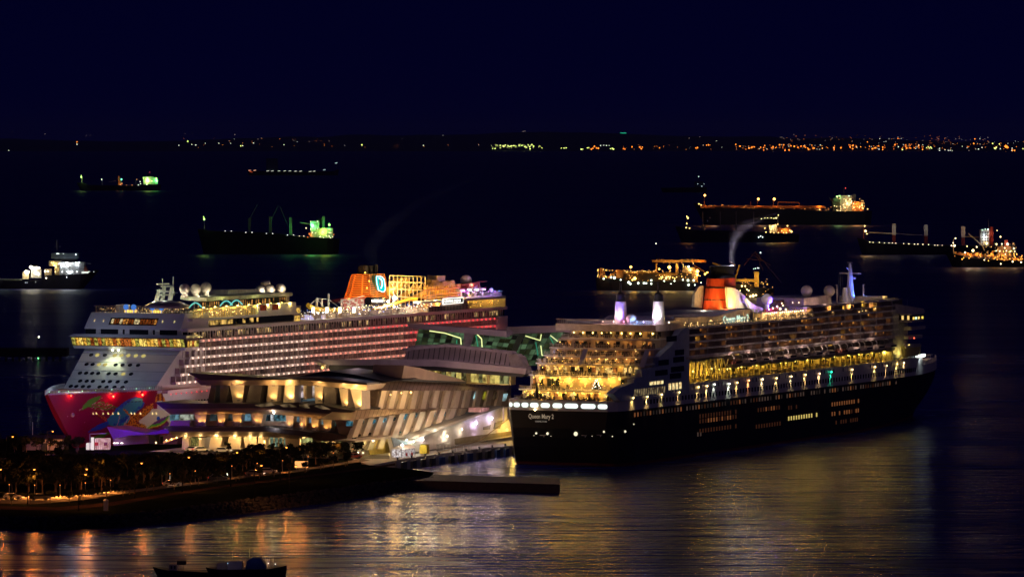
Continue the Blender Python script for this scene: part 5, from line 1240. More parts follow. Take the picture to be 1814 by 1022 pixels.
# ================================================================== FERRY TERMINAL
TF = Frame(-48.4, 1685.0)
def terminal():
    S = TF.root('cruise_terminal')
    tag(S, 'long bronze clad cruise terminal with slanting fins and layered canopies between the two ships', 'terminal building')
    def c4(s): return [(300 + float(a) / 5.183, 640 + float(b) / 5.183) for a, b in (t.split(',') for t in s.split())]
    def cs(s): return [(480 + float(a) / 3.784, 560 + float(b) / 3.784) for a, b in (t.split(',') for t in s.split())]
    def cr(s): return [(690 + float(a) / 6.8125, 680 + float(b) / 6.8125) for a, b in (t.split(',') for t in s.split())]
    def fpanel(name, pts, x0, x1, m, parent=S, xs=None):
        """panel facing the camera: photo outline on the plane x0 (or per point xs), solid back to x1"""
        a = []
        for i, p in enumerate(pts):
            x = xs[i] if xs else x0; y, z = TF.front(p[0], p[1], x); a.append((x, y, z))
        q = MB(); q.slab(a, [(x1, y, z) for x, y, z in a]); return q.build(name, m, parent)
    def spanel(name, pts, y0, y1, m, parent=S, ys=None):
        a = []
        for i, p in enumerate(pts):
            y = ys[i] if ys else y0; x, z = TF.side(p[0], p[1], y); a.append((x, y, z))
        q = MB(); q.slab(a, [(x, y1, z) for x, y, z in a]); return q.build(name, m, parent)
    # ---- body behind the columns, three storeys
    BODY = mat('terminal_inner_wall', (.30, .24, .19), .6, var=.25)
    q = MB(); q.box(7, 22, 1.2, 66, 3, 10.4); q.box(22, 120, 1.2, 40, 3, 10.4); q.build('lower_storey', BODY, S)
    q = MB(); q.box(5, 22, 1.2, 66, 10.4, 16.6); q.box(22, 120, 1.2, 36, 10.4, 17.2); q.build('middle_storey', BODY, S)
    q = MB(); q.box(14, 26, 1.2, 44, 17.2, 22.0); q.box(26, 120, 1.2, 26, 17.2, 21.0); q.build('upper_storey', mat('terminal_dark_wall', (.10, .085, .08), .6), S)
    # ---- top canopy
    fpanel('canopy_roof', c4('165,105 290,172 700,172 1180,168 1300,176 1814,216 1814,200 1440,150 1240,146 1000,158 700,140'), -9, 1, ROOF)
    fpanel('canopy_roof', c4('1000,160 1180,165 1300,172 1814,212 1990,185 1700,120 1440,88 1240,128'), 6, 30, mat('roof_black', (.02, .02, .025), .6))
    xs = [-8.5, -8.5, -8.5, -4, -4, -8.0]
    fpanel('canopy_fascia', c4('236,150 330,167 1170,166 1190,218 290,218 250,180'), -8, 6, BRONZE, xs=[-8.5, -8.5, -8.5, -5, -5, -8])
    fpanel('canopy_fascia', c4('1290,172 1814,216 1814,266 1365,226'), -8, 6, BRONZE, xs=[-8.5, -8.5, -5, -5])
    fpanel('canopy_joint', c4('1175,168 1292,172 1360,226 1190,218'), -6, 6, mat('bronze_dark', (.16, .11, .08), .5), xs=[-7, -7, -4, -4])
    for s in ('1340,262 1480,280 1560,292 1420,270', '1000,160 1180,150 1300,158 1130,168'):
        fpanel('canopy_seam', c4(s), -9.1, -8.9, GREY)
    # upper fins
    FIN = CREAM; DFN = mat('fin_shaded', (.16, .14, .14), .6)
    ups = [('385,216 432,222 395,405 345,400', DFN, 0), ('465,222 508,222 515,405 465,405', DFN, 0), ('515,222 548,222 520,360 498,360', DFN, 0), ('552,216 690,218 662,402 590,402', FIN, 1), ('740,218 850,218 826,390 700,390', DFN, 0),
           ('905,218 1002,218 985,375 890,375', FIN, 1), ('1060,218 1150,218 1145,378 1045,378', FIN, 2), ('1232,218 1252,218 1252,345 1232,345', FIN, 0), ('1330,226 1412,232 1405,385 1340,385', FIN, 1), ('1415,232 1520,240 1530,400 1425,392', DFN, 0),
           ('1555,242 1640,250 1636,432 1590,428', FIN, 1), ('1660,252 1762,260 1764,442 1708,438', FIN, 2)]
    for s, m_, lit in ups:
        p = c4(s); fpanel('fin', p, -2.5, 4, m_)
        if lit:
            ub = (p[2][0] + p[3][0]) / 2; vb = (p[2][1] + p[3][1]) / 2; y, z = TF.front(ub, vb, -4)
            z = max(z, TF.front(ub, 640 + (378 if ub < 580 else 400 + (ub - 580) * 1.0) / 5.183, -9)[1]) + .3
            q = MB(); q.box(-3.9, -3.3, y - .35, y + .35, z - .1, z + .3); q.build('uplight', GREY, S)
            lamp(S, (-3.5, y, z + .45), 900 * lit, (1, .54, .15), .12, aim=(.3, 0, 1), cone=125, blend=.8); lamp(S, (-5.4, y, z + .6), 900 * lit, (1, .54, .15), .2, aim=(.05, 0, 1), cone=90, blend=.9)
            yt, zt = TF.front((p[0][0] + p[1][0]) / 2, p[0][1] + 3, -5.5); q = MB(); q.box(-5.5, -5.1, yt - .5, yt + .5, zt + .3, zt + .5); q.build('downlight', GREY, S)
            lamp(S, (-6.6, yt, zt - .3), 320 * lit, (1, .66, .25), .25)
    # lit rooms behind the upper fins
    for s, c, e in (('838,230 900,230 880,372 825,372', (.35, .55, .65), .6), ('690,225 738,225 700,330 662,330', (.8, .6, .35), .6), ('1002,260 1045,240 1030,370 988,370', (.9, .6, .4), .7), ('1155,222 1228,222 1228,330 1170,330', (.95, .8, .85), 1.0),
                    ('1255,222 1325,222 1325,325 1262,325', (1, .85, .75), .9), ('1170,335 1330,335 1335,380 1160,378', (.2, .3, .35), .35), ('1415,300 1440,300 1440,330 1415,330', (.4, .5, .5), .4), ('552,230 520,230 516,340 530,340', (.8, .8, .6), .5)):
        fpanel('window', c4(s), 2.5, 3.2, lit_pane('hall_%d' % int(e * 100 + c[0] * 1000), c, e, .35, .1))
    for (u, v) in ((625, 706), (300 + 1650 / 5.183, 640 + 345 / 5.183)):
        pass
    # ---- middle canopy
    fpanel('canopy_roof', c4('-130,375 -60,432 0,434 960,428 1010,442 1640,494 1684,450 1560,432 1380,392 1280,402 1180,374 1090,382 1000,398 915,372 830,386 730,388 0,385'), -9, 12, ROOF)
    fpanel('canopy_fascia', c4('-60,432 960,428 1050,444 1640,494 1500,532 1050,492 870,482 10,487'), -9, 5, BRONZE, xs=[-8.8, -8.8, -8.8, -8.8, -4, -4, -4, -4])
    GLR = lit_pane('skylight_glow', (.75, .5, .25), .25, .25, .05)
    for s in ('780,400 930,378 985,402 840,418', '1010,400 1095,384 1180,420 1050,418', '1190,396 1260,392 1290,430 1200,424', '1330,410 1385,396 1480,440 1400,438'):
        fpanel('skylight', c4(s), -8.2, -7.8, GLR, xs=[-9.2] * 4)
    for x_ in (1100, 1500):
        pass
    # middle storey wall, half columns with uplights
    fpanel('parapet', c4('12,545 190,545 190,604 5,604'), -4, 3, CREAM)
    fpanel('mid_wall', c4('190,545 1060,548 1500,590 1500,640 1100,612 190,602'), -1.5, 4, CREAM)
    q = MB()
    mids = [(288, 118, 66, 478, 604), (475, 78, 42, 480, 602), (620, 90, 62, 480, 602), (805, 118, 72, 482, 598), (1105, 78, 52, 488, 610), (1225, 66, 44, 496, 622), (1335, 72, 50, 505, 636), (1450, 90, 56, 518, 645)]
    for cx, wt, wb, t, b in mids:
        p = c4('%f,%f %f,%f %f,%f %f,%f' % (cx - wt / 2, t, cx + wt / 2, t, cx + wb / 2, b, cx - wb / 2, b))
        fpanel('half_column', p, -3.2, 1, CREAM)
        y, z = TF.front(300 + cx / 5.183, 640 + b / 5.183, -4.4)
        z = max(z, TF.front(300 + cx / 5.183, 640 + (598 + max(0, cx - 870) * .1) / 5.183, -10)[1] + .3)
        for dy in (-.9, .9):
            q = MB(); q.box(-4.9, -4.5, y + dy - .25, y + dy + .25, z - .2, z + .1); q.build('uplight', GREY, S)
            lamp(S, (-3.9, y + dy, z + .3), 330, (1, .48, .10), .1, aim=(.25, 0, 1), cone=105, blend=.8)
    for s, c, e in (('355,488 412,488 412,545 355,545', (.1, .13, .14), .3), ('522,488 577,488 577,545 522,545', (.2, .22, .2), .3), ('672,485 742,485 742,552 668,552', (.25, .5, .65), .5), ('868,490 928,490 928,548 868,548', (.1, .2, .25), .4), ('930,488 958,488 955,555 930,555', (.9, .95, 1), .9), ('960,490 1062,492 1062,548 960,545', (.15, .4, .5), .7),
                    ('1150,500 1196,504 1196,552 1150,550', (.2, .4, .55), .5), ('1268,512 1300,515 1300,560 1268,558', (.2, .4, .55), .5), ('1380,528 1412,532 1410,575 1378,572', (.3, .6, .75), .6), ('1512,535 1602,540 1600,592 1512,590', (.25, .5, .5), .6), ('1635,545 1694,550 1680,600 1630,595', (.2, .5, .65), .6),
                    ('98,490 158,490 155,538 92,538', (.75, .8, .65), .55), ('4,490 48,490 36,545 4,545', (.75, .8, .65), .5)):
        w = fpanel('window', c4(s), -.6 if not s.startswith('1512') and not s.startswith('1635') else -.2, 4.5, lit_pane('mid_%d_%d' % (int(e * 100), int(c[2] * 100)), c, e, .5, .06))
    fpanel('wall_return', c4('1500,530 1720,548 1720,700 1420,690 1500,640'), -.1, 4, mat('wall_umber', (.16, .12, .10), .6))
    y, z = TF.front(300 + 960 / 5.183, 640 + 470 / 5.183, -7); q = MB(); q.bulb((-7, y, z), .4); q.build('canopy_lamp', G_WHT, S); lamp(S, (-8, y, z - .4), 420, (1, .85, .7), .2)
    # ---- lower canopy
    fpanel('canopy_roof', c4('-60,598 0,642 640,632 880,640 1240,686 1300,652 1200,636 870,600 400,604'), -10, 8, ROOF)
    fpanel('canopy_roof', c4('1240,686 1420,735 1640,730 1720,700 1420,650 1300,652'), -6, 6, mat('canopy_umber', (.09, .06, .05), .5))
    fpanel('canopy_fascia', c4('0,642 640,632 880,642 1240,688 1180,712 1000,700 800,688 40,690'), -10, 5, mat('bronze_dull', (.26, .19, .15), .5, var=.2), xs=[-10, -10, -10, -10, -5, -5, -5, -5])
    y, z = TF.front(300 + 950 / 5.183, 640 + 640 / 5.183, -11); lamp(S, (-11.5, y, z + 1), 240, (1, .85, .8), .2)
    # ground floor columns and glazing
    for s, lit in (('120,692 178,692 178,805 112,805', 1), ('268,700 292,700 292,805 272,805', 1), ('384,690 482,690 468,805 358,805', 2), ('548,690 655,690 650,805 522,805', 2), ('680,690 802,690 800,828 700,815', 2), ('815,692 866,692 866,830 815,828', 1), ('1062,700 1200,705 1190,830 1070,830', 0), ('1420,720 1545,720 1535,830 1430,830', 1)):
        p = c4(s); fpanel('ground_column', p, -2, 5, CREAM)
        if lit:
            yt, zt = TF.front((p[0][0] + p[1][0]) / 2, p[0][1] + 2, -4.5); q = MB(); q.box(-4.6, -4.2, yt - .3, yt + .3, zt - .1, zt + .15); q.build('downlight', GREY, S)
            lamp(S, (-4.8, yt, zt - .4), 420 * lit, (1, .6, .2), .2)
    NB = lit_pane('notice_light', (.5, .42, .12), .5, 1.6, .0)
    fpanel('window', c4('178,700 270,700 270,780 178,780'), -.5, 3, NB)
    for i in range(14):
        a = 870 + i * 14
        fpanel('shopfront_pane', c4('%d,%d %d,%d %d,780 %d,780' % (a, 692 + i, a + 11, 692 + i, a + 11, a)), 1.5, 2.5, lit_pane('shop_green' if i % 3 else 'shop_amber', (.35, .55, .4) if i % 3 else (.9, .6, .2), .5 if i % 3 else .7, .6, .1))
    for a, b, n in ((1545, 1612, 4), (1632, 1702, 4), (1196, 1270, 3), (1395, 1425, 2)):
        w = (b - a) / n
        for i in range(n):
            fpanel('shopfront_pane', c4('%f,705 %f,705 %f,%d %f,%d' % (a + i * w, a + i * w + w * .85, a + i * w + w * .85, 800 if a > 1500 else 745, a + i * w, 800 if a > 1500 else 745)), -1.2, 2.5, lit_pane('shop_lime', (.7, .7, .25), .75, .5, .05))
    fpanel('shopfront_dark', c4('866,690 1420,735 1420,830 866,830'), 2.6, 4, mat('shop_dark', (.08, .06, .05)))
    y, z = TF.front(591, 779, -5); q = MB(); q.bulb((-5, y, z), .55); q.build('wall_lamp', G_AMBER, S); lamp(S, (-5.6, y, z), 700, (1, .5, .12), .3)
    for u in (470, 500, 540, 570): y, z = TF.front(u, 782, -1); lamp(S, (-1.5, y, z), 300, (1, .5, .15), .3)

    # ================= quay side (faces right), y = 0
    # roofs and halls rising behind the quay side, all facing the camera
    fpanel('roof_edge', [(550, 637), (770, 637), (880, 647), (933, 653), (930, 663), (880, 658), (770, 649), (578, 646)], 62, 66, MAUVE)
    fpanel('roof_nose', [(550, 637), (578, 646), (576, 653), (572, 650)], 61.5, 64, mat('nose_pale', (.6, .5, .42)))
    y, z = TF.front(571, 651, 60); q = MB(); q.bulb((60, y, z), .5); q.build('roof_lamp', G_YEL, S); lamp(S, (58, y - 1, z - 1), 500, (1, .8, .4), .2)
    fpanel('roof_underside', [(578, 646), (770, 649), (880, 658), (930, 664), (925, 668), (760, 656), (712, 656), (700, 690), (600, 680)], 64, 68, mat('underside_dark', (.035, .03, .035)))
    cw = fpanel('seamed_wall', [(714, 640), (724, 612), (790, 610), (905, 625), (925, 632), (932, 652), (770, 640)], 72, 75, MAUVE)
    for i in range(22):
        u = 726 + i * 9; vt = 613 + max(0, (u - 790)) * .125; vb = 637 + max(0, u - 770) * .095
        a = TF.front(u, vt, 71.8); b = TF.front(u - 4, vb, 71.8); q = MB(); q.tube((71.8, a[0], a[1]), (71.8, b[0], b[1]), .13, n=4); q.build('seam', mat('seam_dark', (.05, .04, .05)), cw)
    fpanel('ledge', [(712, 617), (790, 609), (905, 623), (908, 628), (790, 614), (714, 622)], 68, 72, mat('ledge_mauve', (.30, .24, .27), .5))
    GH = lit_pane('green_hall', (.12, .22, .11), .6, .10, .2)
    def hall(pts, x, ncol, nrow, name, back=5):
        a = [TF.front(u, v, x) for u, v in pts]
        q = MB(); q.prism_x(a, x, x + back); o = q.build(name, mat('hall_core', (.05, .07, .06)), S)
        tl, tr, br_, bl = a
        def pt(s_, t_): return tuple(tl[c] + (tr[c] - tl[c]) * s_ + (bl[c] - tl[c] + (br_[c] - tr[c] - bl[c] + tl[c]) * s_) * t_ for c in (0, 1))
        for i in range(ncol):
            for j in range(nrow):
                s0, s1, t0, t1 = (i + .06) / ncol, (i + .94) / ncol, (j + .05) / nrow, (j + .95) / nrow
                q = MB(); q.prism_x([pt(s0, t0), pt(s1, t0), pt(s1, t1), pt(s0, t1)], x - .15, x - .02); r_ = R.random()
                q.build('pane', GH if r_ < .6 else lit_pane('green_hall_b', (.09, .12, .05), .32, .12, .3) if r_ < .85 else lit_pane('green_hall_c', (.05, .06, .05), .25, .2, .3), o)
        return o
    h1 = hall([(742, 582), (880, 592), (868, 618), (735, 612)], 82, 13, 4, 'glazed_hall')
    h3 = hall([(880, 592), (918, 594), (905, 624), (868, 618)], 82, 4, 4, 'glazed_hall')
    h2 = hall([(897, 592), (1000, 588), (960, 648), (888, 646)], 100, 9, 6, 'glazed_hall')
    fpanel('hall_column', [(822, 590), (840, 591), (832, 616), (820, 615)], 81.3, 81.8, mat('column_mauve', (.3, .25, .3)))
    fpanel('hall_roof', [(722, 573), (724, 581), (885, 596), (897, 597), (897, 587), (860, 583)], 79, 84, MAUVE)
    fpanel('hall_roof', [(897, 579), (995, 576), (1040, 589), (1036, 592), (996, 588), (898, 592)], 97, 101, MAUVE)
    fpanel('end_pier', [(900, 625), (916, 628), (932, 652), (905, 650)], 69, 73, mat('end_pier', (.4, .33, .3)))
    def tubes(pts, x, c, e, r_, nm='tube_light'):
        q = MB(); q.path([(x,) + TF.front(u, v, x) for u, v in pts], r_, 5); q.build(nm, glow('tube_%d' % int(c[0] * 100 + e * 10), c, e), S)
    tubes([(761, 586), (788, 590), (816, 599), (817, 613)], 81, (.8, .85, .35), 1.4, .2); tubes([(845, 592), (853, 600), (854, 615)], 81, (.8, .85, .35), 1.4, .2)
    tubes([(843, 594), (847, 616)], 81.2, (.05, .4, .22), .6, .22); tubes([(809, 602), (809, 612)], 81.2, (.05, .4, .22), .6, .2)
    tubes([(931, 595), (957, 603), (959, 592)], 99, (.8, .85, .35), 1.2, .2); tubes([(958, 612), (960, 629), (973, 631)], 99, (.8, .85, .35), 1.3, .2); tubes([(975, 594), (990, 606)], 99, (.8, .85, .4), 1.1, .18); tubes([(974, 596), (986, 620)], 99.2, (.05, .4, .25), .6, .18); tubes([(949, 606), (953, 630)], 99.2, (.05, .4, .25), .5, .2)
    lg = fpanel('gallery_wall', [(742, 650), (905, 662), (905, 682), (742, 678)], 76, 80, mat('gallery_yellow', (.5, .4, .15)))
    GP = lit_pane('gallery_light', (.95, .75, .2), .8, .45, .15); GP2 = lit_pane('gallery_light_b', (.5, .5, .2), .6, .45, .1)
    for a, b, n in ((746, 779, 4), (782, 826, 5), (834, 862, 4), (868, 902, 4)):
        w = (b - a) / n
        for i in range(n):
            u0, u1 = a + i * w, a + i * w + w * .88; t = lambda u: 652.5 + (u - 742) * .078
            fpanel('gallery_pane', [(u0, t(u0)), (u1, t(u1)), (u1, t(u1) + 18 - (u1 - 742) * .015), (u0, t(u0) + 18 - (u0 - 742) * .015)], 75.6, 75.95, R.choice((GP, GP, GP2)), lg)
    for a, b in ((748, 770), (812, 824), (829, 851), (880, 903)):
        t = lambda u: 652 + (u - 742) * .078; tubes([(a, t(a)), (b, t(b))], 75, (1, .88, .5), 2.0, .2)
    for u in (640, 720, 800, 860, 920): y, z = TF.front(u, 640, 44); lamp(S, (40, y, z + 3), 1000, (1, .66, .74), 1.5)  # added fill hanging before the roof edges, no fittings there
    for u in (770, 860): y, z = TF.front(u, 575, 60); lamp(S, (56, y, z + 2), 1300, (1, .66, .74), 1.5)  # added fill before the hall roof
    y, z = TF.front(960, 575, 80); lamp(S, (74, y, z + 3), 1800, (1, .66, .78), 1.5)  # added fill before the right-hand hall roof
    # bronze wedge and upper bronze band
    spanel('bronze_wedge', [(716, 647), (741, 651), (780, 662), (812, 670), (826, 676), (712, 670)], -5, 6, BRONZE)
    spanel('louvre_strip', [(712, 671), (826, 676), (826, 679), (712, 675)], -4, 6, DARK)
    ub = spanel('bronze_band', [(690, 672), (760, 672), (830, 678), (905, 679), (900, 691), (672, 692)], 0, 6, BRONZE, ys=[-1, -1, -1, -1, -5.5, -5.5])
    for i in range(30):
        u = 694 + i * 7.1; vt = 672.2 + max(0, u - 760) * .047; a = TF.side(u, vt, -1.1); b = TF.side(u - 7, 691.5, -5.6); q = MB(); q.tube((a[0], -1.2, a[1]), (b[0], -5.65, b[1]), .07, n=4); q.build('panel_joint', mat('joint_dark', (.08, .06, .05)), ub)
    for i in range(19):
        u = 634 + i * 7.3; vt = 725 - (u - 632) * .01; vb = 743 - (u - 626) * .121; a = TF.side(u, vt, -1.1); b = TF.side(u - 5, vb, -5); q = MB(); q.tube((a[0], -1.2, a[1]), (b[0], -5.1, b[1]), .06, n=4); q.build('panel_joint', mat('joint_dark', (.08, .06, .05)), S)
    # wall behind upper fins and fins
    spanel('upper_side_wall', [(670, 691), (898, 690), (895, 723), (664, 724)], .5, 6, mat('side_wall', (.30, .23, .18), .6, var=.2))
    for i in range(13):
        ut = 677 + i * 18.9; ub_ = ut - 8.5 + i * .15
        if ut > 900: break
        vb = 724 if ut < 770 else 722
        spanel('slanted_fin', [(ut, 691), (ut + 8.4, 691), (ub_ + 9, vb + .3), (ub_, vb + .5)], -.5, 1.2, CREAM)
    for a, b, c, t, e in ((805, 812, (.5, .85, .9), 693, 1.0), (823, 829, (.5, .85, .9), 693, 1.0), (841, 847, (.5, .85, .9), 693, 1.0), (857, 865, (.5, .45, .03), 694, .6), (875, 883, (.2, .12, .06), 694, .3), (890, 898, (.5, .8, .85), 697, .8),
                          (748, 757, (.35, .2, .08), 694, .3), (768, 776, (.35, .22, .08), 694, .3), (730, 738, (.3, .18, .08), 697, .3), (785, 793, (.25, .2, .1), 696, .3)):
        spanel('window', [(a + 2, t), (b + 2, t), (b - 2, t + 13), (a - 2, t + 13)], .25, .6, lit_pane('side_win_%d_%d' % (int(c[0] * 100), int(e * 10)), c, e, .5, .12))
    for (u, v, e, w_) in ((728, 695, .42, 900), (711, 696, .3, 500), (692, 699, .3, 500)):
        x, z = TF.side(u, v, -3); q = MB(); q.bulb((x, -3, z), e); q.build('wall_lamp', G_WARM, S); lamp(S, (x, -4.2, z + .2), w_, (1, .64, .22), .2)
    x, z = TF.side(720, 722, -3); lamp(S, (x - .3, -1.6, z + .5), 420, (1, .56, .15), .12, aim=(.25, .35, 1), cone=80, blend=.9)
    x, z = TF.side(700, 685, -14); lamp(S, (x - 6, -16, z - 1), 3400, (1, .58, .24), 1.0)
    for u, w_ in ((760, 2600), (820, 2600), (880, 2000)): x, z = TF.side(u, 700, -17); lamp(S, (x, -17, z), w_, (1, .68, .5), 1.0)
    # lower bronze band (wedge) and long fins
    spanel('bronze_band', [(632, 725), (775, 723.5), (775, 725.5), (620, 744)], 0, 6, BRONZE, ys=[-1, -1, -5, -5])
    spanel('lower_side_wall', [(620, 743), (775, 724), (897, 722), (897, 775), (640, 810)], .5, 6, mat('side_wall', (.30, .23, .18), .6))
    for i in range(16):
        ut = 636 + i * 18.2
        vt = 743 - max(0, ut - 620) * .122 if ut < 775 else 723.5
        lean = -.36; 
        vb = 800 - (ut - 640) * .1 if ut < 700 else 786 - (ut - 700) * .345
        vb = max(vb, vt + 4)
        ubt = ut + (vb - vt) * lean
        if ut > 890: break
        if vb - vt < 5: continue
        spanel('slanted_fin', [(ut, vt), (ut + 9.2, vt), (ubt + 9.4, vb), (ubt, vb)], -.6, 1.2, CREAM)
    wins = [(170, 365, 265, 425, (.12, .4, .55), .7), (325, 360, 400, 410, (.15, .45, .6), .8), (470, 350, 545, 400, (.15, .45, .6), .9), (600, 340, 675, 385, (.12, .4, .55), .8), (735, 325, 795, 370, (.1, .35, .5), .6), (868, 300, 925, 345, (.15, .45, .6), .9), (985, 290, 1040, 335, (.1, .6, .5), .9), (30, 405, 95, 445, (.1, .12, .14), .3),
            (130, 580, 210, 630, (.02, .35, .35), .8), (280, 520, 360, 575, (.03, .02, .02), .2), (430, 505, 500, 550, (.03, .02, .02), .2), (553, 488, 582, 540, (.6, .8, .3), .8)]
    for a, t, b, c2, c, e in wins:
        p = cr('%f,%f %f,%f %f,%f %f,%f' % (a + 8, t, b + 8, t - 3, b - 6, c2 - 3, a - 6, c2)); w = spanel('window', p, .2, .6, lit_pane('low_win_%d_%d' % (int(c[2] * 100), int(e * 10)), c, e, .6, .1))
        pf = cr('%f,%f %f,%f %f,%f %f,%f' % (a + 4, t - 6, b + 12, t - 9, b + 10, t - 3, a + 4, t)); spanel('window_frame', pf, .0, .6, DARK, w)
    for s, c, e in (('585,700 625,697 618,722 578,726', (.25, .6, .75), .8), ('655,695 705,693 698,716 648,720', (.12, .35, .5), .6), ('730,686 780,682 772,708 724,712', (.35, .8, 1), 1.1), ('515,702 552,702 545,735 512,735', (.15, .4, .5), .6)):
        spanel('window', cs(s), .1, .6, lit_pane('low_win_%d_%d' % (int(c[2] * 100), int(e * 10)), c, e, .6, .1))
    for s in ('565,790 608,790 600,812 560,815', '640,780 682,778 672,806 632,808'): spanel('window', cs(s), .1, .6, GLASS)
    for (u, v, w_) in ((745, 770, 1500), (661, 775, 900), (640, 788, 500)): x, z = TF.side(u, v, -3.2); lamp(S, (x, -1.7, z), w_ * .4, (1, .56, .15), .12, aim=(.25, .35, 1), cone=80, blend=.9)
    x, z = TF.side(661, 780, -3); q = MB(); q.bulb((x, -3, z), .35); q.build('wall_lamp', G_WHT, S)
    for u, v, w_ in ((660, 745, 1500), (700, 745, 1700), (745, 740, 1500), (790, 735, 1400)): x, z = TF.side(u, v, -13); lamp(S, (x, -13, z), w_, (1, .58, .26), 1.0)
    # covered entrance lit yellow under the side
    spanel('entrance_canopy', [(628, 780), (700, 771), (716, 772), (716, 774), (630, 783)], -6, 1, CREAM)
    spanel('entrance_wall', [(652, 780), (694, 775), (700, 804), (655, 808)], .3, 1.0, mat('entrance_yellow', (.6, .45, .12)))
    for u, v, w_ in ((692, 778, 900), (668, 785, 700), (650, 795, 400)): x, z = TF.side(u, v, -4); lamp(S, (x, -4, z), w_, (1, .72, .22), .2)
    x, z = TF.side(692, 780, -3.5); q = MB(); q.bulb((x, -3.5, z), .5); q.build('wall_lamp', G_WHT, S)
    # ---- ramp along the quay: parapet, lit steps, pale wall
    RW = mat('ramp_wall', (.62, .56, .55), .55, var=.12)
    spanel('ramp_wall', [(694, 774), (706, 780), (735, 780), (812, 752), (893, 722), (907, 720), (912, 772), (722, 803), (700, 808)], -9, -7.4, RW)
    spanel('ramp_coping', [(735, 777), (812, 748.5), (893, 719.5), (893, 722.5), (812, 752), (735, 781)], -9.6, -7.2, GREYW)
    spanel('ramp_deck', [(722, 780), (735, 776), (896, 719), (896, 724), (735, 782)], -7.2, 1.0, CONC)
    st = MB()
    for i in range(26):
        u = 738 + i * 3.0; v = 777 - i * 1.17; x, z = TF.side(u, v - 1.6, -6.9)
        if i % 2 == 0: st.bulb((x, -6.7, z), .27)
    st.build('step_light', glow('step_bulb', (1, .6, .15), 7), S)
    for i in range(6): x, z = TF.side(744 + i * 12, 770 - i * 4.7, -5.5); lamp(S, (x, -5.5, z + .8), 200, (1, .6, .18), .2)
    for (u, v, c, e) in ((718.5, 778.5, (.8, 1, .85), .25), (730.5, 782, (.85, 1, .7), .35), (747, 778, (1, .85, .75), .4), (790, 772, (1, .9, .6), .35), (816.5, 760, (1, .85, .6), .28), (841.5, 749, (.75, .6, 1), .5), (869, 740.5, (.75, .65, 1), .5)):
        x, z = TF.side(u, v, -9.4); q = MB(); q.bulb((x, -9.8, z), e); q.build('ramp_lamp', glow('ramp_%d' % int(u), c, 14), S); lamp(S, (x, -10.9, z - .3), 190 + 600 * e, c, .2)
    q = None
    # dark undercroft, pale windows, sodium corner
    spanel('undercroft', [(806, 777), (822, 774), (897, 764.5), (911, 763), (911, 770), (806, 787)], -9.15, -8.9, mat('undercroft', (.20, .15, .09)))
    spanel('window', [(857, 756), (870, 752), (868, 760), (857, 761)], -9.2, -8.9, mat('louvre_grey', (.2, .17, .16))); spanel('window', [(877, 749), (891, 744), (886, 759), (875, 759)], -9.2, -8.9, mat('louvre_grey', (.2, .17, .16)))
    for (u, v, e, w_) in ((898, 760.5, .4, 1300), (907, 757, .5, 1500)): x, z = TF.side(u, v, -11); q = MB(); q.bulb((x, -11, z), e); q.build('wall_lamp', G_YEL, S); lamp(S, (x, -13, z), w_, (1, .62, .12), .3)
    spanel('pier_post', [(893, 723), (896, 722), (896, 745), (893, 746)], -10.5, -10, RW); spanel('pier_post', [(905, 720), (908, 719), (908, 745), (905, 746)], -10.5, -10, RW)
    spanel('pink_kiosk', [(852, 722), (867, 721), (866, 729), (851, 730)], -8.5, -4, mat('pink_white', (.75, .5, .55))); x, z = TF.side(860, 724, -11); lamp(S, (x, -12, z), 300, (1, .6, .7), .3)
    spanel('blue_nose_wall', [(694, 774), (722, 783), (722, 803), (703, 808)], -9.4, -9.0, mat('nose_blue', (.28, .34, .42)))
    return S
TERM = terminal()
# ================================================================== LAND, QUAY, ROADS, TREES
def poly_px(pts, z): return [tuple(ground(u, v, z)) for u, v in pts]
def sheet(name, pts, z, thick, m, kind='structure'):
    a = poly_px(pts, z); q = MB(); q.slab([(x, y, z - thick) for x, y, _ in a], a); o = q.build(name, m); o['kind'] = kind; return o
EARTH = mat('dark_lawn', (.012, .016, .008), 1, var=.5, scale=.05, spec=0)
edge_front = [(-160, 916), (0, 914), (100, 916), (200, 912), (300, 902), (400, 890), (500, 877), (600, 864), (690, 852), (760, 842)]
land_pts = edge_front + [(768, 836), (700, 828), (640, 822), (640, 806), (640, 792), (400, 782), (300, 782), (100, 778), (-160, 775)]
sheet('land', land_pts[::1], 3.0, 4.5, EARTH)
QUAY = mat('quay_concrete', (.36, .33, .32), .7, var=.2, scale=.15, bump=.1)
q = MB()
qp = [TF.level(655, 824), TF.level(724, 811), TF.level(860, 793), TF.level(916, 788), (260, -30), (260, 75), (-4, 75), (-6, 2)]
q.prism_z(qp[::-1], -1.5, 3.004); QY = q.build('quay', QUAY); QY.location = (TF.o[0], TF.o[1], 0); QY.rotation_euler = (0, 0, PI / 2 - TH); QY['kind'] = 'structure'
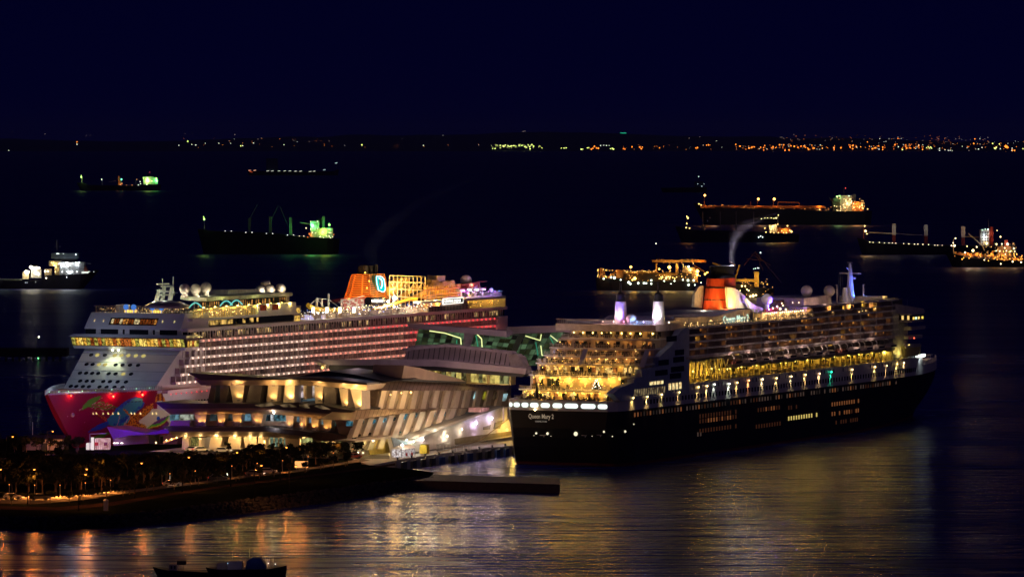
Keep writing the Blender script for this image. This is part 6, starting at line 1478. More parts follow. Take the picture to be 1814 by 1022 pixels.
# fenders on the quay face
def fender_row():
    a = Vector(TF.level(700, 816)); b = Vector(TF.level(914, 788.5)); d = (b - a); n = Vector((d.y, -d.x)).normalized()
    if n.y > 0: n = -n
    mats_ = [DARK, mat('fender_blue', (.01, .05, .22), .5), CONC]
    root = TF.root('quay_wall_face'); tag(root, 'concrete quay face with dark piers and fenders below the ramp', 'quay wall')
    k = 26
    ang = math.atan2(d.y, d.x)
    for i in range(k):
        p = a + d * (i + .5) / k; w = d.length / k
        q = MB(); q.box(-w * .42, w * .42, -.9 if i % 2 else -.35, 0, -2.6, 2.4 if i % 2 else 2.9)
        o = q.build('quay_pier' if i % 2 == 0 else 'fender', mats_[2] if i % 2 == 0 else mats_[1 if i in (9, 15, 21, 23) else 0], root); o.location = (p.x + n.x * .05, p.y + n.y * .05, 0); o.rotation_euler = (0, 0, ang)
    bm_ = MB(); bm_.lathe((0, 0, 3), [(.35, 0), (.28, .6), (.45, .75), (.4, .95)], 8); bm = bm_.mesh('bollard', DARK)
    for i in range(9):
        p = a + d * (i + .4) / 9 - n * 1.1; o = inst(bm, 'mooring_bollard'); o.location = TF.world(p.x, p.y, 0)
        tag(o, 'black mooring bollard on the quay edge under the ramp wall', 'bollard', 'mooring bollards along the quay edge')
    for u, c, w_ in ((735, (1, .85, .6), 700), (770, (.9, .9, .7), 700), (805, (1, .8, .7), 900), (845, (1, .75, .65), 900), (880, (1, .65, .3), 900)):
        x, y = TF.level(u, 800 - (u - 735) * .12)
        q = MB()
        lamp(TERM, (x, y, 11), w_, c, .4)
fender_row()
# low dark breakwater jetty in front
bw = [(700, 850), (755, 839), (990, 846), (990, 858), (700, 862)]
a0 = ground(762, 840, 2.6); a1 = ground(990, 846, 2.6)
q = MB(); q.slab([(a0.x - 8, a0.y - 26, -2), (a1.x, a1.y - 30, -2), (a1.x, a1.y, -2), (a0.x - 12, a0.y + 4, -2)], [(a0.x - 8, a0.y - 26, 2.6), (a1.x, a1.y - 30, 2.6), (a1.x, a1.y, 2.6), (a0.x - 12, a0.y + 4, 2.6)])
o = q.build('breakwater', mat('wet_concrete', (.05, .05, .055), .7)); tag(o, 'low dark concrete breakwater jetty in front of the quay', 'breakwater')
# revetment of rocks along the water
q = MB(); rr = random.Random(8)
for (u0, v0), (u1, v1) in zip(edge_front, edge_front[1:]):
    A, B_ = ground(u0, v0, 3), ground(u1, v1, 3); n = max(4, int((B_ - A).length / 1.3))
    d = (B_ - A).normalized(); nn = Vector((d.y, -d.x, 0)); nn = nn if nn.y < 0 else -nn
    for i in range(n):
        for j in range(5):
            c = A + (B_ - A) * ((i + rr.random()) / n) + nn * (j * 1.25 + rr.uniform(-.5, .5)); c.z = 2.7 - j * .72 + rr.uniform(-.2, .25)
            r_ = rr.uniform(.5, 1.0); q.ball(c, r_, 5, sz=rr.uniform(.55, .9))
o = q.build('revetment_rocks', mat('rock_grey', (.05, .05, .055), 1, var=.4, spec=.05)); o['kind'] = 'stuff'
q = MB()
fr = [ground(u, v, 3.0) for u, v in edge_front]
for p, r_ in zip(fr, fr[1:]): q.add([p - Vector((0, 0, .3)), r_ - Vector((0, 0, .3)), r_ + Vector((1.5, -8, -3.6)), p + Vector((1.5, -8, -3.6))], [(0, 1, 2, 3)])
o = q.build('shore_bank', mat('bank_earth', (.015, .015, .018), 1, spec=0)); o['kind'] = 'structure'
# roads
ASPH = mat('asphalt', (.11, .10, .095), 1, var=.2, scale=.2, spec=.05)
def road(name, top, bot, z, m): return sheet(name, top + bot[::-1], z, .15, m)
r1t = [(-120, 880), (0, 879), (60, 881), (110, 880), (160, 876), (215, 869), (320, 857), (440, 841), (516, 833), (610, 818), (640, 811)]
r1b = [(-120, 892), (0, 891), (60, 892), (120, 888), (170, 882), (220, 873.5), (322, 860.5), (442, 844.5), (518, 836.5), (612, 821.5), (655, 815)]
road('road', r1t, r1b, 3.06, ASPH)
road('shore_path', [(-120, 896), (0, 896), (100, 898), (190, 890), (300, 873), (420, 856), (520, 844), (640, 829), (700, 820)], [(-120, 902), (0, 902), (110, 903), (200, 895), (302, 877), (422, 859), (522, 847), (642, 832), (700, 823)], 3.06, mat('path_paving', (.05, .03, .025), 1, spec=0))
road('back_road', [(-120, 813), (0, 812), (50, 806), (110, 802)], [(-120, 820), (0, 818), (50, 810), (112, 804)], 3.06, ASPH)
road('forecourt', [(300, 797), (420, 799), (600, 803), (690, 806)], [(300, 806), (420, 808), (600, 812), (690, 812)], 3.06, ASPH)
q = MB(); n = 58
for i in range(n):
    t = i / n * (len(r1t) - 3); k = int(t) + 0; f = t - k; u = r1t[k][0] + (r1t[k + 1][0] - r1t[k][0]) * f; v = r1t[k][1] + (r1t[k + 1][1] - r1t[k][1]) * f + .4
    p = ground(u, v, 3.07); p2 = ground(u + 3.2, v - .35, 3.07)
    if u < 215: q.slab([p, p2, p2 + Vector((0, 1.4, 0)), p + Vector((0, 1.4, 0))], [w + Vector((0, 0, .25)) for w in (p, p2, p2 + Vector((0, 1.4, 0)), p + Vector((0, 1.4, 0)))])
o = q.build('kerb_blocks', mat('kerb_white', (.6, .58, .55), .7)); o['kind'] = 'structure'
# street lamps -------------------------------------------------
def lamp_proto():
    o = empty('street_lamp', (0, 0, 0))
    q = MB(); q.tube((0, 0, 0), (0, 0, 9.6), .14, .08, 6); q.tube((0, 0, 0), (0, 0, .8), .22, .2, 6); q.build('pole', mat('pole_black', (.012, .012, .012), 1, spec=0), o)
    q = MB(); q.path([(0, 0, 9.6), (.6, 0, 10.1), (1.6, 0, 10.2)], .06, 5); q.build('arm', mat('pole_black', (.012, .012, .012), 1, spec=0), o)
    q = MB(); q.box(1.4, 2.3, -.2, .2, 10.05, 10.25); h = q.build('lamp_head', GREY, o)
    q = MB(); q.ball((1.9, 0, 9.95), .28, 8, sz=.7); q.build('bulb', glow('sodium_bulb', (1, .30, .04), 4.5), o)
    return o
lp = lamp_proto(); first = True
LMP = [(22.5, 773, 2.6, 'standing among dark trees at the left edge by the far road'), (93.5, 763.6, 2.2, 'standing left of the red bow above the trees'), (60.8, 831, 3.0, 'standing over the bend of the lit road'), (153.7, 830.5, 3.2, 'standing over the lit road, the taller of a close pair'), (151.7, 840, 2.4, 'standing over the lit road, the lower of a close pair'),
       (251, 820, 1.6, 'half hidden in the dark trees below the red bow'), (334.6, 809.5, 2.8, 'standing in the trees in front of the bronze terminal columns'), (420, 801, 1.4, 'small in the trees below the middle of the terminal front'), (507.5, 792, 2.4, 'standing against the ground floor of the terminal front'), (463, 824, 1.4, 'standing in the trees near the roundabout road'),
       (524, 825, 2.6, 'standing beside the bright signboard on the road'), (1, 831, 1.8, 'cut by the left edge of the picture'), (7, 885 - 52, 1.2, 'next to the left edge of the picture')]
for i, (u, v, w_, lb) in enumerate(LMP[:12]):
    Y = F * (H - 13.0) / (v - HOR); X = (u - 907) / F * Y
    o = lp if first else copy_tree(lp); first = False
    o.location = (X - 1.9, Y, 3.0); tag(o, 'tall orange street lamp ' + lb, 'street lamp', 'orange street lamps on the land')
    lamp(o, (2.0, 0, 9.3), 420 * w_, (1, .32, .06), .3)
# lights added along the kerb to brighten the road, no real fittings
bl = MB(); bl.tube((0, 0, 0), (0, 0, 3.2), .1, n=5); bl.ball((0, 0, 3.4), .13, 6, m=1); blm = bl.mesh('kerb_fill_light', [GREY, glow('kerb_fill_bulb', (1, .3, .06), 2.2)])
for i, (u, v, w_) in enumerate(((15, 880, 26), (60, 881, 26), (105, 881, 26), (150, 877, 22), (195, 872, 14), (300, 860, 2), (345, 855, 2), (410, 846, 2), (455, 841, 2.4), (500, 836, 2.6), (545, 829, 3), (590, 822, 3), (625, 815, 3))):
    p = ground(u, v, 3.0); o = inst(blm, 'kerb_fill_light', None, p + Vector((0, 2.5, 0))); tag(o, 'short added orange light on the far kerb of the lit road', 'added light', 'added lights along the lit road')
    lamp(o, (0, -3.5, 3.0), 420 * w_, (1, .30, .05), .3, aim=(0, -.3, -1), cone=150, blend=.5)
# vehicles -----------------------------------------------------
def car_proto(body):
    o = empty('parked_car', (0, 0, 0))
    q = MB(); q.prism_y([(-2.2, .35), (2.2, .35), (2.25, .8), (1.3, .95), (.6, 1.45), (-1.2, 1.48), (-1.9, .98), (-2.25, .9)], -.85, .85); q.build('body', body, o)
    q = MB(); q.prism_y([(1.15, .97), (.55, 1.4), (-1.15, 1.42), (-1.7, 1.0)], -.87, .87); q.build('window', GLASS, o)
    for x in (-1.4, 1.4):
        q = MB(); q.tube((x, -.9, .34), (x, .9, .34), .34, n=10); q.build('wheel', DARK, o)
    for y in (-.6, .6):
        q = MB(); q.box(2.2, 2.28, y - .18, y + .18, .6, .78); q.build('headlight', glow('headlight', (1, .95, .8), 2), o); q = MB(); q.box(-2.28, -2.2, y - .18, y + .18, .7, .85); q.build('tail_light', glow('taillight', (1, .05, .02), 3), o)
    return o
cars = [(WHITE, 356, 800, 'white car parked at the terminal front before the bright columns'), (WHITE, 395, 801.5, 'white car at the terminal front, right of another white car'), (WHITE, 342, 799.5, 'pale car under the dark notice window of the terminal'),
        (GREY, 458, 808, 'grey car in the forecourt under the greenish shopfront'), (REDP, 625, 812, 'dark red car with its lights on leaving the terminal entrance'), (GREYW, 305, 861, 'car with bright headlights on the lit road below the terminal trees'), (DARK, 386, 850.5, 'dark car with one bright lamp on the lit road'),
        (GREY, 452, 842.5, 'grey car on the lit road left of the bright board'), (WHITE, 474, 838.5, 'white van shaped car near the middle of the tree lined road'), (ORANGE, 86, 795, 'orange lit car by the low building at the far left'), (GREYW, 20, 884, 'pale car in the lit bend at the left edge'), (DARK, 70, 885, 'dark car in the lit bend below a street lamp')]
for b, u, v, lb in cars:
    o = car_proto(b); o.location = ground(u, v, 3.12); o.rotation_euler = (0, 0, R.choice((.3, -.2, .1, .5)) + (0 if u > 640 else 0)); o.scale = (1.25, 1.25, 1.2); tag(o, lb, 'car')
    for ch in o.children:
        if ch.name.startswith('headlight') and u in (305, 386, 625): ch.scale = (1, 2.2, 2.2)
for u, v in ((356, 795), (395, 797), (640, 806)): p = ground(u, v, 3.0); lamp(None, (p.x, p.y - 6, 7), 300, (1, .8, .5), .3)
lamp(None, tuple(ground(305, 858, 3.0) + Vector((0, -3, 1.2))), 350, (1, .9, .7), .3)
# trees --------------------------------------------------------
LEAF = mat('leaf_green', (.03, .036, .018), .9, var=.5, scale=.4, spec=.05); BARK = mat('bark', (.14, .10, .07), .9)
def crown_mesh(seed, n, rx, rz, big=.55):
    r = random.Random(seed); q = MB(); cl = [(r.uniform(-.6, .6), r.uniform(-.6, .6), r.uniform(-.5, .6), r.uniform(.35, .6)) for _ in range(9)]
    for i in range(n):
        c = cl[i % 9]
        while True:
            a = Vector((r.uniform(-1, 1), r.uniform(-1, 1), r.uniform(-1, 1)))
            if .3 < a.length < 1: break
        p = Vector(((c[0] + a.x * c[3]) * rx, (c[1] + a.y * c[3]) * rx, (c[2] + a.z * c[3] * .8) * rz))
        d = Vector((r.uniform(-1, 1), r.uniform(-1, 1), r.uniform(-1, 1))).normalized(); u_ = d.orthogonal().normalized() * big * r.uniform(.5, 1.2); w = d.cross(u_).normalized() * big * r.uniform(.3, .8)
        q.add([p - u_ - w * .4, p - w, p + u_, p + w * .8], [(0, 1, 2, 3)])
    return q.mesh('crown', LEAF)
crowns = [crown_mesh(k, 520, 3.3, 2.6) for k in range(5)] + [crown_mesh(20 + k, 260, 2.6, 2.8, .6) for k in range(2)]
tk = []
for k in range(3):
    r = random.Random(40 + k); q = MB(); q.tube((0, 0, 0), (r.uniform(-.2, .2), r.uniform(-.2, .2), 3.8), .26, .14, 6)
    for j in range(5): a = r.uniform(0, 6.28); q.tube((0, 0, 2.4 + j * .4), (1.8 * math.cos(a), 1.8 * math.sin(a), 4.6 + j * .35), .1, .04, 4)
    tk.append(q.mesh('trunk', BARK))
def tree(p, h, lb, grp):
    o = empty('tree', p, R.random() * 6.28); s_ = h / 8.0; o.scale = (s_ * R.uniform(.85, 1.2), s_ * R.uniform(.85, 1.2), s_)
    inst(R.choice(tk), 'trunk', o); inst(R.choice(crowns), 'crown', o, (0, 0, 5.6)); tag(o, lb, 'tree', grp)
pts = []
def region(n, us, vf, h, lb, grp, sep=3.6):
    k = 0; tries = 0
    while k < n and tries < 4000:
        tries += 1; u = R.uniform(*us); v0, v1 = vf(u)
        if v1 <= v0: continue
        p = ground(u, R.uniform(v0, v1), 3.0)
        if any((p.x - a) ** 2 + (p.y - b) ** 2 < sep ** 2 for a, b in pts): continue
        pts.append((p.x, p.y)); k += 1; tree(p, R.uniform(*h), lb, grp)
def rv(tab): return lambda u: interp(u, tab)
rt = rv(r1t)
region(84, (-20, 300), lambda u: (842 if u > 150 else 836, rt(u) - 4), (5.5, 8.0), 'dark broad crowned tree in the wooded belt between the lit road and the red bow', 'trees of the dark belt at the left')
region(58, (290, 640), lambda u: (interp(u, [(290, 834), (420, 824), (520, 815), (640, 808)]), rt(u) - 3), (4.2, 6.4), 'dark tree in the belt between the lit road and the terminal front', 'trees before the terminal front')
region(26, (215, 620), lambda u: (rv(r1b)(u) + 2, rv(r1b)(u) + 5), (3.0, 4.4), 'small dark roadside tree between the lit road and the shore path', 'small trees on the shore side of the road', 4.5)
region(34, (-30, 145), lambda u: (790, 803), (3.4, 5.2), 'dark tree on the point left of the red bow', 'trees on the point left of the red bow')
region(9, (-10, 200), lambda u: (rv(r1b)(u) + 1, rv(r1b)(u) + 3), (3.0, 3.8), 'low dark tree on the shore side of the lit bend', 'low trees beside the lit bend', 5)
for u, v in ((480, 803), (500, 804), (517, 804), (405, 802), (445, 803), (572, 806), (600, 806)): tree(ground(u, v + 2, 3), 3.8, 'thin tree standing right against the lit ground floor of the terminal', 'trees against the terminal ground floor')
for (u, v, w_) in ((45, 852, 1500), (120, 792, 1500), (75, 802, 1300), (185, 852, 1300), (95, 848, 900), (240, 850, 900), (300, 842, 900), (345, 834, 900), (400, 836, 700), (460, 830, 900), (540, 824, 900), (600, 816, 700), (25, 816, 2600), (150, 868, 1500), (60, 872, 1500)): p = ground(u, v, 3); lamp(None, (p.x, p.y - 5, 8), w_, (1, .28, .05), .5)  # lamps added among the trees for an orange glow
# low buildings and booths --------------------------------------
def hut():
    o = empty('low_building', ground(78, 797, 3)); tag(o, 'low orange lit shed among the dark trees at the far left', 'shed')
    q = MB(); q.box(-6, 6, 0, 6, 0, 3.6); q.build('wall', mat('hut_wall', (.4, .3, .25)), o); q = MB(); q.prism_x([(-.6, 3.6), (6.6, 3.6), (3, 4.8)], -6.6, 6.6); q.build('roof', ROOF, o)
    q = MB(); q.box(-1, 1, -.06, 0, 0, 2.3); q.build('door', DARK, o); q = MB(); q.tube((-4, 3, 4), (-4, 3, 9), .12); q.build('flagpole', GREYW, o); lamp(o, (3, -5, 3), 700, (1, .4, .12), .3)
hut()
def gate_booth():
    p = DF.side(160, 800, -30); o = empty('lit_booth', ground(180, 796, 3)); tag(o, 'brightly lit white passenger booth with pink panels at the foot of the red bow', 'booth')
    def lx(u): return (u - 180) / F * o.location.y
    def lz(v): return (796 - v) / F * o.location.y
    q = MB(); q.box(lx(168), lx(194), 0, 4, 0, lz(777)); q.build('wall', lit_pane('booth_wall', (1, .6, .66), .75, .5, .5), o)
    q = MB()
    for i in range(9): x = lx(168) + (lx(194) - lx(168)) * i / 8; q.box(x - .06, x + .06, -.2, -.05, 0, lz(777))
    q.build('frame', mat('booth_frame', (.5, .2, .2)), o)
    for a, b, c in ((168, 174, (.5, .01, .02)), (184, 190, (.35, .1, .12))): q = MB(); q.box(lx(a), lx(b), -.3, -.2, lz(789), lz(783)); q.build('panel', mat('panel_%d' % a, c), o)
    q = MB(); q.box(lx(153), lx(160), -1, 3, 0, lz(785)); q.build('side_box', glow('booth_white', (1, .8, .82), .8), o)
    q = MB(); q.tube((lx(164.5), -1.5, 0), (lx(164.5), -1.5, lz(774)), .5, n=8); q.build('pillar', glow('pillar_white', (1, .85, .85), .9), o)
    q = MB(); q.path([(lx(160), -1.5, 0), (lx(160), -1.5, lz(768)), (lx(190), -1.5, lz(767))], .15, 4); q.build('goal_frame', GREYW, o)
    lamp(o, (lx(175), -3, lz(785)), 90, (1, .8, .8), .3)
gate_booth()
def purple_shed():
    o = TF.root('purple_lit_annex'); tag(o, 'low angular annex washed in purple light between the red bow and the terminal', 'annex')
    def fp(name, pts, x0, x1, m, xs=None):
        a = []
        for i, p in enumerate(pts): x = xs[i] if xs else x0; y, z = TF.front(p[0], p[1], x); a.append((x, y, z))
        q = MB(); q.slab(a, [(x1, y, z) for x, y, z in a]); return q.build(name, m, o)
    PW = mat('annex_wall_purple_wash', (.24, .10, .36), .6, var=.1)  # purple light wash put into the wall and roof colour
    c7 = lambda s: [(80 + float(a) / 7.256, 690 + float(b) / 7.256) for a, b in (t.split(',') for t in s.split())]
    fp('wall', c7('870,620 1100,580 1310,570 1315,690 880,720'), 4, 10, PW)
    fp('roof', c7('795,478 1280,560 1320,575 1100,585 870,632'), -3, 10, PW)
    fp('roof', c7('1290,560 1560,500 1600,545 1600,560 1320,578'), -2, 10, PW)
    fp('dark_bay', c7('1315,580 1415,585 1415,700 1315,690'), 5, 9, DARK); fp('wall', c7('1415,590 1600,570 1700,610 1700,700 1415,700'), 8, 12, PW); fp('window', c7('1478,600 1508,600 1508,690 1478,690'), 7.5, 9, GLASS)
    q = MB(); 
    for s in ('1425,680 1440,680', '1560,650 1575,645', '1625,635 1640,628', '1690,615 1705,610'):
        (u, v), _ = c7(s); y, z = TF.front(u, v, 1); b = MB(); b.bulb((1, y, z), .35); b.build('wall_lamp', G_WARM, o); lamp(o, (.2, y, z + .2), 160, (1, .6, .2), .2)
    fp('stair_rail', c7('1510,670 1700,605 1760,600 1700,625 1520,690'), 1.5, 1.8, mat('rail_lit', (.6, .4, .2)))
    y, z = TF.front(225, 765, -14); lamp(o, (-16, y, 14), 5200, (.2, .02, 1), .6); y, z = TF.front(200, 765, -10); lamp(o, (-12, y, 10), 1200, (.3, .04, .9), .6)
    for u in (203, 208, 216): y, z = TF.front(u, 784.5, 3); b = MB(); b.box(2.8, 3, y - .4, y + .4, z - .06, z + .06); b.build('strip_lamp', G_WHT, o)
purple_shed()
def tent():
    o = TF.root('white_tent'); tag(o, 'small white lit tent with red figures by the quay below the ramp', 'tent')
    xa, ya = TF.level(714, 810); xb, yb = TF.level(742, 806)
    y = min(ya, yb); x0, x1 = sorted((xa, xb)); x1 = x0 + 9
    q = MB(); q.box(x0, x1, y, y + 4, 3, 5.6); q.build('wall', lit_pane('tent_wall', (1, .92, .9), .8, 1.4, .25), o)
    q = MB(); q.prism_x([(y - .3, 5.6), (y + 4.3, 5.6), (y + 2, 6.7)], x0 - .3, x1 + .3); q.build('roof', WHITE, o)
    q = MB()
    for i in range(9): xx = x0 + .4 + i * 1.0; q.box(xx, xx + .15, y - .1, y, 3, 5.5)
    q.build('pole', GREYW, o)
    for f in (.2, .65): q = MB(); q.box(x0 + 9 * f, x0 + 9 * f + 1.2, y - .15, y - .08, 3.3, 4.3); q.build('red_panel', mat('red_panel', (.6, .02, .02)), o)
    xx, yy = TF.level(710, 808); q = MB(); q.tube((x0 - 1, y, 3), (x0 - 1, y, 6.8), .12); q.build('lamp_pole', GREY, o); q = MB(); q.bulb((x0 - 1, y - .2, 7.0), .5); q.build('lamp_head', G_WHT, o); lamp(o, (x0 - 1, y - 1.2, 7.0), 500, (1, .95, .85), .3)
tent()
def small(name, cat, lb, u, v, build, y=None):
    x, yy = TF.level(u, v); o = TF.root(name, x, yy, 3.0); tag(o, lb, cat); build(o); return o
def b_bin(o): q = MB(); q.prism_x([(-1.3, 0), (1.3, 0), (1.3, 2.0), (.9, 2.8), (-.9, 2.8), (-1.3, 2.0)], -1, 1); q.build('body', YELLOW, o); q = MB(); q.box(-1.2, 1.2, -1.4, 1.4, 2.8, 2.95); q.build('lid', mat('lid_ochre', (.4, .3, .05)), o)
small('yellow_bin', 'bin', 'tall yellow bin standing at the foot of the ramp wall', 752, 803, b_bin)
def b_gang(o):
    q = MB(); q.hexa([(-9, -.9, .9), (6, -.9, 4.2), (6, .9, 4.2), (-9, .9, .9), (-9, -.9, 1.3), (6, -.9, 4.7), (6, .9, 4.7), (-9, .9, 1.3)]); q.build('gangway', mat('gangway_metal', (.4, .4, .45), .4), o)
    q = MB(); q.box(1, 9, -1.6, 1.6, 1.0, 3.2); q.build('cab', mat('gang_pink', (.5, .35, .33)), o)
    for x in (2.2, 7.5):
        for y in (-1.6, 1.6): q = MB(); q.tube((x, y - .25, .7), (x, y + .25, .7), .7, n=10); q.build('wheel', DARK, o)
    q = MB(); q.box(0, 9.5, -1.4, 1.4, .6, 1.0); q.build('chassis', DARK, o)
small('gangway_vehicle', 'gangway vehicle', 'mobile gangway vehicle with a raised ramp parked on the quay', 838, 783, b_gang)
def fence(a, b, lb, n=5):
    xa, ya = TF.level(*a); xb, yb = TF.level(*b); o = TF.root('mesh_fence'); tag(o, lb, 'fence')
    for i in range(n + 1): f = i / n; q = MB(); x, y = xa + (xb - xa) * f, ya + (yb - ya) * f; q.tube((x, y, 3), (x, y, 5.7), .1, n=5); q.build('post', GREYW, o)
    for z in (3.3, 5.6): q = MB(); q.tube((xa, ya, z), (xb, yb, z), .07, n=4); q.build('rail', GREYW, o)
    q = MB(); k = 60
    for i in range(k): f = i / k; q.tube((xa + (xb - xa) * f, ya + (yb - ya) * f, 3.2), (xa + (xb - xa) * f, ya + (yb - ya) * f, 5.6), .03, n=3)
    q.build('wire_panel', GREY, o, kind='stuff')
fence((774, 801), (833, 803), 'wire mesh fence across the quay before the gangway vehicle')
fence((774, 801), (806, 792), 'wire mesh fence running back from the quay edge to the ramp wall', 3)
def board():
    p = ground(534, 835, 3); o = empty('sign_board', p); tag(o, 'bright orange lit board on posts beside the tree lined road', 'signboard')
    q = MB(); q.box(-2, 2, 0, .3, 1.2, 3.2); q.build('panel', glow('board_glow', (1, .4, .12), 1.3), o); q = MB(); q.tube((-1.5, .1, 0), (-1.5, .1, 1.2), .1); q.tube((1.5, .1, 0), (1.5, .1, 1.2), .1); q.build('post', GREY, o)
board()
p_ = ground(187.5, 904, 3); q = MB(); q.prism_z([(-.6, -.6), (.6, -.6), (.6, .6), (-.6, .6)], 0, 2.8); q.lathe((0, 0, 2.8), [(.8, 0), (.2, .5)], 4); o = q.build('shore_marker', GREYW); o.location = p_; tag(o, 'grey concrete marker post standing on the rocky shore edge', 'marker post')
# dark jetty behind the bow
Y = F * H / (640 - HOR); q = MB(); k_ = Y / F
q.box((-60 - 907) * k_, (118 - 907) * k_, Y, Y + 14, 2.2, 6.0)
for i in range(14): x = (-50 + i * 12 - 907) * k_; q.tube((x, Y + 2, -1), (x, Y + 2, 2.4), .6, n=6)
o = q.build('dark_jetty', mat('jetty_dark', (.015, .015, .015), .8)); tag(o, 'unlit dark jetty on piles in the water left of the red bow', 'jetty')
o = empty('jetty_lamp', ((62 - 907) * k_, Y + 3, 6)); tag(o, 'single pole lamp with a white light on the dark jetty', 'pole lamp'); q = MB(); q.tube((0, 0, 0), (0, 0, 5.2), .12); q.build('pole', GREY, o); q = MB(); q.tube((0, 0, 5.2), (1.5, 0, 5.5), .06); q.bulb((1.5, 0, 5.4), .35, 1); q.build('lamp_head', [GREY, G_WHT], o)
b_ = MB(); b_.bulb(((68 - 907) * k_, Y - .5, 1.5), .35); o = b_.build('green_navigation_light', G_GREEN); tag(o, 'green navigation light low on the dark jetty', 'navigation light')
# ================================================================== SHIPS AT ANCHOR
class Far:
    """a ship lying roughly across the line of sight; photo pixels give its proportions at its own distance"""
    def __init__(s, name, label, cat, u0, u1, vw, dv=0.0, grp=None, depth=None):
        s.Y = F * H / (vw - HOR); s.k = s.Y / F; s.u0 = u0; s.vw = vw; s.u1 = u1
        s.L = (u1 - u0) * s.k; s.B = depth or max(8, s.L * .16)
        s.o = empty(name, ((u0 - 907) * s.k, s.Y, 0)); tag(s.o, label, cat, grp)
        s.dark = mat('ship_side_dark', (.02, .02, .022), .5, var=.3, scale=.05)
    def X(s, u): return (u - s.u0) * s.k
    def Z(s, v): return (s.vw - v) * s.k
    def hull(s, top, m=None, left='bow', right='stern', name='hull', rakeL=.5, rakeR=.1):
        """top: sheer line as (u, v) points"""
        q = MB(); zs = [-.5, .0, .5, 1.0]; n = len(top); rows = []
        tt = [(s.X(u), s.Z(v)) for u, v in top]; x0, x1 = tt[0][0], tt[-1][0]
        def hb(x): a = (x - x0) / (x1 - x0); e = .03; return s.B / 2 * max(e, min(1, (a / (.16 if left == 'bow' else .05)) ** .7 if a > 0 else e, ((1 - a) / (.16 if right == 'bow' else .05)) ** .7 if a < 1 else e))
        xs = [x0 + (x1 - x0) * i / 24 for i in range(25)]
        for f in (0, .3, .7, 1.0):
            r = []
            for sg in (-1, 1):
                for x in (xs if sg < 0 else xs[::-1]):
                    zt = interp(x, tt); sh = (1 - f)
                    xx = x + (rakeL * zt * sh * max(0, 1 - (x - x0) / (.2 * (x1 - x0)))) - (rakeR * zt * sh * max(0, 1 - (x1 - x) / (.2 * (x1 - x0))))
                    r.append((xx, sg * hb(x) * (.8 + .2 * f), zt * f - (.3 if f == 0 else 0)))
            rows.append(r)
        n = len(rows[0])
        for k in range(3):
            b = len(q.v); q.v += rows[k] + rows[k + 1]
            for i in range(n): j = (i + 1) % n; q.f.append([b + i, b + j, b + n + j, b + n + i]); q.m.append(0)
        for i in range(24): b = len(q.v) - n; q.f.append([b + i, b + i + 1, b + n - 2 - i, b + n - 1 - i]); q.m.append(0)
        return q.build(name, m or s.dark, s.o)
    def box(s, u0, u1, v0, v1, m, name='deckhouse', d=.35, y=0):
        q = MB(); q.box(s.X(u0), s.X(u1), y - s.B * d, y + s.B * d, s.Z(v1), s.Z(v0)); return q.build(name, m, s.o)
    def bar(s, a, b, w, m, name='boom', y=0, n=6):
        q = MB(); q.tube((s.X(a[0]), y, s.Z(a[1])), (s.X(b[0]), y, s.Z(b[1])), w * s.k, n=n); return q.build(name, m, s.o)
    def bulb(s, pts, c, e, r=.9, name='lamp', y=None, n=0):
        q = MB(); q.bulb((0, 0, 0), s.k); me = q.mesh(name, glow('ship_%s_%d' % ('_'.join('%02d' % int(x * 99) for x in c), int(e * 10)), c, e))
        for p in pts:
            rr_ = p[2] if len(p) > 2 else r
            inst(me, name, s.o, (s.X(p[0]), (-s.B * .5 if y is None else y), s.Z(p[1])), 0, rr_ * R.uniform(.85, 1.1))
    def light(s, u, v, w, c, y=None): lamp(s.o, (s.X(u), -s.B * .44 if y is None else y, s.Z(v)), w * s.k ** 2 * 420, c, s.k * .8)
    def sparks(s, n, u0, u1, v0, v1, c, e=5, r0=.25, r1=.7, slope=0.0):
        q = MB()
        for i in range(n):
            u = R.uniform(u0, u1); q.bulb((s.X(u), -s.B * R.uniform(.1, .5) - .3, s.Z(R.uniform(v0, v1) + (u - u0) * slope)), R.uniform(r0, r1) * s.k)
        q.build('deck_lights', glow('spark_%02d_%02d' % (int(c[1] * 99), int(c[2] * 99)), c, e), s.o, kind='stuff')
    def mast(s, u, v0, v1, m, w=.4): return s.bar((u, v0), (u, v1), w, m, 'mast')
GRN = (.12, 1, .2); LIM = (.55, 1, .2)
SHW = mat('ship_white', (.6, .6, .58), .5)
# small green lit tanker, far left
a = Far('tanker', 'small far tanker with green lit deckhouse at the left', 'tanker', 136, 285, 338)
a.hull([(136, 324), (150, 324), (156, 328), (235, 329), (242, 327), (285, 327)])
a.box(254, 274, 313, 328, SHW); a.box(274, 280, 316, 328, SHW); a.box(262, 266, 308, 314, DARK, 'funnel', .1); a.mast(266, 328, 304, GREY); a.mast(145, 324, 311, SHW); a.mast(181, 328, 317, SHW); a.mast(214, 329, 317, SHW, .7); a.box(209, 212, 312, 328, mat('ship_amber', (.6, .3, .1)), 'derrick', .1); a.mast(241, 328, 320, SHW)
a.bar((193, 322), (205, 321), .4, GREY)
a.bulb([(145, 314, 1.3), (145, 311, .6), (255, 315.5, 1.2), (277.5, 316, 1.3), (270, 321, 1), (279, 321, 1)], LIM, 6); a.bulb([(181, 318, 1.0), (262, 315, .9), (249, 322, .7), (250, 326, .7), (261, 327, .8), (246, 328, .7)], (.9, 1, .85), 4, .7); a.bulb([(216, 318, 1.6)], (.15, 1, .5), 5); a.bulb([(217, 325, .8), (214, 327, .8), (225, 328, .5), (235, 328, .5), (243, 318, .7)], (1, .4, .12), 3)
a.bulb([(266, 305, .5)], (1, .1, .3), 2); a.light(262, 320, 16, LIM); a.light(277, 320, 10, GRN); a.light(145, 318, 8, LIM); a.light(214, 324, 5, (1, .4, .1))
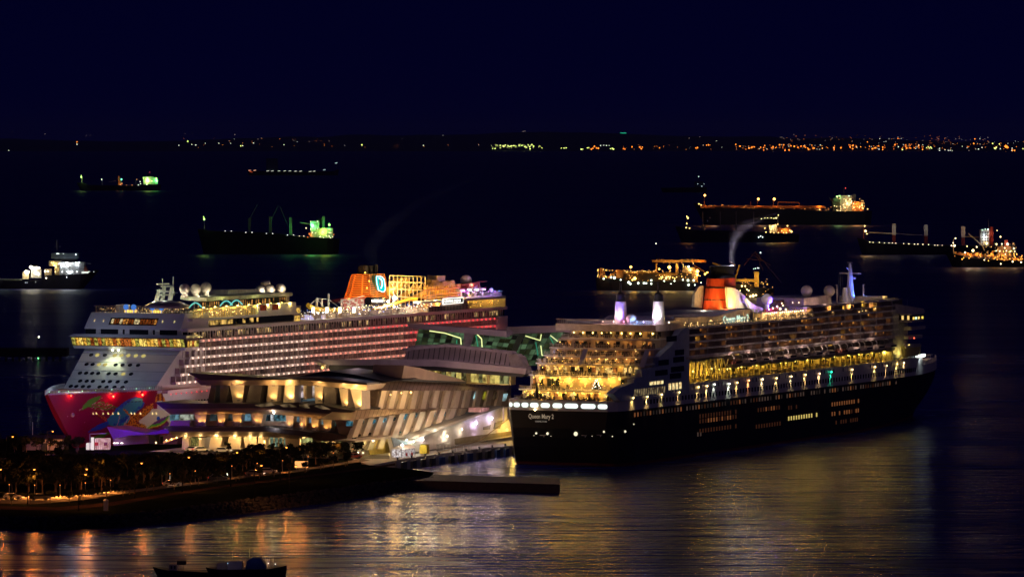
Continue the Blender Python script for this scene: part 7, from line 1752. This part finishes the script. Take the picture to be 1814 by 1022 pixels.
# unlit ship with a string of deck lights
a = Far('cargo_ship', 'unlit far cargo ship with a dotted row of small white deck lights', 'cargo ship', 436, 600, 311)
a.hull([(436, 300), (450, 303), (590, 304), (600, 300)], left='bow'); a.box(472, 492, 281, 303, mat('ship_blue_dark', (.04, .06, .1)), d=.4); a.mast(480, 303, 279, GREY)
q = MB(); q.tube((-2.2, 0, -.35), (2.2, 0, .35), .42, n=5)
for pts_, c, e in (([(475, 303), (483, 303), (495, 303), (505, 303), (514, 303), (524, 303.5), (533, 303.5), (550, 304), (557, 303.5)], (.9, .95, .75), 1.1), ([(452, 302), (443, 302)], (1, .5, .35), 1.3), ([(575, 301), (596, 289)], (.7, .95, 1), 1.0)):
    me = q.mesh('lamp', glow('dash_%d' % int(c[2] * 100), c, e))
    for u, v in pts_: inst(me, 'lamp', a.o, (a.X(u), -a.B * .5 - 1, a.Z(v)), 0, a.k)
a.bulb([(444, 304, 1.4), (447, 305, 1)], (1, .12, .03), .9); a.mast(596, 302, 289, GREY)
# bulk carrier with green floodlights
a = Far('bulk_carrier', 'dark bulk carrier with green floodlit cranes and deckhouse, the bigger of the green lit ships', 'bulk carrier', 350, 602, 450)
a.hull([(350, 406), (362, 406), (372, 409), (480, 412), (520, 417), (545, 420), (602, 423)], BLACK, rakeL=.25)
DG = mat('crane_grey_green', (.25, .3, .25)); 
for u, v0, v1 in ((442, 412, 386), (479, 415, 383), (515, 418, 385), (573, 407, 383)): a.box(u - 2.5, u + 2.5, v1, v0, DG, 'crane_post', .12)
a.bar((480, 392), (493, 363), .8, DG, 'crane_jib'); a.bar((511, 402), (496, 366), .6, DG, 'crane_jib'); a.bar((441, 390), (456, 362), .7, DG, 'crane_jib'); a.bar((531, 394), (549, 397), .9, DG, 'crane_jib')
a.box(551, 566, 391, 420, SHW); a.box(566, 590, 404, 421, SHW); a.box(561, 570, 388, 398, DARK, 'funnel', .1); a.mast(561, 395, 368, DARK); a.mast(583, 405, 392, SHW); a.mast(362, 407, 386, SHW)
a.bulb([(363, 388, 2.0), (362, 384, .7)], LIM, 6); a.bulb([(553, 398.5, 2.7)], GRN, 7); a.bulb([(584, 398, 2.2)], (.3, 1, .15), 6); a.bulb([(572.5, 412.5, 2.4)], (.6, 1, .05), 6)
a.bulb([(400, 409), (411, 409), (436.5, 411.5), (447.5, 411.5), (473, 413.5), (484, 413.5), (510, 416), (521, 416)], (.95, .95, 1), 3, .75)
a.bulb([(531, 418), (539, 418), (551, 392, .9), (563, 392, 1), (543, 404, 1), (551, 406), (563, 405), (554, 412), (560, 412.5), (568, 419, 1.1), (579, 418), (584, 412), (587, 412), (590, 419), (574, 421), (586, 421), (584, 418, 1)], (1, .8, .55), 4, .8)
a.bulb([(549, 414, 1.6), (551, 417, 1.5), (546, 420, 1), (584, 407, 1.1), (592, 415, 1)], (1, .22, .04), 2.5)
a.light(553, 400, 26, GRN); a.light(584, 400, 18, GRN); a.light(573, 410, 18, (.6, 1, .1)); a.light(548, 414, 8, (1, .25, .05)); a.light(515, 405, 6, GRN); a.light(366, 398, 6, LIM); 
lamp(a.o, (a.X(366), -45, 5), 600, LIM, 2.5); lamp(a.o, (a.X(556), -45, 6), 1600, GRN, 4); lamp(a.o, (a.X(580), -45, 6), 1300, (.75, 1, .1), 4)  # low lamps added off the hull to make reflections on the water
# offshore support vessel, far left, white lights
a = Far('supply_vessel', 'offshore supply vessel with dazzling white deck lights at the left edge', 'supply vessel', -8, 176, 511, depth=17)
a.hull([(-8, 497), (75, 496), (84, 487), (150, 485), (168, 478), (176, 479)], mat('supply_hull', (.03, .02, .02), .5), left='stern', right='bow', rakeR=.9)
a.box(-8, 40, 494, 497, mat('supply_deck', (.4, .45, .35)), 'deck', .45); a.box(107, 150, 464, 487, SHW, d=.42); a.box(88, 108, 462, 471, mat('ship_cream', (.6, .5, .3)), 'wheelhouse', .4); a.box(98, 106, 471, 487, mat('ship_cream', (.6, .5, .3)), 'casing', .3)
a.box(92, 140, 448, 458, mat('bridge_blue', (.12, .16, .2)), 'bridge', .4); a.box(96, 136, 458, 464, DARK, 'bridge_deck', .3); a.mast(101, 448, 425, GREY, .9); a.bar((96, 437), (108, 436), .4, GREY)
a.bar((136, 464), (161, 467), .6, SHW); q = MB(); q.prism_y([(a.X(u), a.Z(v)) for u, v in ((146, 484), (152, 470), (158, 484))], -5, 5); q.build('frame', mat('frame_red', (.25, .05, .03)), a.o)
a.bulb([(57, 473, 3.0), (62, 474, 2.6), (67, 474, 3), (71, 474, 2.4), (48, 481, 3), (52, 481, 2.4), (66, 483, 3.4), (70, 485, 2.4), (82, 480, 1.6), (87, 480, 1.6), (84, 492, 1.1)], (1, .88, .65), 12, y=-9)
a.bulb([(120.5, 466, 2.4)], (1, 1, .85), 14); a.bulb([(130, 466, 1.1), (136, 465), (142, 464), (109, 466, 1.4), (106, 467, 1), (112, 481), (121, 481, 1.2), (130, 481, 1.1), (138, 481, 1), (103, 449, 1), (106, 449, .8), (114, 449, .6), (136, 450.5, 1), (120, 490.5, .6)], (.9, .97, 1), 7, 1.0)
a.bulb([(93, 465, 1.2), (97, 465, 1.2), (101, 466, 1.0), (101, 473, 1.4), (100, 481, 1.4)], (1, .75, .25), 5); a.bulb([(47, 500, .8), (50, 500, .8), (65, 499, .6), (0, 501.5, 1.1), (168, 481, .8)], (.8, .85, 1), 2)
a.box(41, 52, 482, 494, mat('cargo_tan', (.5, .4, .25)), 'deck_cargo', .3); a.box(56, 74, 477, 492, mat('cargo_grey', (.4, .38, .35)), 'winch_house', .25); a.box(80, 92, 476, 488, mat('cargo_tan', (.5, .4, .25)), 'crane_house', .25)
a.box(146, 158, 481, 483.5, glow('skylight_white', (.9, 1, .9), 1.2), 'lit_strip', .44)
for u, v, w_, c in ((60, 476, 22, (1, .88, .65)), (50, 484, 16, (1, .9, .7)), (122, 468, 22, (.9, .95, 1)), (138, 468, 9, (.8, .9, 1)), (112, 470, 8, (.8, .9, 1)), (98, 470, 12, (1, .7, .25)), (10, 484, 5, (.8, 1, .8)), (125, 482, 6, (.8, .9, 1))): a.light(u, v, w_, c)
lamp(a.o, (a.X(62), -34, 4), 900, (1, .98, .75), 2.5); lamp(a.o, (a.X(122), -34, 4), 700, (.85, .93, 1), 2.5)  # added low lamps for the white reflections below the vessel
# big orange lit tanker, upper right
a = Far('tanker', 'long far tanker with an orange lit deck, its deckhouse at the right', 'tanker', 1228, 1545, 398, depth=40)
a.hull([(1228, 359), (1240, 363), (1245, 366), (1300, 368), (1400, 371), (1460, 374), (1545, 374)], mat('tanker_side', (.02, .03, .06), .5))
OD = mat('deck_oxide', (.5, .22, .1), .6)
a.box(1240, 1460, 364.5, 368.5, OD, 'deck', .4)
for i in range(46):
    u = 1240 + i * 4.8; v = 365.5 + (u - 1240) * .035; a.box(u, u + R.uniform(2, 5), v - R.uniform(.5, 4.2), v, OD, 'deck_pipe', .3)
for u, v0, v1 in ((1247.5, 364, 347), (1342, 368, 352), (1370, 368, 352)): a.mast(u, v0, v1, OD, .7)
a.mast(1330, 368, 357, OD, .4)
for p in (((1378, 368), (1378, 358)), ((1378, 358), (1416, 359)), ((1416, 359), (1416, 368)), ((1389, 366), (1414, 366))): a.bar(p[0], p[1], 1.0, OD, 'gantry')
a.box(1474, 1487, 352, 374, mat('house_dark', (.12, .12, .1))); a.box(1487, 1508, 346, 374, SHW); a.box(1508, 1528, 357, 374, OD, 'casing'); a.box(1509, 1516, 344, 358, SHW, 'funnel', .15); a.mast(1495, 347, 333, GREY, .6); a.mast(1478, 352, 340, GREY)
a.bar((1469, 350), (1476, 362), .8, GREY)
a.bulb([(1247.5, 346, 2.4), (1342, 352.5, 2.6), (1370, 352.5, 2.3)], (1, .42, .08), 11); a.bulb([(1237, 361, 1.2), (1241, 363, 1), (1450, 371, 1), (1535, 370, 1.2)], (1, .55, .15), 6)
a.bulb([(1481, 348, 1.5), (1485, 347, 1.1)], (.5, 1, .3), 6); a.bulb([(1502, 347, 1)], (.6, 1, .8), 4); a.bulb([(1496, 333.5, .8)], (1, .1, .1), 4)
a.bulb([(R.choice((1493, 1496, 1499, 1503, 1506)) + R.uniform(-1, 1), R.uniform(349, 373), R.uniform(.7, 1.1)) for _ in range(16)] + [(R.uniform(1476, 1488), R.uniform(364, 373), .8) for _ in range(7)] + [(R.uniform(1508, 1526), R.uniform(359, 373), 1) for _ in range(9)], (1, .72, .3), 5)
a.bulb([(R.uniform(1508, 1530), R.uniform(362, 374), .9) for _ in range(9)], (1, .35, .05), 4)
for u, v, w_, c in ((1250, 356, 14, AMBER), (1342, 358, 14, AMBER), (1372, 358, 13, AMBER), (1300, 360, 5, AMBER), (1410, 362, 6, AMBER), (1450, 366, 7, AMBER), (1500, 360, 10, WARM), (1517, 362, 14, AMBER), (1530, 368, 9, AMBER), (1482, 350, 6, (.4, 1, .3)), (1393, 352, 6, AMBER)): a.light(u, v, w_, c)
for u, w_, c in ((1260, 4500, (1, .5, .3)), (1345, 4500, (1, .5, .25)), (1478, 2600, (.5, 1, .35)), (1510, 3500, (1, .5, .3))): lamp(a.o, (a.X(u), -85, 5), w_ * .7, c, 4)  # added low lamps well off the tanker, only for its water reflections
a.sparks(110, 1240, 1530, 362, 368, (1, .36, .07), 4, .2, .6, .02); a.sparks(50, 1476, 1530, 350, 374, (1, .5, .12), 5, .3, .7)
# small tanker before it
a = Far('tanker', 'small tanker with yellow deck lights lying before the long orange lit tanker', 'tanker', 1196, 1416, 429, depth=22)
a.hull([(1196, 401), (1210, 402), (1222, 407), (1300, 409), (1370, 412), (1416, 415)], mat('tanker_navy', (.012, .015, .035), .5), rakeL=.4)
a.box(1362, 1376, 398, 413, SHW); a.box(1376, 1400, 404, 413, OD, 'casing'); a.mast(1378, 400, 380, SHW, .6); a.mast(1217, 404, 383, SHW); a.bar((1348, 388), (1378, 386), .3, SHW); a.mast(1394, 405, 399, GREY)
for u in (1245, 1276, 1304, 1335): a.mast(u, 408, 375, GREY, .9)
a.bulb([(1218, 386, 1.6), (1216, 383, .9), (1216, 396, 1), (1215, 403, .9), (1221, 404, .8)], (1, .65, .2), 8)
a.bulb([(1348, 387.5), (1354, 386), (1359, 386), (1365, 386), (1370, 387), (1374, 386, 1.3), (1378, 381, 1)], (1, .8, .3), 5, .9)
a.bulb([(1354, 404), (1362, 400), (1368, 400, 1.1), (1373, 398), (1377, 397), (1365, 406), (1356, 411), (1364, 411), (1370, 412), (1378, 412, 1), (1387, 412), (1392, 412), (1394, 400, 1.2), (1401, 410, 2.0), (1398, 408), (1384, 409)], (1, .62, .2), 6, 1)
a.bulb([(1343, 420, .9), (1346.5, 418, .9), (1350, 420, .9)], (.85, 1, .9), 6)
for u, v, w_, c in ((1218, 392, 6, AMBER), (1368, 402, 10, WARM), (1390, 408, 12, AMBER)): a.light(u, v, w_, c)
# faint ship far behind
a = Far('cargo_ship', 'barely visible far ship with a few white lights, above the long orange tanker', 'cargo ship', 1170, 1252, 341)
a.hull([(1170, 333), (1252, 332)]); a.box(1230, 1246, 322, 333, mat('ship_blue_dark', (.04, .06, .1))); a.mast(1237, 324, 311, GREY); a.bulb([(1237.5, 313, 1.1), (1236, 326, .6), (1243, 330, .9), (1247, 326, .5)], (.7, .9, 1), 1.5)
# amber dredger behind the liner
a = Far('dredger', 'brightly lit amber dredging vessel behind the white ventilators of the black liner', 'dredging vessel', 1055, 1232, 514, depth=20)
AM = mat('dredger_amber', (.65, .36, .1), .55, var=.4, scale=.2); AD = mat('dredger_dark', (.08, .05, .03))
a.hull([(1055, 493), (1098, 494), (1102, 497), (1232, 498)], mat('dredger_hull', (.05, .05, .05), .6), rakeL=.1)
a.box(1104, 1225, 483, 497, AD, 'deck_house', .42); a.box(1104, 1165, 481, 484, AM, 'upper_deck', .44); a.box(1165, 1200, 483, 487, AM, 'upper_deck', .44); a.box(1161, 1164, 466, 498, AM, 'gantry_leg', .3); a.box(1197, 1201, 466, 498, AM, 'gantry_leg', .3)
a.box(1155, 1250, 460, 464.5, AM, 'gantry_top', .35); a.box(1209, 1231, 473, 500, mat('dredger_tan', (.45, .3, .16)), 'bridge_house', .4); a.box(1232, 1236, 476, 500, AM, 'bridge_house', .3)
a.bar((1076, 492), (1096, 478), 2.0, AM, 'boom'); a.box(1092, 1104, 478, 492, AM, 'winch_house', .3); a.bar((1229, 470), (1252, 484), 1.2, AM, 'boom')
for u, v0, v1, w_ in ((1060, 492, 476, 1.1), (1064, 492, 474, 1.3), (1068, 492, 475, 1.2), (1071, 490, 480, .8), (1117, 483, 472, .6), (1140, 482, 475, .6), (1163, 465, 448, .6), (1175, 462, 456, .8), (1168, 462, 456, .8), (1185, 462, 457, .8)): a.mast(u, v0, v1, AM if u != 1163 else AD, w_)
for i in range(22): u = 1106 + i * 4.4; a.mast(u, 484, R.uniform(478, 482) if u < 1160 else R.uniform(481, 486), AM, .5)
for u in (1167, 1182): q = MB(); q.path([(a.X(u) + 3.2 * a.k * math.cos(t), -a.B * .45, a.Z(504) + 4 * a.k * math.sin(t)) for t in [PI * j / 6 for j in range(7)]], .5 * a.k, 5); q.build('pipe_arch', mat('pipe_pale', (.4, .4, .35)), a.o)
a.bulb([(1117, 472.5, 2.2), (1185, 473, 3.4), (1124, 492.5, 3.2), (1234.5, 480, 3.6), (1234.5, 486.5, 2.8), (1120, 495, 1.6), (1167, 476, 1.6), (1248, 485, 1.8), (1252, 482, 1.6)], (1, .48, .08), 11)
a.bulb([(1069, 493, 1.8), (1082, 490.5, 1.8), (1088, 491.5, 2.2), (1099, 495, 1.4), (1113, 499.5, 2.4), (1116, 502, 1.8), (1130, 501, 1.9), (1140, 501, 2.0), (1144, 501, 1.6), (1153, 496, 1.8), (1153, 502, 1.8), (1176, 497, 1.2), (1194, 497, 1.4), (1209, 495, 1.4), (1218, 496, 2.2), (1228, 496, 1.8), (1219, 504, 1.8), (1230, 504, 1.2), (1219, 472, 1.8), (1241, 500, 1), (1188, 502, .8)], (.85, 1, .75), 7)
a.bulb([(R.uniform(1058, 1074), R.uniform(475, 491), .8) for _ in range(8)] + [(R.uniform(1165, 1200), R.uniform(489, 494), 1.0) for _ in range(16)] + [(R.uniform(1205, 1240), R.uniform(466, 492), .7) for _ in range(12)] + [(R.uniform(1105, 1160), R.uniform(479, 482), .6) for _ in range(14)], (1, .6, .14), 7)
a.bulb([(1161.5, 431, 1)], (1, .9, .8), 4)
for u, v, w_, c in ((1064, 484, 9, AMBER), (1085, 484, 9, AMBER), (1117, 476, 10, AMBER), (1150, 477, 8, WARM), (1180, 474, 20, WARM), (1200, 470, 13, WARM), (1222, 478, 15, WARM), (1237, 484, 15, WARM), (1180, 491, 16, YEL), (1240, 466, 9, AMBER), (1120, 500, 9, (.8, 1, .7)), (1142, 500, 9, (.8, 1, .7)), (1218, 499, 8, (.85, 1, .8))): a.light(u, v, w_, c)
for u, w_, c in ((1122, 1500, (1, .5, .08)), (1155, 1000, (1, .6, .12)), (1190, 1500, (1, .52, .08)), (1222, 1100, (1, .5, .1))): lamp(a.o, (a.X(u), -32, 3.5), w_ * .8, c, 2)  # added low lamps for amber reflections beside the dredger
a.sparks(130, 1104, 1232, 478, 497, (1, .42, .08), 5, .25, .75); a.sparks(40, 1155, 1250, 459, 466, (1, .38, .06), 4, .25, .6); a.sparks(30, 1058, 1102, 476, 493, (1, .42, .08), 5, .25, .7)
# crane vessel right of the funnel
a = Far('crane_vessel', 'yellow lit crane vessel showing right behind the red funnel of the liner', 'crane vessel', 1236, 1372, 527, depth=20)
YC = mat('crane_yellow', (.7, .45, .1), .5)
a.hull([(1236, 503), (1250, 508), (1372, 511)], mat('dredger_hull', (.05, .05, .05), .6)); a.box(1336, 1344, 481, 508, YC, 'crane_tower', .2); a.box(1300, 1336, 494, 499, YC, 'crane_boom', .2); a.bar((1300, 500), (1310, 469), 1.6, YC, 'crane_leg'); a.bar((1262, 466), (1295, 478), 1.8, YC, 'crane_jib'); a.bar((1303, 470), (1292, 463), .8, YC, 'crane_jib')
a.bar((1318, 500), (1336, 508), .7, YC, 'brace'); a.bar((1318, 492), (1336, 500), .7, YC, 'brace'); a.bar((1344, 501), (1359, 501), .7, AD, 'boom'); a.box(1322, 1368, 518, 522, AM, 'deck_edge', .4); a.bar((1368, 520), (1370, 530), 1, AM, 'leg'); a.box(1350, 1369, 518, 523, AM, 'deck_gear', .3); a.box(1304, 1334, 503, 520, AD, 'deck_house', .35)
a.bulb([(1333, 523, 2.6), (1328, 524, 1.6), (1338, 522, 1.6), (1322, 512, 1.1), (1313, 506, 1.4), (1319, 506, 1.1), (1325, 514, 1.2), (1310, 514, .9)], (1, .7, .25), 10); a.bulb([(1334, 475.5, .8), (1337, 475, .8), (1341, 474, .9), (1343, 474.5, .8)], (.8, 1, .9), 4); a.bulb([(1346, 447, 1.0)], (.8, .9, 1), 5); a.mast(1346, 500, 447, AD, .25)
for u, v, w_ in ((1340, 490, 12), (1318, 494, 11), (1305, 480, 9), (1332, 516, 14), (1275, 470, 9), (1345, 505, 8), (1362, 516, 6)): a.light(u, v, w_, (1, .6, .15))
DK = mat('boom_dark', (.12, .035, .02), .6)
for p in (((1318, 470), (1338, 446)), ((1338, 446), (1352, 480)), ((1330, 449), (1365, 470)), ((1322, 458), (1352, 462)), ((1338, 446), (1384, 500))): a.bar(p[0], p[1], .6, DK, 'lattice_boom')
a.sparks(60, 1302, 1368, 494, 524, (1, .45, .1), 5, .25, .7)
# bulk carrier with three crane posts, right
a = Far('bulk_carrier', 'dark bulk carrier with pale crane posts and a tall white deckhouse at the right', 'bulk carrier', 1518, 1758, 451, depth=26)
a.hull([(1518, 421), (1535, 424), (1545, 429), (1700, 434), (1790, 436)], mat('tanker_navy', (.012, .015, .035), .5), rakeL=.3)
PC = mat('crane_pale', (.5, .46, .42), .5); RC = mat('crane_red_base', (.25, .03, .03))
for u, v1, v2, v3 in ((1583.5, 396, 416, 432), (1640, 398, 418, 434), (1706, 401, 421, 437)): a.box(u - 3.4, u + 3.4, v1, v2, PC, 'crane_head', .12); a.box(u - 3, u + 3, v2, v3, RC, 'crane_post', .1)
a.bar((1539, 412), (1580, 414), 1.1, PC, 'crane_jib'); a.bar((1587, 414), (1636, 417), .6, PC, 'crane_jib'); a.bar((1709, 419), (1735, 421), 1.1, mat('jib_orange', (.6, .35, .15)), 'crane_jib')
a.box(1736, 1751, 407, 434, SHW); a.box(1752, 1759, 402, 436, mat('funnel_crimson', (.4, .04, .02)), 'funnel', .15); a.mast(1751, 408, 388, GREY, .8); a.mast(1530, 424, 400, mat('mast_red', (.5, .15, .1)), .6)
for i in range(5):
    for j in range(3): a.box(1738 + j * 4.5, 1740.5 + j * 4.5, 411 + i * 5, 413 + i * 5, GLASS, 'window', .36)
a.bulb([(1531.5, 409, 2.2), (1530, 400, 1.1), (1534, 414, 1)], (1, .6, .25), 8); a.bulb([(1539, 428.5), (1545, 429), (1556, 429), (1565, 430), (1573, 430), (1579, 430), (1585, 430.5), (1599, 431), (1608, 431.5), (1618, 432), (1624, 432), (1633, 432.5), (1643, 433), (1654, 434), (1659, 434), (1667, 434)], (1, .8, .55), 4, .9)
a.bulb([(1743, 405.5, 1), (1748, 406, 1.2), (1738, 407, .8)], (.7, 1, .8), 5); a.bulb([(1746, 431, 2.0), (1728, 437, 1.3), (1711, 436, .9), (1763, 432, 1.3), (1770, 419, 1.3), (1764, 408, .8)], (1, .7, .35), 7)
for u, v, w_, c in ((1533, 412, 9, WARM), (1560, 410, 5, WARM), (1583, 405, 4, (1, .85, .75)), (1640, 405, 3.5, (1, .85, .75)), (1706, 408, 6, (1, .6, .4)), (1742, 420, 11, (.8, .9, 1)), (1756, 415, 9, (1, .5, .3)), (1745, 432, 7, WARM)): a.light(u, v, w_, c)
lamp(a.o, (a.X(1532), -50, 5), 1300, (1, .62, .3), 4)  # added low lamp for the reflection under the bow
# small tanker in front of it, orange deck
a = Far('tanker', 'small tanker with an orange lit deck, before the bulk carrier at the right edge', 'tanker', 1674, 1830, 473, depth=18)
a.hull([(1674, 446), (1700, 452), (1715, 457), (1830, 463)], BLACK, rakeL=.5)
for i in range(30): u = 1690 + i * 4.4; v = 450 + (u - 1690) * .085; a.box(u, u + R.uniform(2, 5), v - R.uniform(1, 5), v + 1, OD if i % 3 else AM, 'deck_pipe', .35)
a.mast(1689, 451, 424, SHW, .8); a.bar((1716, 414), (1741, 436), .9, SHW, 'derrick'); a.bar((1741, 436), (1744, 444), .9, mat('ship_cream', (.6, .5, .3)), 'derrick'); a.box(1757, 1760, 444, 464, AM, 'post', .1); a.box(1768, 1790, 436, 462, mat('dredger_tan', (.45, .3, .16)), d=.35); a.box(1779, 1785, 425, 438, mat('funnel_pink', (.7, .2, .15)), 'funnel', .12); a.bar((1700, 448), (1712, 456), .7, SHW, 'derrick')
a.bar((1793, 428), (1803, 446), .3, GREY, 'stay'); a.mast(1793, 446, 428, GREY, .4)
a.bulb([(1691, 422, 1.3), (1689.5, 435, 2.1), (1684, 435, 1.1), (1687, 430, .9)], (1, .75, .45), 9); a.bulb([(1722, 443.5, 2.4), (1708, 447, 1.6), (1763, 444), (1769, 444.5, 1.2), (1773, 432), (1783, 432, 2.4), (1794, 440, 1.4), (1778, 439), (1781, 444), (1788, 445), (1796, 445), (1779, 450), (1792, 463, 1.3), (1807, 464, 1.5), (1742, 460, 1.1), (1771, 467, 1)], (1, .75, .4), 8, 1.0)
a.bulb([(R.uniform(1695, 1812), R.uniform(447, 462), .8) for _ in range(34)], (1, .4, .06), 7); a.bulb([(1776, 445), (1786, 446), (1790, 444)], (.8, 1, .2), 4)
for u, v, w_, c in ((1692, 440, 8, AMBER), (1712, 447, 12, AMBER), (1730, 450, 8, AMBER), (1758, 450, 10, AMBER), (1775, 455, 12, AMBER), (1800, 458, 9, AMBER), (1784, 432, 9, (1, .4, .3)), (1722, 440, 8, WARM), (1740, 432, 5, (.9, .9, .7))): a.light(u, v, w_, c)
for u, w_, c in ((1708, 700, (1, .8, .6)), (1725, 600, (1, .8, .6)), (1790, 300, (1, .6, .4))): lamp(a.o, (a.X(u), -40, 3.5), w_ * 1.6, c, 2)  # added low lamps for reflections in the water before the tanker
a.sparks(110, 1690, 1812, 444, 456, (1, .36, .07), 5, .2, .6, .06); a.sparks(50, 1745, 1800, 430, 462, (1, .5, .15), 5, .25, .6)
# dark workboats in the foreground
a = Far('workboat', 'dark flat workboat with a small white cabin, left of its pair at the bottom edge', 'workboat', 270, 372, 1028, depth=6)
a.hull([(270, 1003), (300, 1008), (372, 1012)], BLACK); a.box(300, 314, 998, 1011, mat('cabin_pinkish', (.5, .42, .4)), 'cabin', .3); 
for u in (303, 309): a.box(u, u + 3, 1000.5, 1006, GLASS, 'window', .31)
a.mast(325, 1010, 989, GREY, .3); a.box(314, 330, 992, 999, DARK, 'wheelhouse', .25); a.bar((313, 995), (318, 992), .3, GREYW, 'rail')
a = Far('workboat', 'dark workboat with a blue deck cover, right of its pair at the bottom edge', 'workboat', 364, 508, 1030, depth=7)
a.hull([(364, 1004), (395, 1007), (470, 1006), (508, 1001)], BLACK, right='bow'); a.box(404, 430, 993, 1008, mat('cabin_mauve', (.36, .32, .4)), 'cabin', .3); a.box(385, 398, 996, 1008, mat('cabin_pinkish', (.5, .42, .4)), 'cabin', .25); a.box(398, 403, 994, 1008, mat('cabin_pinkish', (.5, .42, .4)), 'cabin', .2)
q = MB(); q.prism_y([(a.X(u), a.Z(v)) for u, v in ((436, 1006), (438, 992), (448, 986), (462, 986), (470, 998), (472, 1006))], -2.4, 2.4); q.build('blue_cover', mat('tarp_blue', (.01, .03, .16)), a.o)
a.mast(442, 994, 970, GREY, .35); a.mast(412, 994, 978, GREY, .25); a.mast(470, 1006, 984, GREY, .3); a.mast(478, 1006, 985, GREY, .3); a.mast(484, 1006, 986, GREY, .3); a.bulb([(489, 996.5, .9), (476.5, 995, .9), (405, 995, .5)], (.5, .7, 1), 5); lamp(a.o, (a.X(452), -5, a.Z(988)), 10, (.3, .45, 1), .5); lamp(a.o, (a.X(405), -6, a.Z(985)), 24, (1, .75, .8), .5)
# ================================================================== SMOKE
def smoke(name, label, pts, dens, col, lights=()):
    q = MB(); n = 12
    for k, (p, r_) in enumerate(pts):
        for i in range(n): t = 2 * PI * i / n; q.v.append((p[0] + r_ * math.cos(t), p[1] + r_ * math.sin(t) * .8, p[2] + .25 * r_ * math.cos(t) * (1 if k else 0)))
    for k in range(len(pts) - 1):
        for i in range(n): j = (i + 1) % n; q.f.append([k * n + i, k * n + j, (k + 1) * n + j, (k + 1) * n + i]); q.m.append(0)
    q.f.append(list(range(n))[::-1]); q.f.append([len(q.v) - n + i for i in range(n)]); q.m += [0, 0]
    m = bpy.data.materials.new(name); m.use_nodes = True; nt = m.node_tree; nt.nodes.clear()
    pv = nt.nodes.new('ShaderNodeVolumePrincipled'); o_ = nt.nodes.new('ShaderNodeOutputMaterial'); pv.inputs['Color'].default_value = col + (1,); pv.inputs['Density'].default_value = dens
    nt.links.new(pv.outputs[0], o_.inputs['Volume'])
    tc = nt.nodes.new('ShaderNodeTexCoord'); ns = nt.nodes.new('ShaderNodeTexNoise'); ns.inputs['Scale'].default_value = .12; mr = nt.nodes.new('ShaderNodeMapRange')
    mr.inputs['From Min'].default_value = .35; mr.inputs['From Max'].default_value = .7; mr.inputs['To Min'].default_value = 0; mr.inputs['To Max'].default_value = dens
    nt.links.new(tc.outputs['Object'], ns.inputs['Vector']); nt.links.new(ns.outputs['Fac'], mr.inputs['Value']); nt.links.new(mr.outputs[0], pv.inputs['Density'])
    o = q.build(name, m, smooth=True); tag(o, label, 'smoke'); o['kind'] = 'stuff'
    return o
fx = QF.side(1297, 470, 0); w0 = QF.world(fx[0], 0, fx[1]); Yf = w0.y
def sp_(u, v, r_): return ((u - 907) / F * Yf, Yf, H - (v - HOR) / F * Yf), r_ / F * Yf
SM = [(1297, 470, 2.2), (1296.5, 455, 2.6), (1298, 440, 3.6), (1303, 425, 5.5), (1312, 410, 8), (1326, 396, 12), (1346, 384, 17)]
for nm, f, d, k in (('funnel_smoke', .55, .2, 5), ('funnel_smoke', 1.1, .08, 6), ('funnel_smoke', 1.8, .035, 6), ('funnel_smoke', 2.6, .012, 7)):
    o = smoke(nm, 'pale smoke curling up from the red and black funnel', [sp_(u, v, r_ * f) for u, v, r_ in SM[:k]], d, (.9, .85, .95)); o['group'] = 'smoke over the red funnel'
lamp(None, Vector(sp_(1296, 466, 1)[0]) + Vector((0, -4, 0)), 3600, (.85, .8, 1), .5); lamp(None, Vector(sp_(1300, 440, 1)[0]) + Vector((0, -8, 0)), 2200, (.75, .75, 1), .8)  # lamps added beside the plume to light the smoke
wd_ = DF.world(205, 0, 56)
def sq_(u, v, r_): return ((u - 907) / F * wd_.y, wd_.y, H - (v - HOR) / F * wd_.y), r_ / F * wd_.y
smoke('cruise_ship_smoke', 'very faint bluish smoke drifting from the orange louvred funnel', [sq_(662, 470, 6), sq_(655, 445, 14), sq_(668, 420, 22), sq_(705, 385, 26), sq_(760, 350, 28), sq_(830, 320, 26)], .004, (.5, .7, .9))
lamp(None, Vector(sq_(668, 455, 1)[0]) + Vector((0, -16, 0)), 3000, (.2, .5, 1), 1)  # lamp added before the faint plume to tint it blue
# ================================================================== AIR: thin even haze round camera and scene
q = MB(); q.box(-14000, 14000, -100, 61500, -1, 262)
hm = bpy.data.materials.new('haze'); hm.use_nodes = True; nt = hm.node_tree; nt.nodes.clear()
pv = nt.nodes.new('ShaderNodeVolumePrincipled'); pv.inputs['Color'].default_value = (.8, .85, 1, 1); pv.inputs['Density'].default_value = 1.0e-5
oo = nt.nodes.new('ShaderNodeOutputMaterial'); nt.links.new(pv.outputs[0], oo.inputs['Volume'])
o = q.build('haze', hm); o['kind'] = 'stuff'
